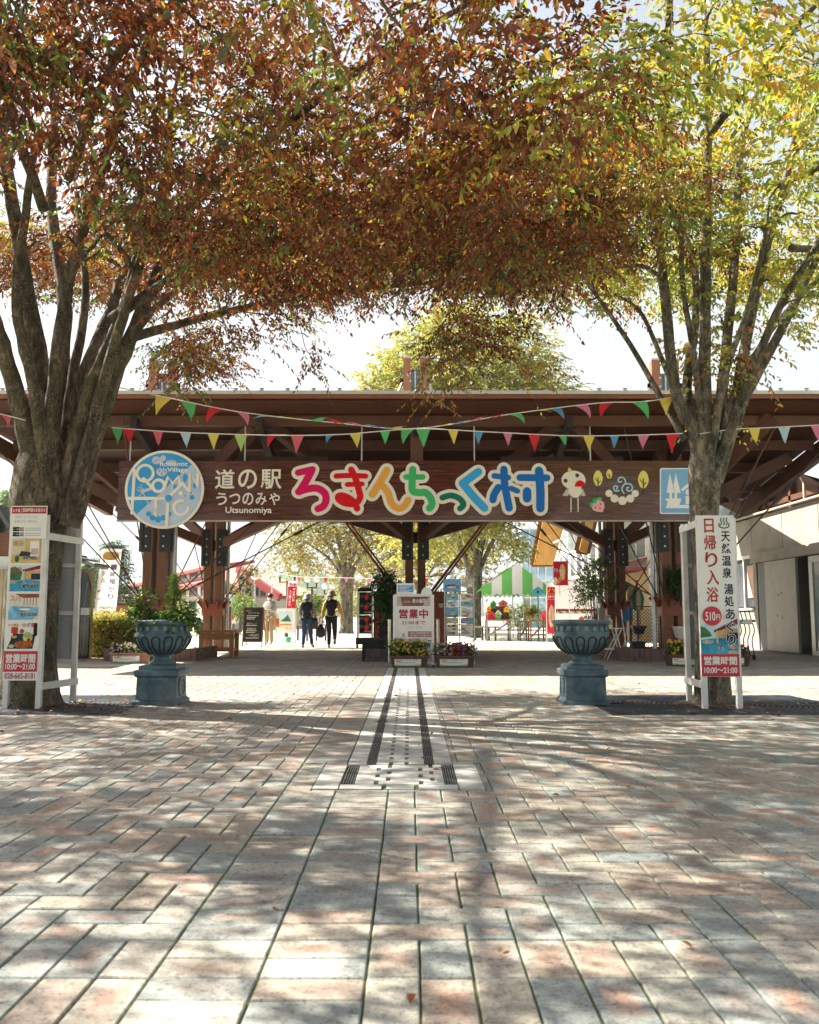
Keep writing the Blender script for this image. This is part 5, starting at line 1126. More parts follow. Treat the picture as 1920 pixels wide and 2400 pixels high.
b.box(x0, D, 0, x1, D + .5, at(870, 1500, D).z, drkw); b.build('body', r); b = MB(); b.box(x0 - .03, D - .03, at(870, 1500, D).z, x1 + .03, D + .52, at(870, 1495, D).z, WOOD('chest_lid', (.05, .055, .04), .8)); b.build('lid', r)
D = 20.6; tag(MB.build((lambda b: (b.box(at(889, 1470, D).x, D, .2, at(903, 1470, D).x, D + .15, at(895, 1468, D).z, drkw), b)[1])(MB()), 'post', loc=(at(895, 1470, D).x, D, 0)), 'short black square timber post by the chest', 'post')
for px_, lab in ((913, 'silver bollard left of the white open board'), (1027, 'silver bollard with hanging chain right of the white open board')):
    D = 19.3; p = at(px_, 1500, D); zt = at(px_, 1454, D).z; r = T('bollard', lab, 'bollard', (p.x, D, 0), 'silver chain bollards'); b = MB(); b.tube([(p.x, D, 0), (p.x, D, zt)], .034, M('polished_steel', (.60, .57, .50), .22, .08, 4, 0, .9), 14); b.build('post', r)
    b = MB(); b.tube([(p.x, D, zt), (p.x, D, zt + .02)], .04, MATS['polished_steel'], 14); b.build('cap', r)
b = MB(); a = at(1024, 1462, 19.3); c = at(1012, 1500, 21.5); b.tube([a.lerp(c, i / 8) - V((0, 0, .12 * math.sin(math.pi * i / 8))) for i in range(9)], .012, galv, 6); tag(b.build('chain', loc=a), 'sagging steel chain hooked to the bollard behind the open board', 'chain')
# dark bush behind the chest, display screens
def bush(name, lab, pts, nt_, ln, pal_, cat='bush', wr=.5, tl=.25, stem=None):
    C = np.array(pts); base = (float(C[:, 0].mean()), float(C[:, 1].mean()), stem if stem is not None else 0.0); r = T(name, lab, cat, base)
    leaf_mesh('foliage', *sprays(C, nt_, 6, tl, ln, pal_, flat=.8, droop=.35, wr=wr), parent=r)
    b = MB()
    if cat == 'creeper':
        base = tuple(C.mean(0)); stem = base[2]
    for c in C[::max(1, len(C) // 16)]: b.tube(smooth_path([V(base), V((base[0] * .5 + c[0] * .5, base[1] * .5 + c[1] * .5, base[2] * .4 + c[2] * .6)), V(c)], 3), [.014] * 3 + [.009] * 3 + [.004], barkR, 5, cap=False)
    b.build('stem', r); return r
def cloud(px_, py_, D, rx, ry, n_, dz=.5, dens=.6): return [tuple(at(px_ + rx * math.sqrt(R.random()) * math.cos(a), py_ + ry * math.sqrt(R.random()) * math.sin(a), D + R.gauss(0, dz))) for a in [R.random() * 6.28 for _ in range(n_)]]
DG = gcol([(.03, .08, .02), (.05, .12, .03), (.02, .05, .015)], [3, 3, 2]); MG = gcol([(.10, .17, .03), (.16, .24, .05), (.06, .11, .02)], [3, 3, 2]); YG = gcol([(.34, .36, .10), (.42, .40, .12), (.22, .26, .06)], [3, 3, 2])
bush('bush', 'dark green leafy bush climbing left of the middle column', cloud(905, 1385, 22.6, 22, 42, 90) + cloud(915, 1440, 22.6, 14, 40, 50), 5, .09, DG)
scr = M('screen_terracotta', (.36, .09, .05), .6, .3, 3, .1); scp = M('screen_pink', (.62, .16, .20), .5, .25, 3, 0)
for nm, lab, xa, xb, ya, yb, D, m_ in (('screen_panel', 'terracotta display panel behind the dark bush', 878, 905, 1388, 1490, 26.5, scr), ('screen_panel', 'pink sheet panel behind the chest', 893, 926, 1420, 1500, 26.2, scp), ('screen_panel', 'brown red panel between the open board and the leaflet rack', 1012, 1046, 1386, 1500, 26.5, scr)):
    b = MB(); p, q_ = at(xa, yb, D), at(xb, ya, D); b.box(p.x, D, 0, q_.x, D + .05, q_.z, m_); b.box(p.x - .03, D - .02, 0, p.x, D + .07, q_.z + .04, steel_d); b.box(q_.x, D - .02, 0, q_.x + .03, D + .07, q_.z + .04, steel_d); tag(b.build(nm, loc=(p.x, D, 0)), lab, 'panel')
D = 21.2; b = MB(); x_ = at(1034, 1400, D).x; b.tube([(x_, D, at(1, 1383, D).z), (x_, D, at(1, 1414, D).z)], .012, rodm, 6); b.box(x_ - .05, D - .05, at(1, 1424, D).z, x_ + .05, D + .05, at(1, 1413, D).z, M('lantern_frame', (.45, .42, .34), .5)); b.box(x_ - .06, D - .06, at(1, 1413.5, D).z, x_ + .06, D + .06, at(1, 1411, D).z, steel_d); b.tube([(x_, D, 0.19), (x_, D, at(1, 1424, D).z)], .01, rodm, 6); tag(b.build('lantern_stake', loc=(x_, D, .19)), 'thin rusty stake carrying a small wire lantern beside the leaflet rack', 'lantern')
# strawberry rack
D = 27.6; r = T('display_rack', 'tall wheeled display rack with panels of strawberries on black', 'rack', (at(862, 1480, D).x, D, 0)); b = MB(); xs_ = [at(p, 1450, D).x for p in (838, 872, 886)]; zt = at(860, 1386, D).z
for x in xs_: b.tube([(x, D, .1), (x, D, zt)], .018, galv, 8); b.tube([(x, D + .5, .1), (x, D + .5, zt)], .018, galv, 8)
for z in (.2, .75, 1.2, 1.6, zt): b.tube([(xs_[0], D, z), (xs_[2], D, z)], .012, galv, 6)
for x in (xs_[0], xs_[1]): b.tube([(x - .03, D, .06), (x + .03, D, .06)], .06, black, 12)
b.box(xs_[0] - .05, D - .05, .12, xs_[1] + .1, D + .5, .32, black); b.build('frame', r)
for z0, z1 in ((.45, .98), (1.02, 1.68)):
    b = MB(); pn = Pan(b, (0, D - .02, 0)); a, c = xs_[0] + .05, xs_[1] - .01; pn.rect(a, z0, c, z1, 0, black, .02); h = z1 - z0
    for k in range(2):
        zc = z0 + h * (.3 + .45 * k); pn.poly([(a + .22, zc - .09), (a + .30, zc + .02), (a + .27, zc + .08), (a + .17, zc + .08), (a + .14, zc + .02)], .003, redp); pn.disc(a + .08, zc + .05, .045, .003, prgrn); pn.disc(a + .34, zc + .1, .03, .003, cgrn); pn.disc(a + .25, zc + .12, .05, .0025, prgrn, .03)
    pn.text('tochigi', (a + c) / 2 + .08, z0 + .06, .22, .05, .004, white); b.build('panel', r)
b = MB(); b.box(xs_[0], D - .03, 1.70, xs_[1], D + .02, 1.76, drkw); pn = Pan(b, (0, D - .03, 0)); pn.disc((xs_[0] + xs_[1]) / 2, 1.76, (xs_[1] - xs_[0]) / 2, 0, drkw, .07, a0=0, a1=180); b.build('header', r)

# ------------------------------------------------------------------ left side of the plaza
beige = WOOD('beige_slat', (.50, .40, .26), .7, .7); tile = M('dark_tile', (.10, .11, .12), .5, .3, 8, .3); cedar = WOOD('cedar', (.24, .10, .045), .6)
b = MB(); D = 19.2; X1 = at(24, 1400, D).x; r = T('slat_hut', 'beige slatted hut with dark gable roof at the left edge', 'hut', (X1 - 1, D, 0)); zt = at(1, 1334, D).z
k = X1
while k > X1 - 2.6: b.box(k - .075, D, 0, k - .005, D + .04, zt, beige); k -= .08
b.box(X1 - 2.6, D + .05, 0, X1 - .01, D + 2.5, zt - .01, cedar); b.build('wall', r)
b = MB(); ze = at(24, 1243, D).z; zp = at(0, 1214, D).z; b.bar((X1 - .3, D + 1.2, zp + .25), (X1 + .03, D + 1.2, ze + .05), 3.0, .08, tile, up=(0, 0, 1)); b.bar((X1 - .3, D + 1.2, zp + .25), (X1 - 2.5, D + 1.2, ze - .8), 3.0, .08, tile); b.build('roof', r)
b = MB(); b.box(X1 - 2.4, D + .3, zt + .3, X1 - .03, D + 2.0, ze - .02, cedar); b.box(X1 - 2.4, D + .2, zt, X1 - .15, D + .26, zt + .28, white); b.build('gable', r)
D = 21.0; xa, xb = at(140, 1400, D).x, at(211, 1400, D).x; zt = at(1, 1335, D).z
r = T('kiosk', 'wooden kiosk with ribbed grey roof and black rounded glass front beside the hedge', 'kiosk', (xa, D, 0)); b = MB(); b.box(xa - 1.2, D + .1, 0, xb - .06, D + .42, zt, beige); b.box(xb - .30, D - .02, .02, xb - .22, D + .1, zt, WOOD('pale_post', (.55, .38, .18), .6)); b.build('wall', r)
b = MB(); pts = [(xb - .20, .03), (xb, .03), (xb, zt - .5)] + [(xb - .2 + .2 * math.cos(rad(a)), zt - .5 + .45 * math.sin(rad(a))) for a in range(10, 91, 20)] + [(xb - .20, zt - .05)]; pn = Pan(b, (0, D, 0)); pn.poly(pts, .0, GLASS('black_glass', (.012, .016, .016), .1), .08); pn.rect(xb - .2, 1.0, xb, 1.16, .004, galv); pn.stroke([(xb - .1, .1), (xb - .09, .95)], .012, .003, galv, .01); pn.stroke([(xb - .12, 1.2), (xb - .06, zt - .3)], .012, .003, galv, .01); b.build('glass_front', r)
b = MB(); z2 = at(1, 1296, D).z; xr_ = at(236, 1330, D).x
for k in range(5):
    u0, u1 = k / 5, (k + 1) / 5; p = V((xr_ - 1.1 * u0 ** .8, D - .2, zt + .05 + (z2 - zt) * math.sin(u0 * 1.5))); q_ = V((xr_ - 1.1 * u1 ** .8, D - .2, zt + .05 + (z2 - zt) * math.sin(u1 * 1.5))); b.bar(p + V((0, .35, 0)), q_ + V((0, .35, .02)), .8, .07, M('roof_grey', (.40, .41, .42), .6, .15, 6, .1)); b.tube([p + V((0, -.12, .04)), p + V((0, .7, .04))], .045, tile, 8)
b.build('roof', r)
# clipped hedge
x0, x1 = at(196, 1500, 21.6).x, at(345, 1500, 21.6).x
r = T('hedge', 'clipped yellow green hedge below the white vertical banner', 'hedge', ((x0 + x1) / 2, 22.5, 0)); zt = .97
C = [];
for i in range(1500):
    u = R.random()
    if u < .55: C.append((R.uniform(x0, x1), 21.65 + R.uniform(0, .15), R.uniform(.04, zt)))
    elif u < .85: C.append((R.uniform(x0, x1), R.uniform(21.6, 23.4), zt + R.gauss(0, .03)))
    else: C.append((x1 + R.uniform(-.1, .05), R.uniform(21.6, 23.4), R.uniform(.04, zt)))
C = np.array(C)
leaf_mesh('foliage', *sprays(C, 3, 5, .12, .045, gcol([(.40, .38, .09), (.50, .46, .12), (.24, .24, .06), (.36, .24, .08)], [4, 3, 3, 1]), flat=1.2, droop=-.2, wr=.5), parent=r)
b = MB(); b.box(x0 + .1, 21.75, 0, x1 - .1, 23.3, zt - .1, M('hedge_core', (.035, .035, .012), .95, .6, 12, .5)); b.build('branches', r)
# vertical banners
def banner(lab, xt, yt, xb, yb, wpx, D, m_, post_side, parts_fn, post_m=None, zfoot=0):
    a, c = at(xt, yt, D), at(xb, yb, D); w_ = wpx / FPX * D; r = T('banner', lab, 'banner', (c.x, D, zfoot)); U = (a - c); h = U.length; Un = U.normalized(); b = MB(); rows = []
    for i in range(9):
        v_ = i / 8; rows.append([c + Un * h * v_ + V((w_ * j / 6, .025 * math.sin(j * 1.1 + v_ * 5) - .01, 0)) for j in range(7)])
    b.grid(rows, m_, closed=False); b.build('cloth', r)
    b = MB(); pn = Pan(b, c + V((0, -.045, 0)), (1, 0, 0), Un); parts_fn(pn, w_, h); b.build('print', r)
    b = MB(); s = -.015 if post_side < 0 else w_ + .015; f = c + V((s, .02, 0)); b.tube([(f.x - U.x / U.z * (f.z - zfoot), D + .02, zfoot), f + U + V((0, 0, .03))], .014, post_m or alu, 8); b.tube([a + V((-.02, .02, .01)), a + V((w_ + .02, .02, .01))], .01, post_m or alu, 6); b.build('pole', r); return r
lav = M('letter_lavender', (.26, .25, .50), .5, .1, 4, 0); clw, t_, p_ = newmat('banner_cloth'); p_.inputs['Base Color'].default_value = (.80, .79, .78, 1); p_.inputs['Roughness'].default_value = .8
tl_ = nd(t_, 'ShaderNodeBsdfTranslucent'); tl_.inputs['Color'].default_value = (.80, .79, .78, 1); ms_ = nd(t_, 'ShaderNodeMixShader'); t_.links.new(p_.outputs[0], ms_.inputs[1]); t_.links.new(tl_.outputs[0], ms_.inputs[2]); t_.links.new(ms_.outputs[0], t_.nodes['Material Output'].inputs['Surface'])
def pf(pn, w_, h):
    pn.disc(w_ * .5, h * .9, w_ * .42, .002, M('banner_amber', (.75, .48, .12), .6, .3, 5, 0), h * .07)
    pn.vtext('一時預かり', w_ * .70, h * .73, w_ * .30, h * .112, .002, lav, .03); pn.vtext('ホテル', w_ * .26, h * .73, w_ * .27, h * .10, .002, lav, .03)
    pn.text('WanWan', w_ * .56, h * .115, w_ * .8, h * .045, .002, M('letter_brown', (.40, .16, .06), .5), .03); pn.text('Calm', w_ * .5, h * .055, w_ * .6, h * .05, .002, M('letter_amber', (.55, .33, .08), .5), .03)
    for k in range(7): pn.disc(w_ * R.uniform(.03, .2), h * R.uniform(.15, .42), w_ * .035, .002 + k * .0002, pblue)
banner('white vertical banner with lavender writing and amber top above the hedge', 240, 1288, 223, 1442, 47, 22.9, clw, -1, pf)
def pf2(pn, w_, h):
    pn.rect(0, h * .8, w_, h, .002, clw); pn.disc(w_ * .72, h * .88, w_ * .14, .004, redp); pn.stroke([(w_ * .2, h * .9), (w_ * .42, h * .87)], w_ * .1, .004, redp, .002)
    pn.vtext('夢は思い出', w_ * .68, h * .7, w_ * .26, h * .10, .003, white, .03); pn.vtext('スイーツさん', w_ * .3, h * .62, w_ * .26, h * .095, .003, white, .03)
banner('red vertical banner with white writing beside the lamp post behind the walkers', 677, 1362, 672, 1426, 21, 34, redp, -1, pf2)
# wooden bench
bw = WOOD('bench_orange', (.42, .19, .06), .5); D = 21.7; x0, x1 = at(466, 1500, D).x, at(538, 1500, D).x; zt = at(1, 1477, D).z
r = T('bench', 'varnished orange brown wooden bench between the left urn and the chalkboard', 'bench', ((x0 + x1) / 2, D, 0)); b = MB()
for k in range(3): b.box(x0 - .03, D - .03 + .24 * k, zt - .06, x1 + .17, D + .20 + .24 * k, zt, bw)
b.build('seat', r)
for x in (x0, x1):
    for y in (D, D + .62): b = MB(); b.box(x, y, 0, x + .10, y + .08, zt - .062, bw); b.build('leg', r)
b = MB()
for y in (D + .02, D + .64): b.box(x0 + .1, y, zt - .22, x1, y + .03, zt - .09, bw); b.box(x0 + .1, y, .14, x1, y + .03, .22, bw)
b.box(x0 + .03, D + .08, .14, x0 + .07, D + .62, .22, bw); b.box(x1 + .03, D + .08, .14, x1 + .07, D + .62, .22, bw); b.build('rail', r)
# chalkboard
D = 29.0; r = T('chalkboard', 'black chalkboard easel in dark wooden frame with white handwriting', 'chalkboard', (at(592, 1510, D).x, D, 0)); b = MB(); p0, p1 = at(570, 1502, D), at(614, 1424, D); wf = WOOD('easel_wood', (.16, .07, .035), .6)
lean = .18; O = V((0, D - .0, 0)); Uv = V((0, lean, 1)).normalized(); pn = Pan(b, O, (1, 0, 0), Uv); slate = M('slate', (.018, .022, .020), .8, .3, 6, 0); chalk = M('chalk', (.62, .62, .58), .9, .2, 20, 0)
pn.rect(p0.x, p0.z, p1.x, p1.z, 0, slate, .02); w_, h = p1.x - p0.x, p1.z - p0.z
for s, x, y, ww, hh in (('本日の', .22, .92, .26, .05), ('おすすめ', .5, .85, .6, .05), ('黒キレイ', .42, .52, .55, .06), ('幹番品店', .42, .37, .5, .06), ('一杯55円', .52, .17, .6, .08)): pn.text(s, p0.x + w_ * x, p0.z + h * y, w_ * ww, h * hh, .003, chalk, .0)
for y in (.76, .71, .66, .46, .30, .25, .08): pn.rect(p0.x + w_ * .12, p0.z + h * y, p0.x + w_ * R.uniform(.5, .85), p0.z + h * (y + .018), .003, chalk, .001)
b.build('slate', r); b = MB(); pn = Pan(b, O, (1, 0, 0), Uv)
for a, c in ((p0.x - .04, p0.x), (p1.x, p1.x + .04)): pn.rect(a, .0, c, p1.z + .03, .012, wf, .035)
pn.rect(p0.x, p1.z, p1.x, p1.z + .03, .012, wf, .035); pn.rect(p0.x, p0.z - .04, p1.x, p0.z, .012, wf, .035); b.build('frame', r)
for x in (p0.x - .02, p1.x + .02): b = MB(); b.bar((x, D + .75, 0), (x, D + .25, p1.z), .035, .03, bw); b.build('leg', r)
# white notice easel
D = 33.0; r = T('notice_easel', 'white standing notice board with small landscape poster behind the checked shirt person', 'notice board', (at(668, 1500, D).x, D, 0)); b = MB(); p0, p1 = at(648, 1484, D), at(692, 1426, D); pn = Pan(b, (0, D, 0)); pn.rect(p0.x, p0.z, p1.x, p1.z, 0, white, .04); w_, h = p1.x - p0.x, p1.z - p0.z
pn.rect(p0.x + w_ * .12, p0.z + h * .45, p0.x + w_ * .85, p0.z + h * .88, .003, prsky); pn.poly([(p0.x + w_ * .2, p0.z + h * .47), (p0.x + w_ * .8, p0.z + h * .47), (p0.x + w_ * .6, p0.z + h * .75), (p0.x + w_ * .45, p0.z + h * .62)], .006, prgrn); pn.rect(p0.x + w_ * .12, p0.z + h * .15, p0.x + w_ * .85, p0.z + h * .42, .003, pal[2]); pn.rect(p0.x + w_ * .18, p0.z + h * .32, p0.x + w_ * .8, p0.z + h * .37, .005, orange); b.build('panel', r)
b = MB()
for x in (p0.x - .02, p1.x + .02): b.box(x - .02, D - .02, 0, x + .02, D + .03, p1.z, alu); b.box(x - .02, D - .3, 0, x + .02, D + .3, .03, alu)
b.build('frame', r); b = MB(); b.lathe([(.01, .02), (.09, .02), (.11, .2), (.09, .22), (.01, .2)], (p1.x - .2, D - .25, 0), M('basin_green', (.05, .45, .16), .4), 16); tag(b.build('basin', loc=(p1.x - .2, D - .25, 0)), 'small bright green basin under the white notice board', 'basin')

# ------------------------------------------------------------------ people
def skin_obj(name, chains, m_, parent, sub=2, root=0):
    """chains: list of lists of (point, radius); shared points join the chains"""
    vs, rs, es, ix = [], [], [], {}
    for ch in chains:
        pv = None
        for p, r_ in ch:
            k = tuple(round(c, 4) for c in p)
            if k not in ix: ix[k] = len(vs); vs.append(V(p)); rs.append(r_)
            if pv is not None and pv != ix[k]: es.append((pv, ix[k]))
            pv = ix[k]
    me = bpy.data.meshes.new(name); me.from_pydata([tuple(v) for v in vs], es, [])
    o = bpy.data.objects.new(name, me); COL.objects.link(o); o.parent = parent
    sm = o.modifiers.new('skin', 'SKIN'); sm.use_smooth_shade = True; sl = me.skin_vertices[0].data
    for i, r_ in enumerate(rs): sl[i].radius = (r_, r_) if not hasattr(r_, '__len__') else r_; sl[i].use_root = (i == root)
    ss = o.modifiers.new('sub', 'SUBSURF'); ss.levels = sub; ss.render_levels = sub
    me.materials.append(m_); BASE[o.name] = V((0, 0, 0)); return o
def child(b, name, parent):
    me = bpy.data.meshes.new(name); me.from_pydata([tuple(p) for p in b.v], [], b.f)
    for m in b.mats: me.materials.append(m)
    me.polygons.foreach_set('material_index', b.m); me.polygons.foreach_set('use_smooth', b.sm); me.update()
    o = bpy.data.objects.new(name, me); COL.objects.link(o); o.parent = parent; return o
skinm = M('skin', (.46, .26, .17), .5, .1, 8, 0); hairm = M('hair_black', (.02, .016, .014), .5, .3, 40, .2); shoe = M('shoe_dark', (.03, .03, .032), .6, .2, 8, 0); soleg = M('sole_grey', (.30, .29, .26), .7, .2, 8, 0)
def checkm(name, a, c, s):
    m, t, p = newmat(name); k = nd(t, 'ShaderNodeTexChecker'); k.inputs['Scale'].default_value = s; k.inputs[1].default_value = (*a, 1); k.inputs[2].default_value = (*c, 1)
    t.links.new(coord(t), k.inputs[0]); col = mixc(t, ramp(t, noise(t, 30, 3), [(.45, (0, 0, 0)), (.6, (1, 1, 1))]), k.outputs[0], tuple((x + y) / 2 for x, y in zip(a, c))); t.links.new(col, p.inputs['Base Color']); p.inputs['Roughness'].default_value = .85; return m
chk = checkm('check_cloth', (.62, .60, .54), (.06, .055, .05), 34); chk2 = checkm('check_sleeve', (.42, .38, .30), (.04, .04, .045), 30)
def person(lab, loc, rz, J, cl, scale=1.0):
    r = T('person', lab, 'person', loc); r.rotation_euler.z = rz; r.scale = (scale,) * 3; BASE[r.name] = V((0, 0, 0)); g = J
    def hand(w, h_):
        d = (V(h_) - V(w)).normalized(); sd = d.cross(V((0, 1, 0)) if abs(d.y) < .8 else V((1, 0, 0))).normalized(); palm = V(w) + d * .06; ch = [[(V(w), .022), (palm, (.034, .018))]]
        for k, L in enumerate((.07, .08, .078, .06)):
            q0 = palm + sd * (.02 * (k - 1.5)) + d * .02; q1 = q0 + d * L * .5; q2 = q1 + (d * .8 + V((0, .4, 0))).normalized() * L * .5; ch.append([(palm, .03), (q0, .010), (q1, .009), (q2, .007)])
        t0 = V(w) + d * .03 + sd * -.03; ch.append([(V(w), .022), (t0, .012), (t0 + (d - sd * .6).normalized() * .05, .009)]); return ch
    body = [[(g['pel'], .12), (g['spi'], .115), (g['che'], .125), (g['nek'], .055), (g['nek2'], .055), (g['hed'], .085), (g['top'], .075)]]
    for s in 'lr':
        body.append([(g['che'], .125), (g['sho' + s], .062), (g['elb' + s], .045), (g['wri' + s], .03)])
        body.append([(g['pel'], .12), (g['hip' + s], .088), (g['kne' + s], .058), (g['ank' + s], .04), (g['toe' + s], .035)])
    skin_obj('body', body, skinm, r)
    for s in 'lr': skin_obj('hand', hand(g['wri' + s], g['han' + s]), skinm, r, 1)
    hp = V(g['hed']); f = V(g['face'])   # face direction
    b = MB(); sd = f.cross(V((0, 0, 1))).normalized()
    for s in (-1, 1): b.ball(hp + f * .088 + sd * s * .033 + V((0, 0, .01)), .011, black, 8, 6); b.ball(hp + sd * s * .092, .03, skinm, 8, 6, (.4, .7, 1))
    b.ball(hp + f * .105 + V((0, 0, -.02)), .018, skinm, 8, 6, (.7, 1, 1.2)); b.ball(hp + f * .088 + V((0, 0, -.055)), .02, M('lip', (.40, .16, .13), .5), 8, 6, (1, .5, .4)); child(b, 'face', r)
    tr = []
    for s in 'lr':
        k, a, h_ = V(g['kne' + s]), V(g['ank' + s]), V(g['hip' + s]); tr.append([(V(g['pel']) + V((0, 0, .03)), .14), (h_, .105), (k, .075), (k.lerp(a, .5), .066), (k.lerp(a, .8), .062), (a, .058)])
    skin_obj('trousers', tr, cl['trousers'], r)
    for s in 'lr':
        a, t_ = V(g['ank' + s]), V(g['toe' + s]); skin_obj('shoe', [[(a + V((0, 0, .0)), .052), (a.lerp(t_, .4) + V((0, 0, -.01)), .056), (t_, .046)]], cl['shoe'], r, 1)
    top = [[(V(g['pel']) + V((0, 0, -.02)), cl.get('hem', .155)), (g['spi'], .142), (g['che'], .15), (V(g['nek']) + V((0, 0, -.03)), .07)]]
    for s in 'lr':
        q = -1 if s == 'l' else 1; top.append([(g['che'], .15), (V(g['che']) + V((.085 * q, 0, -.02)), .125), (V(g['spi']) + V((.085 * q, 0, 0)), .11)]); top.append([(g['che'], .15), (g['sho' + s], .09)])
    sl = []
    for s in 'lr':
        e, w_ = V(g['elb' + s]), V(g['wri' + s]); sl.append([(V(g['sho' + s]), .076), (V(g['sho' + s]).lerp(e, .5), .064), (e, .058), (e.lerp(w_, .85), .046)])
    skin_obj('top', top, cl['top'], r)
    for c in sl: skin_obj('sleeve', [c], cl['sleeve'], r)
    if cl.get('hat') is not None:
        b = MB(); c = hp + V((0, 0, .02)); b.lathe([(.16, -.045), (.155, -.02), (.118, .015), (.112, .06), (.095, .115), (.05, .13), (.005, .132)], c, cl['hat'], 18); b.lathe([(.16, -.046), (.118, .0)], c, cl['hat'], 18); child(b, 'hat', r)
    b = MB(); b.ball(hp - f * .012 + V((0, 0, .025)), .106, cl.get('hair', hairm), 14, 8, (1, 1, .98)); child(b, 'hair', r)
    if cl.get('mask'):
        b = MB(); b.ball(hp + f * .05 + V((0, 0, -.05)), .065, white, 12, 8, (1, 1, .75)); child(b, 'mask', r)
    return r
def base_j(**k):
    g = dict(pel=(0, 0, .90), spi=(0, 0, 1.10), che=(0, .0, 1.30), nek=(0, .0, 1.42), nek2=(0, .01, 1.47), hed=(0, .015, 1.555), top=(0, .015, 1.60), face=(0, 1, 0),
             shol=(-.17, 0, 1.35), shor=(.17, 0, 1.35), elbl=(-.23, -.03, 1.09), elbr=(.23, -.03, 1.09), wril=(-.25, .04, .87), wrir=(.25, .04, .87), hanl=(-.25, .06, .78), hanr=(.25, .06, .78),
             hipl=(-.09, 0, .85), hipr=(.09, 0, .85), knel=(-.09, .05, .47), kner=(.09, .0, .47), ankl=(-.09, 0, .075), ankr=(.09, 0, .075), toel=(-.10, .15, .035), toer=(.10, .15, .035)); g.update(k); return g
D = 28.2
x_ = at(776, 1518, D).x
person('person walking away in sun hat, black vest, ochre sleeves and black trousers', (x_, D, 0), 0, base_j(knel=(-.07, .12, .48), ankl=(-.07, .08, .075), toel=(-.08, .23, .035), kner=(.10, .10, .49), ankr=(.13, -.24, .24), toer=(.12, -.22, .09), shol=(-.16, 0, 1.35), elbl=(-.24, -.02, 1.08), wril=(-.25, .04, .85), hanl=(-.25, .06, .77), elbr=(.26, -.1, 1.13), wrir=(.36, .0, .93), hanr=(.38, .03, .85)),
       dict(trousers=M('cloth_black', (.014, .016, .024), .85, .3, 10, .1), top=M('vest_black', (.012, .014, .022), .8, .3, 8, .2), sleeve=M('sleeve_ochre', (.58, .33, .06), .85, .12, 8, .1), shoe=soleg, hat=M('hat_tan', (.30, .22, .16), .9, .15, 10, .2)), 1.03)
x_ = at(718, 1518, D).x
person('person walking away in navy vest, checked sleeves, jeans and pale grey hat', (x_, D, 0), 0, base_j(knel=(-.08, .06, .47), ankl=(-.10, -.06, .075), toel=(-.11, .07, .035), kner=(.11, .12, .48), ankr=(.17, .06, .09), toer=(.22, .18, .04), hed=(.02, .03, 1.53), top=(.02, .03, 1.575), elbr=(.25, -.02, 1.08), wrir=(.28, .08, .90), hanr=(.29, .1, .82), elbl=(-.22, .08, 1.08), wril=(-.17, .22, .98), hanl=(-.15, .29, .93)),
       dict(trousers=M('jeans_blue', (.03, .07, .14), .85, .3, 8, .1), top=M('vest_navy', (.018, .03, .055), .85, .25, 8, .15), sleeve=chk2, shoe=soleg, hem=.19, hat=M('hat_grey', (.40, .41, .42), .9, .15, 14, .2)), .985)
D = 31.0; x_ = at(632, 1510, D).x
person('person in checked shirt, khaki trousers and white mask standing beside the chalkboard', (x_, D, 0), rad(150), base_j(face=(0, 1, 0), elbl=(-.24, .06, 1.10), wril=(-.06, .22, 1.12), hanl=(.02, .25, 1.13), elbr=(.24, .06, 1.08), wrir=(.05, .24, 1.06), hanr=(-.03, .25, 1.05), knel=(-.08, .03, .47), kner=(.08, .06, .47)),
       dict(trousers=M('khaki', (.34, .25, .15), .85, .12, 8, .1), top=chk, sleeve=chk, shoe=M('shoe_white', (.62, .60, .55), .6), hem=.18, mask=True), 1.03)
def bag(name, lab, px_, py_, D, w_, h, m_, m2, round_=False):
    p = at(px_, py_, D); r = T(name, lab, 'bag', (p.x, D, p.z)); b = MB(); rows = []
    for k, z in ((.86, 0), (1, .15), (1.02, .5), (.95, .85), (.85, 1.0)) if not round_ else ((.45, 0), (.95, .15), (1.08, .4), (.8, .7), (.3, 1.0)):
        rows.append([V((p.x + w_ / 2 * k * math.copysign(abs(math.cos(a)) ** .6, math.cos(a)), D + .07 * k * math.copysign(abs(math.sin(a)) ** .6, math.sin(a)), p.z + h * z)) for a in [2 * math.pi * i / 16 for i in range(16)]])
    b.grid(rows, m_); b.face(rows[0][::-1], m_); b.face(rows[-1], m_)
    if m2 and not round_:
        for k in (-.28, .0, .28): b.box(p.x + w_ * k - .02, D - .077, p.z + .05 * h, p.x + w_ * k + .02, D - .066, p.z + h * .7, m2)
    b.build('pouch', r); b = MB(); b.tube(smooth_path([V((p.x - w_ * .25, D, p.z + h)), V((p.x - w_ * .12, D, p.z + h * 1.45)), V((p.x + w_ * .12, D, p.z + h * 1.45)), V((p.x + w_ * .25, D, p.z + h))], 5), .012, m_, 6); b.build('strap', r)
bag('handbag', 'black handbag with grey stripes carried by the person in navy vest', 735, 1474, 28.27, .27, .34, M('bag_black', (.012, .013, .016), .5, .2, 8, .1), M('bag_grey', (.10, .11, .12), .5))
bag('carrier_bag', 'full dark blue carrier bag held by the person in black vest', 752, 1495, 28.25, .26, .42, M('bag_navy', (.015, .02, .035), .4, .4, 9, .3), None, True)
bag('shoulder_bag', 'orange shoulder bag on the person in the checked shirt', 649, 1470, 30.8, .17, .30, M('bag_orange', (.48, .20, .05), .5, .15, 8, .1), None)
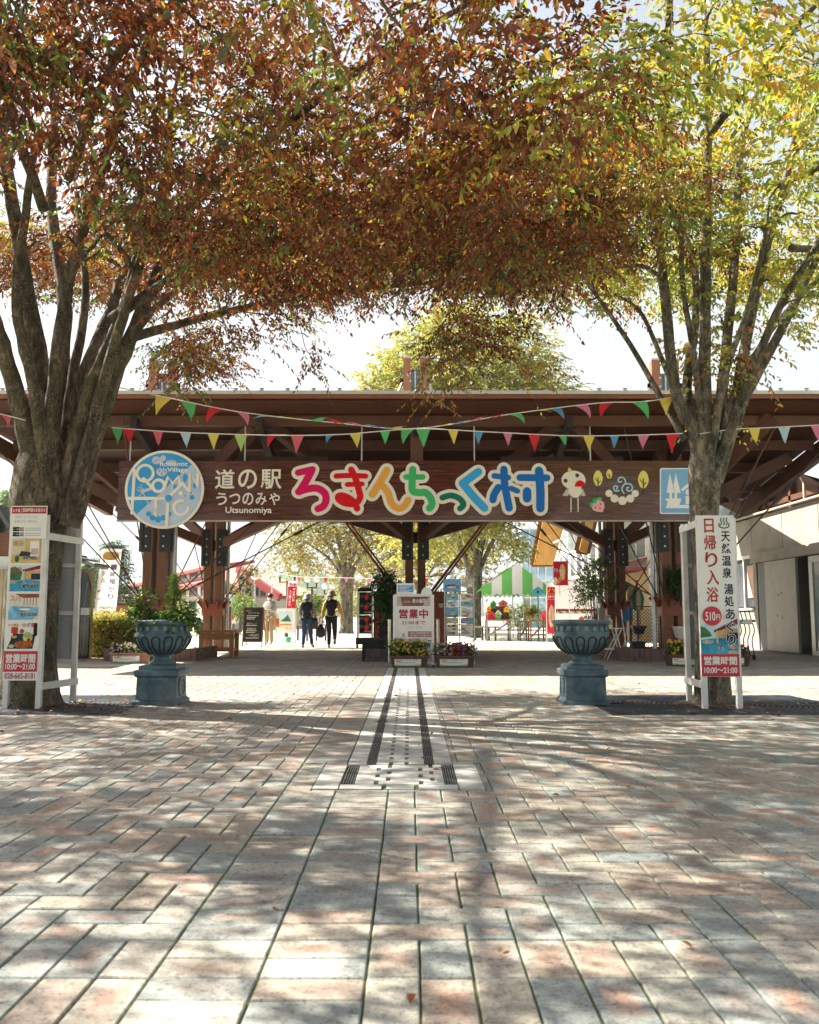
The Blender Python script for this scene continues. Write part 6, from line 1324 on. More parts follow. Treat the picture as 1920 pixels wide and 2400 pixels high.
# ------------------------------------------------------------------ far trees, hill, lamps
def far_tree(lab, px_, ybase, D, r_tr, limbs, C, colf, nt_=8, nl=8, tl=.85, ll=.17, group='trees across the plaza', bark=None):
    p = at(px_, ybase, D); p.z = -.05; t_ = T('zelkova_tree', lab, 'tree', p, group); b = MB(); nodes = []; bk = bark or barkR
    zf = limbs[0]
    b.tube([p, p + V((0, 0, .3)), p + V((0, 0, zf * .6)), p + V((0, 0, zf)), p + V((0, 0, zf * 1.2))], [r_tr * 1.25, r_tr, r_tr * .9, r_tr * 1.15, r_tr * .6], bk, 14, wob=.08)
    for dx, dy, dz, r0 in limbs[1:]:
        P = [p + V((0, 0, zf * .8)), p + V((dx * .25, dy * .25, zf + dz * .3)), p + V((dx * .6, dy * .6, zf + dz * .65)), p + V((dx, dy, zf + dz))]; add_limb(b, P, r0, r0 * .3, bk, nodes, 8, 4)
    ow = grow(b, C, nodes, bk, .09); b.build('trunk', t_)
    leaf_mesh('crown', *sprays(C, nt_, nl, tl, ll, colf, outward=ow, droop=.5, wr=.55), parent=t_)
YG2 = gcol([(.19, .19, .045), (.26, .23, .06), (.12, .15, .035), (.28, .17, .05), (.22, .11, .035)], [4, 4, 3, 2, 1.2])
OG2 = gcol([(.18, .19, .045), (.13, .16, .035), (.24, .20, .055), (.22, .12, .04)], [4, 3, 3, 1])
YGU = gcol([(.34, .34, .07), (.42, .38, .10), (.22, .26, .06), (.42, .30, .09)], [4, 3, 4, 1.5])
def dome(n_, cx, cy_, rx, ry, z0, z1, hole=.3, low=.0):
    out = []
    while len(out) < n_:
        x, y = R.uniform(-1, 1), R.uniform(-1, 1); r = math.hypot(x, y)
        if r > 1: continue
        zz = z0 + (z1 - z0) * (1 - .0 * r) * R.random() ** .9
        top = z0 + (z1 - z0) * (1 - r ** 2.4) + .4
        bot = z0 + hole * (z1 - z0) * (1 - r) - low * r
        if bot > zz or zz > top: continue
        out.append((cx + x * rx, cy_ + y * ry, zz))
    return np.array(out)
p = at(812, 1478, 50); far_tree('tall yellowing tree with vase shaped limbs left of the middle column', 812, 1478, 50, .36, [3.2, (-2.6, 0, 3.6, .16), (-1.2, -1, 4.2, .18), (.4, .4, 4.6, .2), (1.6, -.6, 4.0, .16), (2.8, .5, 3.2, .14), (-3.4, .6, 2.6, .1), (.6, -1.6, 4.2, .15)],
    dome(420, p.x + .3, 50, 4.9, 4.6, 3.4, 10.2, .42, .6), YG2)
p = at(1112, 1492, 41); far_tree('tall leafy tree with mossy leaning trunk whose crown rises over the pavilion roof', 1112, 1492, 41, .34, [3.0, (-3.4, 0, 6.4, .16), (-1.4, -.6, 7.8, .18), (.5, .4, 8.0, .18), (2.2, -.4, 7.2, .18), (3.9, .3, 5.2, .13), (.2, -1.4, 6.9, .14), (-2.4, 0, 3.4, .12), (1.4, 0, 4.2, .14)],
    np.vstack([dome(900, p.x - .1, 41, 6.6, 4.6, 7.4, 14.9, .0, .3), dome(220, p.x - .9, 41, 3.1, 3.6, 3.6, 8.4, .4, .1)]), YGU, ll=.19)
p = at(985, 1478, 64); far_tree('far yellow tree filling the gap behind the middle column', 985, 1478, 64, .34, [3.0, (-2.6, 0, 3.4, .16), (1.0, -.6, 4.2, .18), (2.7, .3, 3.2, .13), (-1, .4, 4.5, .14)],
    dome(300, p.x, 64, 6.2, 4.8, 2.6, 11.5, .2, .6), YG2, ll=.2)
def conifer(lab, px_, D, zt, rb, pal_, grp):
    p = at(px_, 1450, D); r = T('conifer', lab, 'conifer', (p.x, D, 0), grp); C = []
    for i in range(260):
        u = R.random() ** .8; z = zt * (.12 + .88 * u); rr_ = rb * (1 - u) ** .8 * math.sqrt(R.uniform(.3, 1)) + .05; a = R.random() * 6.28; C.append((p.x + rr_ * math.cos(a), D + rr_ * math.sin(a), z - rr_ * .15))
    leaf_mesh('crown', *sprays(np.array(C), 4, 7, .7, .2, pal_, flat=.3, droop=.5, wr=.35), parent=r); b = MB(); b.tube([(p.x, D, 0), (p.x, D, zt * .97)], [.2, .02], barkR, 8)
    for c in C[::5]: b.tube([(p.x, D, c[2] + .1), c], [.03, .01], barkR, 4, cap=False)
    b.build('trunk', r)
DKG = gcol([(.05, .10, .045), (.08, .14, .06), (.04, .08, .04)], [3, 3, 2])
conifer('dark conifer rising behind the white vertical banner', 262, 58, 5.6, 1.8, DKG, 'far conifers at the left'); conifer('round headed dark tree at the far left edge above the hut roof', 8, 56, 8.6, 2.6, MG, 'far conifers at the left'); conifer('smaller dark conifer between kiosk roof and banner', 212, 62, 4.6, 2.0, DKG, 'far conifers at the left')
# hill
b = MB(); rows = []
for j in range(14):
    row = []
    for i in range(40):
        x = -330 + i * 11.5; y = 560 + j * 26; u = (x + 82) / 42; hh = 33 * math.exp(-abs(u) ** 1.7) * min(1, j / 4.0) + 9 * math.exp(-((x + 20) / 80) ** 2) * min(1, j / 5) + R.uniform(-1.2, 1.2) * min(1, j) - 1
        row.append(V((x, y, hh)))
    rows.append(row)
hm, t_, p_ = newmat('hill_forest'); col = ramp(t_, noise(t_, .12, 8, .75, coord(t_)), [(.35, (.05, .10, .07)), (.55, (.12, .18, .09)), (.7, (.22, .22, .09))]); t_.links.new(col, p_.inputs['Base Color']); p_.inputs['Roughness'].default_value = 1; bump(t_, p_, noise(t_, .25, 6, .7, coord(t_)), 1, 4)
b.grid(rows, hm, closed=False); b.build('hill', kind='structure')
hz = MB(); hz.box(-700, -60, -1.1, 700, 960, 95, newmat('haze')[0]); hmz = hz.mats[0]; nt_ = hmz.node_tree; nt_.nodes.clear(); o_ = nt_.nodes.new('ShaderNodeOutputMaterial'); pv = nt_.nodes.new('ShaderNodeVolumePrincipled'); pv.inputs['Color'].default_value = (.93, .96, 1, 1); pv.inputs['Density'].default_value = .0002; pv.inputs['Anisotropy'].default_value = .4; nt_.links.new(pv.outputs[0], o_.inputs['Volume'])
HAZE = True
if HAZE: hz.build('haze', kind='stuff')
# lamps
glob = M('lamp_globe', (.80, .80, .78), .25, .03, 3, 0); lpm = M('lamp_pole', (.06, .045, .04), .5, .2, 8, 0, .3)
def lamp(lab, px_, yt, D, twin=True, cup=False, arm=.24, grp='twin globe lamp posts'):
    p = at(px_, yt, D); r = T('street_lamp', lab, 'street lamp', (p.x, D, 0), grp); b = MB(); zt = p.z; s = .28 if D < 70 else .3
    b.tube([(p.x, D, 0), (p.x, D, .6), (p.x, D, zt - .7)], [.09, .06, .05], lpm, 10); gl = []
    if twin:
        b.tube([(p.x - arm, D, zt - .75), (p.x + arm, D, zt - .75)], .03, lpm, 8)
        for sx in (-1, 1): b.tube([(p.x + sx * arm, D, zt - .8), (p.x + sx * arm, D, zt - .5)], [.03, .06], lpm, 10); gl.append(p.x + sx * arm)
    else: b.tube([(p.x, D, zt - .7), (p.x, D, zt - .5)], [.05, .1], lpm, 10); gl.append(p.x)
    b.build('pole', r)
    for x in gl:
        g_ = MB()
        if cup:
            for a in (0, 90, 180, 270): g_.tube([V((x + .24 * math.sin(rad(t)) * math.cos(rad(a)), D + .24 * math.sin(rad(t)) * math.sin(rad(a)), zt - .1 - .24 * math.cos(rad(t)))) for t in (0, 30, 60, 90, 110)], .012, lpm, 6)
            g_.ball((x, D, zt - .12), .17, glob, 14, 8, (1, 1, .8))
        else: g_.ball((x, D, zt - .30), .17, glob, 16, 10)
        g_.build('globe', r)
lamp('tall twin lamp with cup shaped guards above the red vertical banner', 674, 1326, 42, cup=True, arm=.34); lamp('twin globe lamp right of the red vertical banner', 732, 1344, 48); lamp('twin globe lamp low against the hill beside the yellow tree', 770, 1363, 56); lamp('twin globe lamp behind the leaflet rack top', 1066, 1342, 44)
for px_, yt, D, lab in ((598, 1338, 50, 'slim lamp post with small lantern left above the chalkboard'), (638, 1347, 54, 'slim lamp post with small lantern above the checked shirt person')):
    p = at(px_, yt, D); r = T('street_lamp', lab, 'street lamp', (p.x, D, 0), 'slim lantern posts'); b = MB(); b.tube([(p.x, D, 0), (p.x, D, p.z - .5)], [.07, .045], galv, 8); b.build('pole', r); b = MB(); b.lathe([(.04, -.5), (.22, -.4), (.25, -.12), (.15, -.02), (.02, .0)], p, white, 10); b.build('lantern', r)
# far bunting
P = smooth_path([at(640, 1340, 40), at(700, 1352, 40), at(800, 1354, 40), at(960, 1357, 40), at(1085, 1346, 40)], 6); r = T('bunting', 'far pennant string hanging across the sunny plaza behind the middle column', 'bunting', P[0]); b = MB(); b.tube(P, .012, cordm, 5); b.build('cord', r)
for k, xp in enumerate((702, 764, 812, 842, 866, 888, 1000, 1030, 1062)):
    x = at(xp, 1350, 40).x
    for p0, p1 in zip(P[:-1], P[1:]):
        if p0.x <= x <= p1.x: q_ = p0.lerp(p1, (x - p0.x) / (p1.x - p0.x)); pennant(r, q_ - V((.1, 0, .01)), q_ + V((.1, 0, -.01)), .24, PC[['rose', 'red', 'pink', 'pale', 'pink', 'red', 'red', 'lime', 'pale'][k]], .2)

# ------------------------------------------------------------------ buildings and vans at the left
redr = M('roof_red_metal', (.27, .045, .04), .5, .15, 2, .1); pinkr = M('roof_faded_red', (.52, .25, .18), .6, .12, 1.5, .1); crw = M('wall_cream', (.58, .48, .34), .8, .1, 2, .1); winm = GLASS('window_dark', (.08, .09, .10), .12); whf = M('window_white', (.72, .71, .67), .5, .06, 4, 0)
def quadslab(b, P, th, m):
    n_ = (V(P[1]) - V(P[0])).cross(V(P[3]) - V(P[0])).normalized() * th; P = [V(p) for p in P]; b.hexa([P[0], P[1], P[1] - n_, P[0] - n_, P[3], P[2], P[2] - n_, P[3] - n_], m)
r = T('market_hall', 'long low hall with two red roof tiers and window band behind the left columns', 'building', tuple(V((at(380, 1450, 72).x, 72, 0))))
A0, B0 = at(262, 1378, 84), at(500, 1312, 62)
def wv(u, z, off=0): q_ = A0.lerp(B0, u); d = (B0 - A0); d.z = 0; d.normalize(); nn = V((d.y, -d.x, 0)); return V((q_.x, q_.y, z)) + nn * off
zA, zB = A0.z, B0.z
def zz_(u, k): return (zA + (zB - zA) * u) * k
b = MB()
for k in range(12): u0, u1 = k / 12, (k + 1) / 12; b.face([wv(u0, 0), wv(u1, 0), wv(u1, zz_(u1, .98)), wv(u0, zz_(u0, .98))], crw)
b.face([wv(1, 0), wv(1, 0, -.8), wv(1, zz_(1, .98), -.8), wv(1, zz_(1, .98))], crw); b.build('wall', r)
for k0, k1, of in ((.90, 1.0, .7), (.66, .76, 1.1)):
    b = MB(); quadslab(b, [wv(0, zz_(0, k0), of), wv(1, zz_(1, k0), of), wv(1, zz_(1, k1) + .1, -.4 if of > 1 else -3), wv(0, zz_(0, k1) + .1, -.4 if of > 1 else -3)], .22, redr); b.build('roof', r)
for k0, k1 in ((.78, .9), (.5, .65), (.30, .45)):
    for i in range(11):
        u0, u1 = (i + .1) / 11, (i + .85) / 11; b = MB(); b.face([wv(u0, zz_(u0, k0), .04), wv(u1, zz_(u1, k0), .04), wv(u1, zz_(u1, k1), .04), wv(u0, zz_(u0, k1), .04)], winm)
        for a, c in ((u0 - .012, u0), (u1, u1 + .012)): b.face([wv(a, zz_(a, k0), .08), wv(c, zz_(c, k0), .08), wv(c, zz_(c, k1), .08), wv(a, zz_(a, k1), .08)], whf)
        b.build('window', r)
D = 70; r = T('red_gable_hall', 'cream hall with faded red hipped and gabled roof left of the hill', 'building', (at(590, 1450, D).x, D, 0))
b = MB(); b.box(at(405, 1400, D).x, D, 0, at(735, 1400, D).x, D + 8, at(1, 1400, D).z, crw); P = [at(556, 1400, D - .6), at(655, 1400, D - .6), at(556, 1338, D - .6)]; b.face(P, crw); b.build('wall', r)
b = MB(); quadslab(b, [at(395, 1390, D - 3), at(562, 1390, D - 3), at(552, 1323, D + 3), at(440, 1323, D + 3)], .16, pinkr); b.build('roof', r)
b = MB(); quadslab(b, [at(655, 1398, D - 4), at(757, 1398, D - 4), at(585, 1327, D + 2), at(558, 1330, D + 1)], .16, pinkr); b.build('roof', r)
b = MB(); b.bar(at(557, 1333, D + .5), at(657, 1400, D - 4.1), .3, .55, redr); b.bar(at(653, 1400, D - 4.1), at(760, 1400, D - 4.1), .2, .25, redr); b.bar(at(395, 1391, D - 3.1), at(565, 1391, D - 3.1), .2, .25, redr); b.build('fascia', r)
for k in range(5):
    x_0 = 560 + 17 * k; yt = 1352 + 11 * k
    if yt < 1394: b = MB(); p0, p1 = at(x_0, 1396, D - .7), at(x_0 + 13, yt, D - .7); b.box(p0.x, D - .7, p0.z, p1.x, D - .64, p1.z, winm); b.box(p1.x, D - .72, p0.z, p1.x + .1, D - .62, p1.z + .1, whf); b.build('window', r)
b = MB(); b.box(at(600, 1400, 66).x, 66, 0, at(700, 1400, 66).x, 66.2, at(1, 1402, 66).z, M('annex_wall', (.50, .48, .42), .8, .1, 3, .1)); tag(b.build('annex_wall', loc=(at(600, 1400, 66).x, 66, 0)), 'pale low wall before the cream hall behind the checked shirt person', 'wall')
vanw = M('van_white', (.78, .78, .77), .25, .03, 2, 0); tyre = M('tyre', (.015, .015, .016), .8); tail = M('tail_lamp', (.55, .01, .02), .2)
def van(lab, xa, xb, D, zt, back_right=True):
    x0, x1 = at(xa, 1440, D).x, at(xb, 1440, D).x; r = T('van', lab, 'van', ((x0 + x1) / 2, D, 0), 'white vans parked behind the left columns'); b = MB(); W_ = 1.7
    prof_ = [(x0, .35), (x0 - .0, .95), (x0 + .45, 1.15), (x0 + 1.15, zt - .08), (x0 + 1.5, zt), (x1 - .12, zt), (x1 - .02, zt - .15), (x1 + .06, 1.0), (x1 + .06, .35)]
    rows = [[V((x, y, z)) for x, z in prof_] for y in (D, D + .05, D + W_ - .05, D + W_)]; rows[0] = [V((x + (.06 if x < (x0 + x1) / 2 else -.06) * (z > 1), D + .0, z)) for x, z in prof_]
    b.grid([[V((q_.x, y, q_.z)) for q_ in rows[0]] for y in (D, D + W_)], vanw, smooth=False); b.face(rows[0], vanw); b.face([V((q_.x, D + W_, q_.z)) for q_ in rows[0]][::-1], vanw); b.build('body', r)
    for k in range(3):
        a = x0 + 1.1 + k * (x1 - x0 - 1.3) / 3; b = MB(); b.box(a + .08, D - .012, 1.12, a + (x1 - x0 - 1.3) / 3 - .02, D, zt - .22, winm); b.build('window', r)
    b = MB(); b.box(x1 + .02, D + .15, 1.1, x1 + .05, D + W_ - .15, zt - .25, winm); b.build('rear_window', r)
    b = MB(); b.box(x1 - .06, D - .02, .75, x1 + .08, D + .12, 1.25, tail); b.build('tail_lamp', r)
    for x in (x0 + .75, x1 - .8):
        b = MB(); b.tube([(x, D - .03, .33), (x, D + .2, .33)], .33, tyre, 20); b.build('wheel', r); 
    b = MB(); b.box(x1 + .0, D, .3, x1 + .14, D + W_, .55, M('bumper_grey', (.20, .20, .20), .5)); b.build('bumper', r)
van('white van with red tail lamp parked behind the bench', 436, 545, 47, 2.05); van('white van half hidden by the left urn conifer', 292, 420, 44, 1.95)
D = 26.5; x0, x1 = at(272, 1430, D).x, at(324, 1430, D).x; zt = at(1, 1420, D).z; r = T('wooden_locker', 'small brown wooden hut box with yellow notice behind the hedge', 'hut', ((x0 + x1) / 2, D, 0)); b = MB(); b.box(x0, D, 0, x1, D + .6, zt, cedar); b.box(x0 + .25, D - .01, zt - .42, x0 + .42, D - .002, zt - .12, black); b.build('body', r); b = MB(); b.bar((x0 - .06, D + .3, zt + .03), (x1 + .06, D + .3, zt + .10), .8, .05, wood_d); b.build('roof', r); b = MB(); b.box(x1 - .24, D - .03, zt - .55, x1 - .13, D - .015, zt - .03, M('notice_yellow', (.75, .55, .10), .5)); b.build('notice', r)
bush('shrub', 'sunlit pale yellow shrub behind the left urn beside the back column', cloud(415, 1425, 24.5, 36, 42, 120) + cloud(425, 1470, 24.5, 34, 26, 70), 4, .05, YG)
bush('ground_cover', 'low pale ground cover along the path edge behind the left urn', cloud(425, 1527, 20.6, 42, 7, 60, .2), 4, .04, YG, 'ground cover', tl=.12)
bush('creeper', 'thin leafy creeper hanging from the tie rods above the bench', cloud(590, 1340, 27.6, 26, 14, 26) + cloud(560, 1375, 27.6, 26, 14, 16), 3, .06, OG2, 'creeper', tl=.2, stem=1.2)
bush('shrub', 'rounded green shrub behind the chalkboard against the cream hall', cloud(565, 1420, 44, 22, 26, 60), 4, .12, MG, tl=.4)
for k, (px_, py_, rx, ry, D, lab) in enumerate(((725, 1420, 30, 26, 58, 'pale green shrubs between the walkers and the yellow tree'), (820, 1420, 50, 24, 70, 'far pale hedge below the hill'), (1230, 1440, 60, 24, 60, 'pale shrubs seen through the market tent'))): bush('shrub', lab, cloud(px_, py_, D, rx, ry, 110, .6), 4, .16, YG if k else MG, tl=.5)
for xa, xb, y, D, lab in ((690, 770, 1463, 36, 'long weathered bench under the yellow tree'), (1108, 1170, 1468, 36, 'long weathered bench under the leaning tree')):
    x0, x1 = at(xa, y, D).x, at(xb, y, D).x; z = at(1, y, D).z; r = T('bench', lab, 'bench', (x0, D, 0)); b = MB(); b.box(x0, D, z - .06, x1, D + .45, z, WOOD('bench_grey', (.30, .24, .18), .7)); b.build('seat', r)
    for k in range(4): b = MB(); x = x0 + .1 + (x1 - x0 - .25) * k / 3; b.box(x, D + .05, 0, x + .05, D + .4, z - .062, steel_d); b.build('leg', r)

# ------------------------------------------------------------------ market tent and stalls
D = 37.0; gstr = M('canvas_green', (.14, .50, .10), .7, .08, 3, 0); wstr = M('canvas_white', (.74, .74, .70), .7, .06, 3, 0)
r = T('market_tent', 'green and white striped market tent between the leaning tree and the red banners', 'tent', (at(1212, 1490, D).x, D, 0)); pk_ = at(1212, 1321, D); ze = at(1212, 1384, D).z; sw = (at(1297, 1384, D).x - pk_.x); b = MB(); n_ = 7; xs_ = [pk_.x - sw + 2 * sw * i / n_ for i in range(n_ + 1)]
def rz_(x): return ze + (pk_.z - ze) * max(0, 1 - abs(x - pk_.x) / sw) ** .92
for i in range(n_):
    m_ = gstr if i % 2 == 0 else wstr
    for s in range(4):
        a = xs_[i] + (xs_[i + 1] - xs_[i]) * s / 4; c = xs_[i] + (xs_[i + 1] - xs_[i]) * (s + 1) / 4
        b.face([(a, D, ze), (c, D, ze), (c, D + .02, rz_(c)), (a, D + .02, rz_(a))], m_)
        b.face([(a, D + .02, rz_(a)), (c, D + .02, rz_(c)), (c, D + 4, rz_(c)), (a, D + 4, rz_(a))], m_)
        dz_ = [.12 + .09 * abs(math.sin(math.pi * (q_ / 4 * 2))) for q_ in (s, s + 1)]
        b.face([(a, D - .01, ze - dz_[0]), (c, D - .01, ze - dz_[1]), (c, D, ze), (a, D, ze)], m_)
        b.face([(a, D + 4.01, ze - dz_[0]), (c, D + 4.01, ze - dz_[1]), (c, D + 4, ze), (a, D + 4, ze)], m_)
b.build('canopy', r)
for x in (pk_.x - sw + .05, pk_.x + .25, pk_.x + sw - .05):
    for y in (D + .05, D + 3.95): b = MB(); b.tube([(x, y, 0), (x, y, ze)], .025, galv, 8); b.build('pole', r)
wg = WOOD('table_grey', (.25, .23, .18), .7); wbn = WOOD('table_brown', (.17, .09, .05), .7)
def table(lab, xa, xb, yt, D, m_, dep=.8, grp='stall tables under the tent'):
    x0, x1 = at(xa, yt, D).x, at(xb, yt, D).x; z = at(1, yt, D).z; r = T('stall_table', lab, 'table', ((x0 + x1) / 2, D, 0), grp); b = MB(); b.box(x0, D, z - .06, x1, D + dep, z, m_); b.build('top', r)
    for x in (x0 + .04, x1 - .10):
        for y in (D + .03, D + dep - .09): b = MB(); b.box(x, y, .07, x + .06, y + .06, z - .062, m_); b.tube([(x + .01, y + .03, .04), (x + .05, y + .03, .04)], .04, tyre, 10); b.build('leg', r)
    b = MB(); b.bar((x0 + .1, D + .02, .2), (x1 - .1, D + .02, z - .1), .03, .08, m_); b.box(x0 + .1, D + .1, .25, x1 - .1, D + dep - .1, .29, m_); b.build('brace', r); return x0, x1, z
x0, x1, z = table('grey wheeled stall table carrying bird houses', 1138, 1200, 1452, 35.5, wg)
def birdhouse(px_, zb, D, w_, h, m_, rm, lab):
    x = at(px_, 1450, D).x; r = T('bird_house', lab, 'bird house', (x, D, zb), 'bird houses on the stall'); b = MB(); pn = Pan(b, (x, D, zb)); pn.poly([(-w_ / 2, 0), (w_ / 2, 0), (w_ / 2, h * .6), (0, h), (-w_ / 2, h * .6)], 0, m_, .22); pn.disc(0, h * .45, w_ * .12, .004, black); b.build('box', r); b = MB()
    for s in (-1, 1): b.bar((x, D + .1, zb + h + .02), (x + s * w_ * .62, D + .1, zb + h * .55), .28, .025, rm)
    b.build('roof', r)
yel = M('toy_yellow', (.70, .42, .04), .5); tea = M('toy_teal', (.04, .30, .32), .5)
for px_, dz_, w_, h, m_, rm, lab in ((1152, 0, .30, .30, redp, scr, 'red bird house at the left of the grey stall table'), (1168, .0, .22, .34, cgrn, white, 'pale green bird house beside the red one'), (1157, .42, .2, .3, prgrn, cgrn, 'dark green bird house perched above the red one'), (1180, .5, .3, .22, scr, cedar, 'brown bird house at the top of the stall'), (1188, .28, .2, .22, yel, orange, 'yellow bird house at the right of the grey table'), (1146, .3, .16, .2, orange, yel, 'small orange bird house at the left of the pile')): birdhouse(px_, z + dz_ + .002, 35.7, w_, h, m_, rm, lab)
b = MB(); b.box(x0 + .05, 35.95, z, x1 - .05, 36.2, z + .25, wbn); b.box(x0 + .1, 35.93, z + .25, x1 - .1, 36.1, z + .52, wbn); tag(b.build('stepped_shelf', loc=(x0, 36, z)), 'brown stepped shelf of goods on the grey stall table', 'shelf')
x0, x1, z = table('dark brown wheeled stall table under the tent by the red banner', 1240, 1285, 1452, 34.5, wbn); b = MB(); b.box(x0 + .5, 34.6, z, x1, 34.9, z + .22, redp); b.box(x0 + .6, 34.58, z + .22, x1 - .05, 34.85, z + .32, redp); tag(b.build('red_basket', loc=(x0 + .5, 34.6, z)), 'red box of goods on the dark brown table', 'box')
table('pale wooden stall table in the middle of the tent', 1215, 1243, 1455, 36, wg); birdhouse(1262, 1.75, 35.5, .4, .3, tea, tea, 'teal bird house hanging high by the tent pole'); b = MB(); x = at(1262, 1440, 35.6).x; b.tube([(x, 35.65, 0), (x, 35.65, 1.75)], .03, tea, 8); tag(b.build('post', loc=(x, 35.65, 0)), 'thin post carrying the teal bird house', 'post')
bush('potted_flowers', 'orange flowers on the pale table in the tent', cloud(1245, 1432, 35.8, 12, 8, 30, .15), 4, .07, gcol([(.5, .2, .05), (.12, .2, .04), (.5, .35, .08)], [2, 3, 1]), 'flowers', tl=.15, stem=1.0)
def pf3(pn, w_, h):
    pn.stroke([(w_ * .1, h * .9), (w_ * .32, h * .96)], w_ * .12, .002, yel, .002); pn.stroke([(w_ * .9, h * .9), (w_ * .68, h * .96)], w_ * .12, .002, yel, .002); pn.rect(w_ * .08, h * .73, w_ * .92, h * .86, .002, white); pn.rect(w_ * .11, h * .735, w_ * .89, h * .855, .003, redp); pn.text('肉巻むすび', w_ * .5, h * .795, w_ * .74, h * .055, .005, white, .02)
    pn.disc(w_ * .5, h * .38, w_ * .36, .002, M('print_wrap', (.70, .55, .38), .5, .3, 8, 0), h * .24); pn.stroke([(w_ * .45, h * .25), (w_ * .55, h * .38), (w_ * .5, h * .5)], w_ * .12, .004, orange, .002)
banner('narrow red vertical banner with food picture right of the tent', 1283, 1376, 1283, 1486, 18, 31.5, redp, -1, pf3)
def pf4(pn, w_, h):
    pn.text('下子いなり', w_ * .35, h * .62, w_ * .62, h * .16, .002, white, .02); pn.disc(w_ * .62, h * .55, w_ * .2, .002, M('print_bun', (.70, .50, .30), .5, .3, 8, 0), h * .34); pn.stroke([(w_ * .2, h * .1), (w_ * .5, h * .38)], w_ * .08, .004, yel, .002); pn.stroke([(w_ * .3, h * .08), (w_ * .55, h * .3)], w_ * .06, .005, yel, .002); pn.disc(w_ * .12, h * .18, w_ * .14, .0022, white, h * .16)
banner('square red hanging banner with food picture high beside the white stall', 1296, 1316, 1298, 1372, 34, 30.5, redp, 1, pf4)

# ------------------------------------------------------------------ buildings at the right
conc = M('panel_concrete', (.29, .27, .225), .75, .2, 1.2, .15, stain=(.20, .185, .15)); steelp = M('door_steel', (.33, .32, .29), .45, .12, 1.6, .05, .3, stain=(.26, .24, .21)); blmet = M('roof_blue_metal', (.34, .45, .52), .4, .12, 2, .05, .3); gable = WOOD('gable_brown', (.12, .045, .025), .7)
XW = 10.0; r = T('grey_panel_building', 'grey concrete panel building with steel sliding door and blue metal gable roof at right edge', 'building', (XW + 2, 24, 0))
def Yx(px_, X=XW): return X * FPX / (px_ - 960) * .995
b = MB(); b.box(XW, 17.5, 2.76, XW + .25, 28.6, 3.8, conc)
for ya, yb in ((28.25, 28.6), (26.35, 26.6), (17.5, 20.4)): b.box(XW, ya, 0, XW + .25, yb, 2.75, conc)
b.box(XW, 26.6, 0, XW + .25, 28.25, 1.2, conc); b.box(XW + .003, 28.61, 0, XW + 8, 28.9, 3.8, conc); b.box(XW + .26, 17.5, 3.4, XW + 8, 28.6, 3.79, conc)
for y in (20.0, 22.2, 24.4, 26.6): b.box(XW - .004, y, 2.78, XW - .001, y + .02, 3.78, steel_d)
b.build('wall', r)
b = MB(); b.box(XW - .12, 17.5, 2.48, XW - .002, 26.5, 2.75, conc); b.build('door_rail', r)
b = MB(); b.box(XW - .10, 23.45, .03, XW - .03, 25.5, 2.46, steelp)
for y, z in ((24.4, 1.55), (24.6, 1.5), (24.4, .9), (24.7, .95)): b.box(XW - .106, y, z, XW - .1, y + .03, z + .06, steel_d)
b.build('sliding_door', r)
b = MB(); b.box(XW + .5, 20.4, 0, XW + .6, 26.35, 2.75, steel_d); b.box(XW + .02, 25.75, 0, XW + .22, 26.3, 2.47, M('frame_slate', (.12, .14, .15), .5)); b.build('recess', r)
b = MB(); b.box(XW + .02, 22.75, .0, XW + .10, 22.95, 2.46, galv); b.box(XW + .02, 20.45, 0, XW + .10, 20.6, 2.46, galv); b.box(XW + .02, 20.6, 0, XW + .1, 22.75, .12, galv); b.box(XW + .02, 20.6, 2.3, XW + .1, 22.75, 2.46, galv); b.box(XW + .05, 20.6, .12, XW + .06, 22.75, 2.3, GLASS('door_glass', (.16, .24, .27), .08)); b.build('glass_door', r)
b = MB(); b.box(XW + .03, 20.9, 1.1, XW + .045, 21.5, 1.75, pal[0]); b.box(XW + .022, 20.95, 1.4, XW + .029, 21.15, 1.7, redp); b.build('notices', r)
b = MB(); b.box(XW + .1, 26.6, 1.24, XW + .12, 28.25, 2.66, winm)
for y in (26.6, 27.4, 28.2): b.box(XW + .02, y, 1.2, XW + .1, y + .05, 2.7, whf)
b.box(XW - .06, 26.55, 1.14, XW + .1, 28.3, 1.2, whf); b.box(XW - .0, 26.6, 2.66, XW + .1, 28.25, 2.75, whf); b.build('window', r)
b = MB(); b.box(XW + .06, 26.75, 1.5, XW + .075, 27.25, 2.45, M('poster_kimono', (.60, .42, .34), .5, .4, 5, 0)); b.build('poster', r)
ga = (24.2, 5.0); b = MB(); b.face([(XW + .3, 28.7, 3.8), (XW + .3, 19.7, 3.8), (XW + .3, ga[0], ga[1])], gable); b.build('gable', r)
b = MB()
for ye in (28.9, 19.5): quadslab(b, [(XW - .5, ye, 3.72), (XW - .5, ga[0], ga[1] + .08), (XW + 8, ga[0], ga[1] + .08), (XW + 8, ye, 3.72)][::(1 if ye > 24 else -1)], -.09, blmet)
b.build('roof', r)
for ya, za, yb, zb in ((27.0, 3.82, ga[0], ga[1] - .1), (21.5, 3.82, ga[0], ga[1] - .1), (25.8, 3.82, 25.8, 4.4), (24.2, 3.82, 24.2, 4.8), (26.4, 4.1, 22.4, 4.1)): b = MB(); b.bar((XW + .2, ya, za), (XW + .2, yb, zb), .1, .14, wood); b.build('truss', r)
b = MB(); b.tube([(XW - .1, 28.5, 3.86), (XW - .1, 17.6, 3.86)], .035, M('pipe_beige', (.45, .38, .28), .5), 8); b.tube([(XW - .1, 22.7, 3.86), (XW - .1, 22.7, 4.3), (XW - .1, 22.9, 4.5)], .035, MATS['pipe_beige'], 8); b.build('pipe', r)
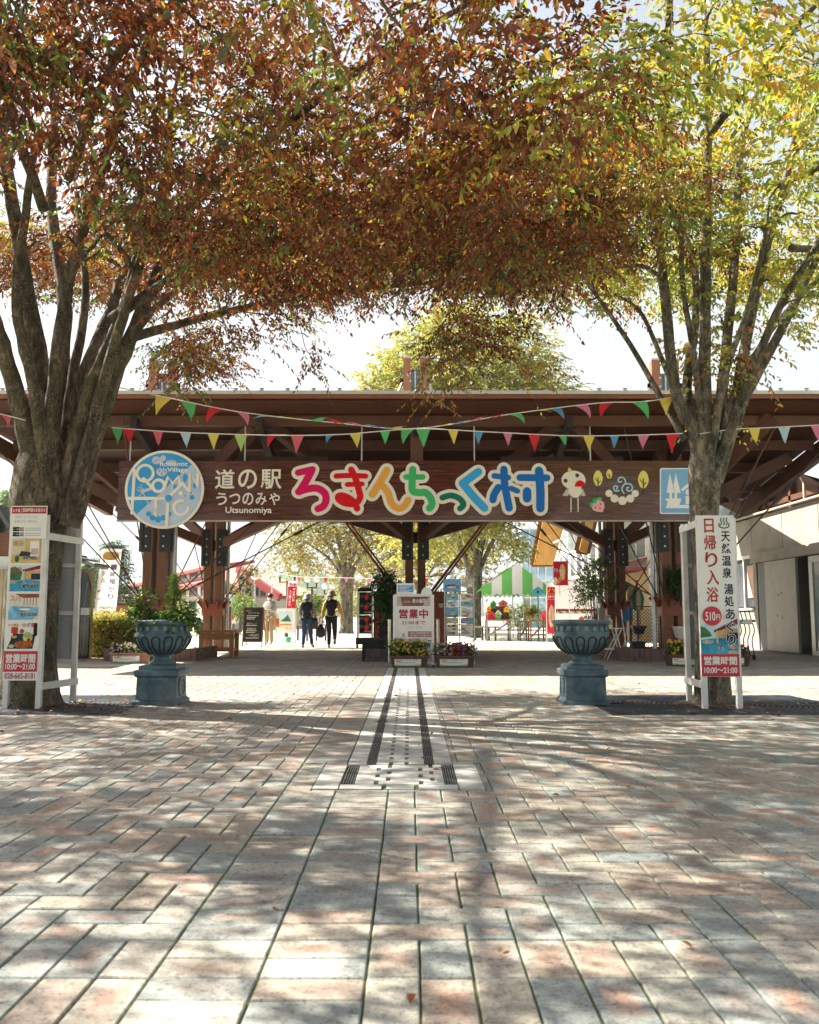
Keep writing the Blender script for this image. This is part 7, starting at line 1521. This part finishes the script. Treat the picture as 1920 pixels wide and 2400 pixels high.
XB = 9.2; r = T('white_market_building', 'white walled building with window band and orange timber gables behind the right columns', 'building', (XB + 2, 40, 0)); blk = M('block_white', (.50, .50, .46), .85, .16, 2.5, .3, stain=(.38, .38, .35)); obg = M('wall_orange_beige', (.55, .36, .18), .8, .12, 2, .1)
b = MB(); b.box(XB, 29.2, 0, XB + 6, 35.2, 5.4, blk)
for k in range(7): b.box(XB - .004, 29.2, .6 * k + .4, XB - .001, 35.2, .6 * k + .42, steel_d)
for k in range(5): b.box(XB - .0045, 29.9 + 1.1 * k, 0, XB - .0005, 29.92 + 1.1 * k, 2.8, steel_d)
b.box(XB + .002, 35.21, 0, XB + 6, 40.5, 2.75, obg); b.box(XB, 35.21, 2.76, XB + 6, 40.5, 5.2, blk); b.box(XB, 40.51, 0, XB + 6, 58, 4.9, whf); b.build('wall', r)
for k in range(2): b = MB(); y = 35.4 + 1.5 * k; b.box(XB - .03, y, 3.25, XB - .01, y + 1.35, 4.3, winm); b.box(XB - .05, y - .06, 3.2, XB - .005, y, 4.35, whf); b.box(XB - .05, y + 1.35, 3.2, XB - .005, y + 1.41, 4.35, whf); b.box(XB - .05, y, 4.3, XB - .005, y + 1.35, 4.35, whf); b.box(XB - .05, y, 3.2, XB - .005, y + 1.35, 3.25, whf); b.build('window', r)
for k in range(8): b = MB(); y = 41 + 1.9 * k; b.box(XB - .03, y + .1, 3.2, XB - .01, y + 1.5, 4.5, winm); b.box(XB - .05, y, 3.15, XB - .005, y + .1, 4.55, whf); b.build('window', r)
b = MB(); quadslab(b, [(XB - .9, 35.3, 2.95), (XB - .9, 40.4, 2.95), (XB, 40.4, 3.15), (XB, 35.3, 3.15)], .08, redr)
for k in range(12): b.box(XB - .85, 35.4 + .42 * k, 2.72, XB - .02, 35.46 + .42 * k, 2.84, redr)
b.build('awning', r)
for ya, yb in ((36.6, 37.1), (38.0, 38.4)): b = MB(); b.box(XB - .02, ya, .1, XB, yb, 2.1, M('door_brown', (.10, .07, .05), .6)); b.build('door', r)
og_ = WOOD('gable_orange', (.62, .33, .08), .5, .75); og_e = WOOD('gable_edge', (.20, .07, .03), .6)
for pts, D, in (([(1264, 1215), (1320, 1215), (1298, 1324), (1250, 1324)], 50), ([(1371, 1220), (1386, 1220), (1373, 1296), (1355, 1292)], 44)):
    b = MB(); P = [at(x, y, D) for x, y in pts]; top = [p + V((.9, 0, 3.2)) for p in P[:2]]; quadslab(b, [P[3], P[2], top[1], top[0]], -.25, og_)
    b.bar(P[3], top[0], .12, .4, og_e); b.bar(P[2], top[1], .12, .4, og_e); b.bar(P[3] - V((.1, .03, 0)), P[2] + V((.1, -.03, 0)), .1, .22, og_e); b.build('timber_gable', r)
b = MB(); P0, P1 = at(1322, 1225, 49), at(1352, 1290, 49)
for k in range(4): x = P0.x + k * .45; b.tube([(x, 49, P1.z - 1.6), (x + .1, 49, P0.z + 1)], .03, white, 6)
b.box(P0.x + .2, 49.1, P1.z, P1.x + .3, 49.15, P0.z + 1.5, GLASS('skylight', (.45, .52, .55), .1)); b.tube([at(1300, 1330, 48), at(1330, 1222, 48)], .09, white, 8); b.tube([at(1296, 1273, 48), at(1330, 1258, 48)], .05, white, 8); b.build('skylight', r)
D = 72; r = T('glass_tower', 'blue glazed greenhouse tower beyond the market tent', 'building', (at(1240, 1450, D).x, D, 0)); b = MB(); p0, p1 = at(1224, 1340, D), at(1255, 1240, D); b.box(p0.x, D, 0, p1.x + 2, D + 5, p1.z, GLASS('tower_glass', (.22, .36, .46), .1)); b.build('glazing', r); b = MB()
for k in range(6): x = p0.x + (p1.x + 2 - p0.x) * k / 5; b.box(x - .05, D - .06, 0, x + .05, D - .005, p1.z + .3, alu)
for z in np.linspace(1, p1.z, 6): b.box(p0.x, D - .05, z - .04, p1.x + 2, D - .002, z + .04, alu)
b.build('mullions', r)
# white stall wagon with zigzag band
D = 34.0; x0, x1 = at(1302, 1400, D).x, at(1420, 1400, D).x; zt = at(1, 1362, D).z; r = T('stall_wagon', 'white stall wagon with red blue and yellow zigzag band behind the right urn', 'wagon', ((x0 + x1) / 2, D, 0)); b = MB(); b.box(x0, D, .35, x1, D + 2.2, zt, vanw); b.box(x0 - .05, D - .05, zt, x1 + .05, D + 2.25, zt + .06, alu); b.build('body', r)
b = MB(); pn = Pan(b, (0, D, 0)); zb, zc = at(1, 1438, D).z, at(1, 1427, D).z; hb = zc - zb; pn.rect(x0, zb, x1, zc, .004, black); n_ = int((x1 - x0) / .14)
for k in range(n_): a = x0 + k * .14; pn.poly([(a, zc), (a + .14, zc), (a + .07, zc - hb * .5)][::-1], .006, redp); pn.poly([(a, zb), (a + .07, zb + hb * .5), (a + .14, zb)][::-1], .006, pblue if k % 2 else yel); pn.poly([(a + .07, zb + hb * .52), (a + .14, zb + .01), (a + .21, zb + hb * .52)], .0065, yel if k % 2 else pblue)
b.build('zigzag_band', r)
b = MB(); pn = Pan(b, (0, D, 0)); pn.text('農産カー', x1 - .55, at(1, 1447, D).z, .6, .12, .004, black, .01); pn.poly([(x0 + .85, at(1, 1452, D).z), (x0 + 1.05, at(1, 1452, D).z), (x0 + 1.05, at(1, 1449, D).z), (x0 + .95, at(1, 1444, D).z), (x0 + .85, at(1, 1449, D).z)], .004, redp); pn.rect(x0 + .15, at(1, 1395, D).z, x0 + .18, zt - .1, .004, galv); b.build('lettering', r)
for x in (x0 + .6, x1 - .6): b = MB(); b.tube([(x, D + .1, .3), (x, D + .3, .3)], .3, tyre, 18); b.build('wheel', r)
# things round the right columns
bush('shrub', 'loose leafy bush climbing the right back column beside the white wagon', cloud(1402, 1352, 26.0, 30, 44, 85, .35) + cloud(1368, 1368, 26.0, 24, 44, 40, .3), 4, .075, MG, tl=.3)
bush('creeper', 'dark green creeper hanging on the right front column', cloud(1588, 1370, 19.8, 18, 34, 60, .12) + cloud(1575, 1350, 19.8, 10, 14, 14, .1), 4, .06, DG, 'creeper', tl=.2)
D = 20.7; x0, x1 = at(1428, 1472, D).x, at(1466, 1472, D).x; zt = at(1, 1472, D).z; r = T('folding_table', 'small white folding table with crossed legs beside the right urn', 'table', ((x0 + x1) / 2, D, 0)); b = MB(); b.box(x0, D, zt - .02, x1, D + .4, zt, alu); b.build('top', r)
for y in (D + .02, D + .36): b = MB(); b.bar((x0 + .14, y, zt - .03), (x1 - .04, y, 0), .022, .02, white); b.build('leg', r); b = MB(); b.bar((x1 - .08, y + .025, zt - .03), (x0 + .05 - .1, y + .025, 0), .022, .02, white); b.build('leg', r)
b = MB(); b.box(x0 - .15, D + .03, .22, x1 - .02, D + .38, .25, white); b.build('shelf', r)
x = at(1434, 1460, D).x; r = T('pump_bottle', 'white pump bottle with yellow label on the folding table', 'bottle', (x, D + .2, zt)); b = MB(); b.lathe([(.01, 0), (.062, 0), (.065, .02), (.065, .17), (.03, .2), (.018, .21), (.018, .235)], (x, D + .2, zt + .001), white, 16); b.build('body', r); b = MB(); b.tube([(x, D + .2, zt + .23), (x, D + .2, zt + .28), (x - .06, D + .2, zt + .275)], .01, white, 6); b.build('pump', r); b = MB(); b.lathe([(.0655, .05), (.0662, .06), (.0662, .13), (.0655, .14)], (x, D + .2, zt), M('label_yellow', (.75, .60, .12), .5), 16); b.build('label', r)
D = 21.6; x0, x1 = at(1428, 1500, D).x, at(1452, 1500, D).x; r = T('stool', 'brown wooden stool under the folding table', 'stool', (x0, D, 0)); b = MB(); b.box(x0 - .05, D, .50, x1 + .05, D + .35, .56, wbn); b.build('seat', r)
for x in (x0, x1 - .07): b = MB(); b.box(x, D + .03, 0, x + .07, D + .1, .498, bw); b.build('leg', r); b = MB(); b.box(x, D + .24, 0, x + .07, D + .31, .498, bw); b.build('leg', r)
D = 22.9; x0, x1 = at(1479, 1450, D).x, at(1533, 1450, D).x; x2 = at(1549, 1450, D).x; zt = at(1, 1426, D).z; lat = WOOD('lattice_brown', (.13, .085, .055), .7); r = T('lattice_fence', 'brown lattice fence panel on the right brick bed', 'fence', ((x0 + x1) / 2, D, .17)); b = MB(); zb = .2
def lattice(b, xa, xb):
    h = zt - zb; k = xa - h
    while k < xb:
        for s in (1, -1):
            u0 = max(0, (xa - k) / h); u1 = min(1, (xb - k) / h)
            if u1 - u0 > .04:
                za, zc = zb + h * u0, zb + h * u1
                if s < 0: za, zc = zt - h * u0, zt - h * u1
                b.bar((k + h * u0, D + .006 * s, za), (k + h * u1, D + .006 * s, zc), .010, .022, lat, up=(0, 1, 0))
        k += .085
lattice(b, x0, x1); lattice(b, x1 + .05, x2); b.build('lattice', r); b = MB()
for x in (x0 - .02, x1 + .025, x2 + .02): b.box(x - .025, D - .02, .17, x + .025, D + .03, zt + .03, lat)
b.box(x0 - .045, D - .015, zt + .031, x2 + .045, D + .025, zt + .06, lat); b.box(x0, D - .015, zb - .03, x2, D + .025, zb, lat); b.build('frame', r)
D = 22.3; x0, x1 = at(1485, 1480, D).x, at(1515, 1480, D).x; r = T('planter_trough', 'dark grey plastic trough hung on the lattice fence', 'planter', (x0, D, .8)); b = MB(); gp = M('plastic_slate', (.05, .055, .06), .5)
za, zb_ = at(1, 1486, D).z, at(1, 1467, D).z; b.grid([[V((x0 + o, D + o, z)), V((x1 - o, D + o, z)), V((x1 - o, D + .3 - o, z)), V((x0 + o, D + .3 - o, z))] for o, z in ((.06, za), (0, zb_ - .04), (-.02, zb_ - .04), (-.02, zb_))], gp, smooth=False); b.build('trough', r); b = MB(); b.box(x0 + .0, D + .45, zb_ - .02, x1, D + .5, zb_, gp); b.box(x0 + .05, D + .2, zb_ - .0, x0 + .08, D + .5, zb_ + .02, gp); b.build('hook', r)
b = MB(); x0, x1 = at(1482, 1520, 21.9).x, at(1514, 1520, 21.9).x; b.grid([[V((x0 + o, 21.9 + o, z)), V((x1 - o, 21.9 + o, z)), V((x1 - o, 22.2 - o, z)), V((x0 + o, 22.2 - o, z))] for o, z in ((.02, .19), (0, .34), (-.02, .34), (-.02, .37))], gp, smooth=False); tag(b.build('planter_trough', loc=(x0, 21.9, .19)), 'dark grey plastic trough standing on the right brick bed', 'planter')
D = 26.2; r = T('parasol', 'closed parasol of green and cream striped cloth behind the lattice', 'parasol', (at(1490, 1430, D).x, D, 0)); cst_ = [M('cloth_green', (.02, .20, .12), .8, .15, 5, 0), M('cloth_sand', (.52, .46, .30), .8, .1, 5, 0)]; b = MB(); top = at(1450, 1352, D); bot = at(1493, 1385, D)
x_ = bot.x
for k in range(10):
    m_ = cst_[k % 2]; a0, a1 = k * 36, (k + 1) * 36
    def q_(r_, z, a): return V((x_ + r_ * math.cos(rad(a)) * 1.0, D + r_ * math.sin(rad(a)) * .8, z))
    b.face([q_(.12, at(1, 1382, D).z, a0), q_(.12, at(1, 1382, D).z, a1), q_(.22, at(1, 1402, D).z, a1), q_(.22, at(1, 1402, D).z, a0)], m_); b.face([q_(.22, at(1, 1402, D).z, a0), q_(.22, at(1, 1402, D).z, a1), q_(.17, at(1, 1430, D).z, a1), q_(.17, at(1, 1430, D).z, a0)], m_)
for k in range(5): p = top.lerp(at(1500, 1380, D), k / 5); q2 = top.lerp(at(1500, 1380, D), (k + 1) / 5); quadslab(b, [p, q2, q2 + V((-.22, .1, -.34)), p + V((-.1, .1, -.22))], .02, cst_[k % 2])
b.build('cloth', r); b = MB(); b.tube([(x_, D, 0), (x_, D, at(1, 1360, D).z)], .025, darkrod, 8); b.build('pole', r)
D = 25.0; r = T('folding_chair', 'folding chair with bright blue cloth behind the right back column', 'chair', (at(1470, 1480, D).x, D, 0)); b = MB(); P = [at(1461, 1452, D), at(1484, 1452, D), at(1486, 1424, D + .25), at(1468, 1422, D + .25)]; quadslab(b, P, .03, M('cloth_blue', (.04, .25, .60), .7, .2, 5, .1)); b.build('backrest', r); b = MB(); quadslab(b, [at(1461, 1454, D), at(1484, 1454, D), at(1484, 1457, D - .45), at(1459, 1457, D - .45)], .03, MATS['cloth_blue']); b.build('seat', r)
for xa, ya, xb, da, db in ((1456, 1430, 1464, 0, .1), (1484, 1430, 1480, 0, .1)): b = MB(); p = at(xb, 1458, D); b.bar(at(xa, 1428, D), (p.x, D - .2, .0), .025, .025, alu); b.build('leg', r); b = MB(); b.bar((p.x, D - .4, at(1, 1457, D).z), (p.x, D + .25, .0), .025, .025, alu); b.build('leg', r)
D = 20.0; r = T('tub', 'white oval wash tub on a stand between the right column and the day bath board', 'tub', (at(1590, 1490, D).x, D, .5)); b = MB(); cx_ = at(1604, 1490, D).x; zb, zc = at(1, 1500, D).z, at(1, 1468, D).z; rows = [[V((cx_ + rx * math.cos(a), D + rx * .7 * math.sin(a), z)) for a in [2 * math.pi * i / 24 for i in range(24)]] for rx, z in ((.10, zb), (.2, zb + .06), (.25, zc - .03), (.28, zc), (.25, zc), (.18, zb + .1), (.02, zb + .08))]; b.grid(rows, whf); b.build('basin', r); b = MB(); b.tube([(cx_, D, 0), (cx_, D, zb + .02)], .05, galv, 10); b.lathe([(.2, 0), (.2, .03), (.05, .05)], (cx_, D, 0), galv, 16); b.build('stand', r)
D = 20.6; irn = M('wrought_slate', (.03, .04, .055), .45, .2, 9, 0, .3); r = T('iron_trolley', 'dark blue wrought iron trolley with wavy bars right of the day bath board', 'trolley', (at(1748, 1500, D).x, D, 0)); x0, x1 = at(1715, 1500, D).x, at(1766, 1500, D).x; b = MB()
z1, z2, z3 = at(1, 1432, D).z, at(1, 1458, D).z, at(1, 1530, D).z
for k in range(6): x = x0 + (x1 - x0) * k / 5; b.tube(smooth_path([V((x, D, z2 - .03)), V((x + .03, D, z2 - .2)), V((x - .03, D, z2 - .42)), V((x + .01, D, .1))], 4), .012, irn, 6); b.tube([(x, D + .05, z2), (x - .04, D + .1, z1)], .012, irn, 6)
for z in (z1, z2 - .03, .1): b.tube([(x0, D + (.1 if z == z1 else 0), z), (x1, D + (.1 if z == z1 else 0), z)], .014, irn, 6)
b.build('bars', r); b = MB(); b.box(x0 - .02, D - .12, z2, x1 + .02, D + .35, z2 + .05, irn); b.box(x0, D - .05, .08, x1, D + .4, .11, irn); pn = Pan(b, (0, D - .12, z2)); pn.rect(x1 - .26, -.05, x1 - .06, .06, .01, white); pn.rect(x1 - .34, -.03, x1 - .28, .05, .01, pal[1]); b.build('shelf', r)
for x in (x0 + .04, x1): b = MB(); b.tube([(x - .02, D, .06), (x + .02, D, .06)], .06, tyre, 12); b.build('wheel', r)
b = MB(); D = 24.5; p = at(1412, 1480, D); b.box(p.x - .09, D, 0, p.x + .09, D + .12, at(1, 1425, D).z, M('post_beige', (.45, .40, .32), .6)); tag(b.build('post', loc=(p.x, D, 0)), 'short beige square post by the bush behind the right urn', 'post')
D = 26.8; p = at(533, 1480, D); b = MB(); b.box(p.x - .1, D, 0, p.x + .1, D + .12, at(1, 1422, D).z, MATS['post_beige']); tag(b.build('post', loc=(p.x, D, 0)), 'short beige square post right of the left back column', 'post')
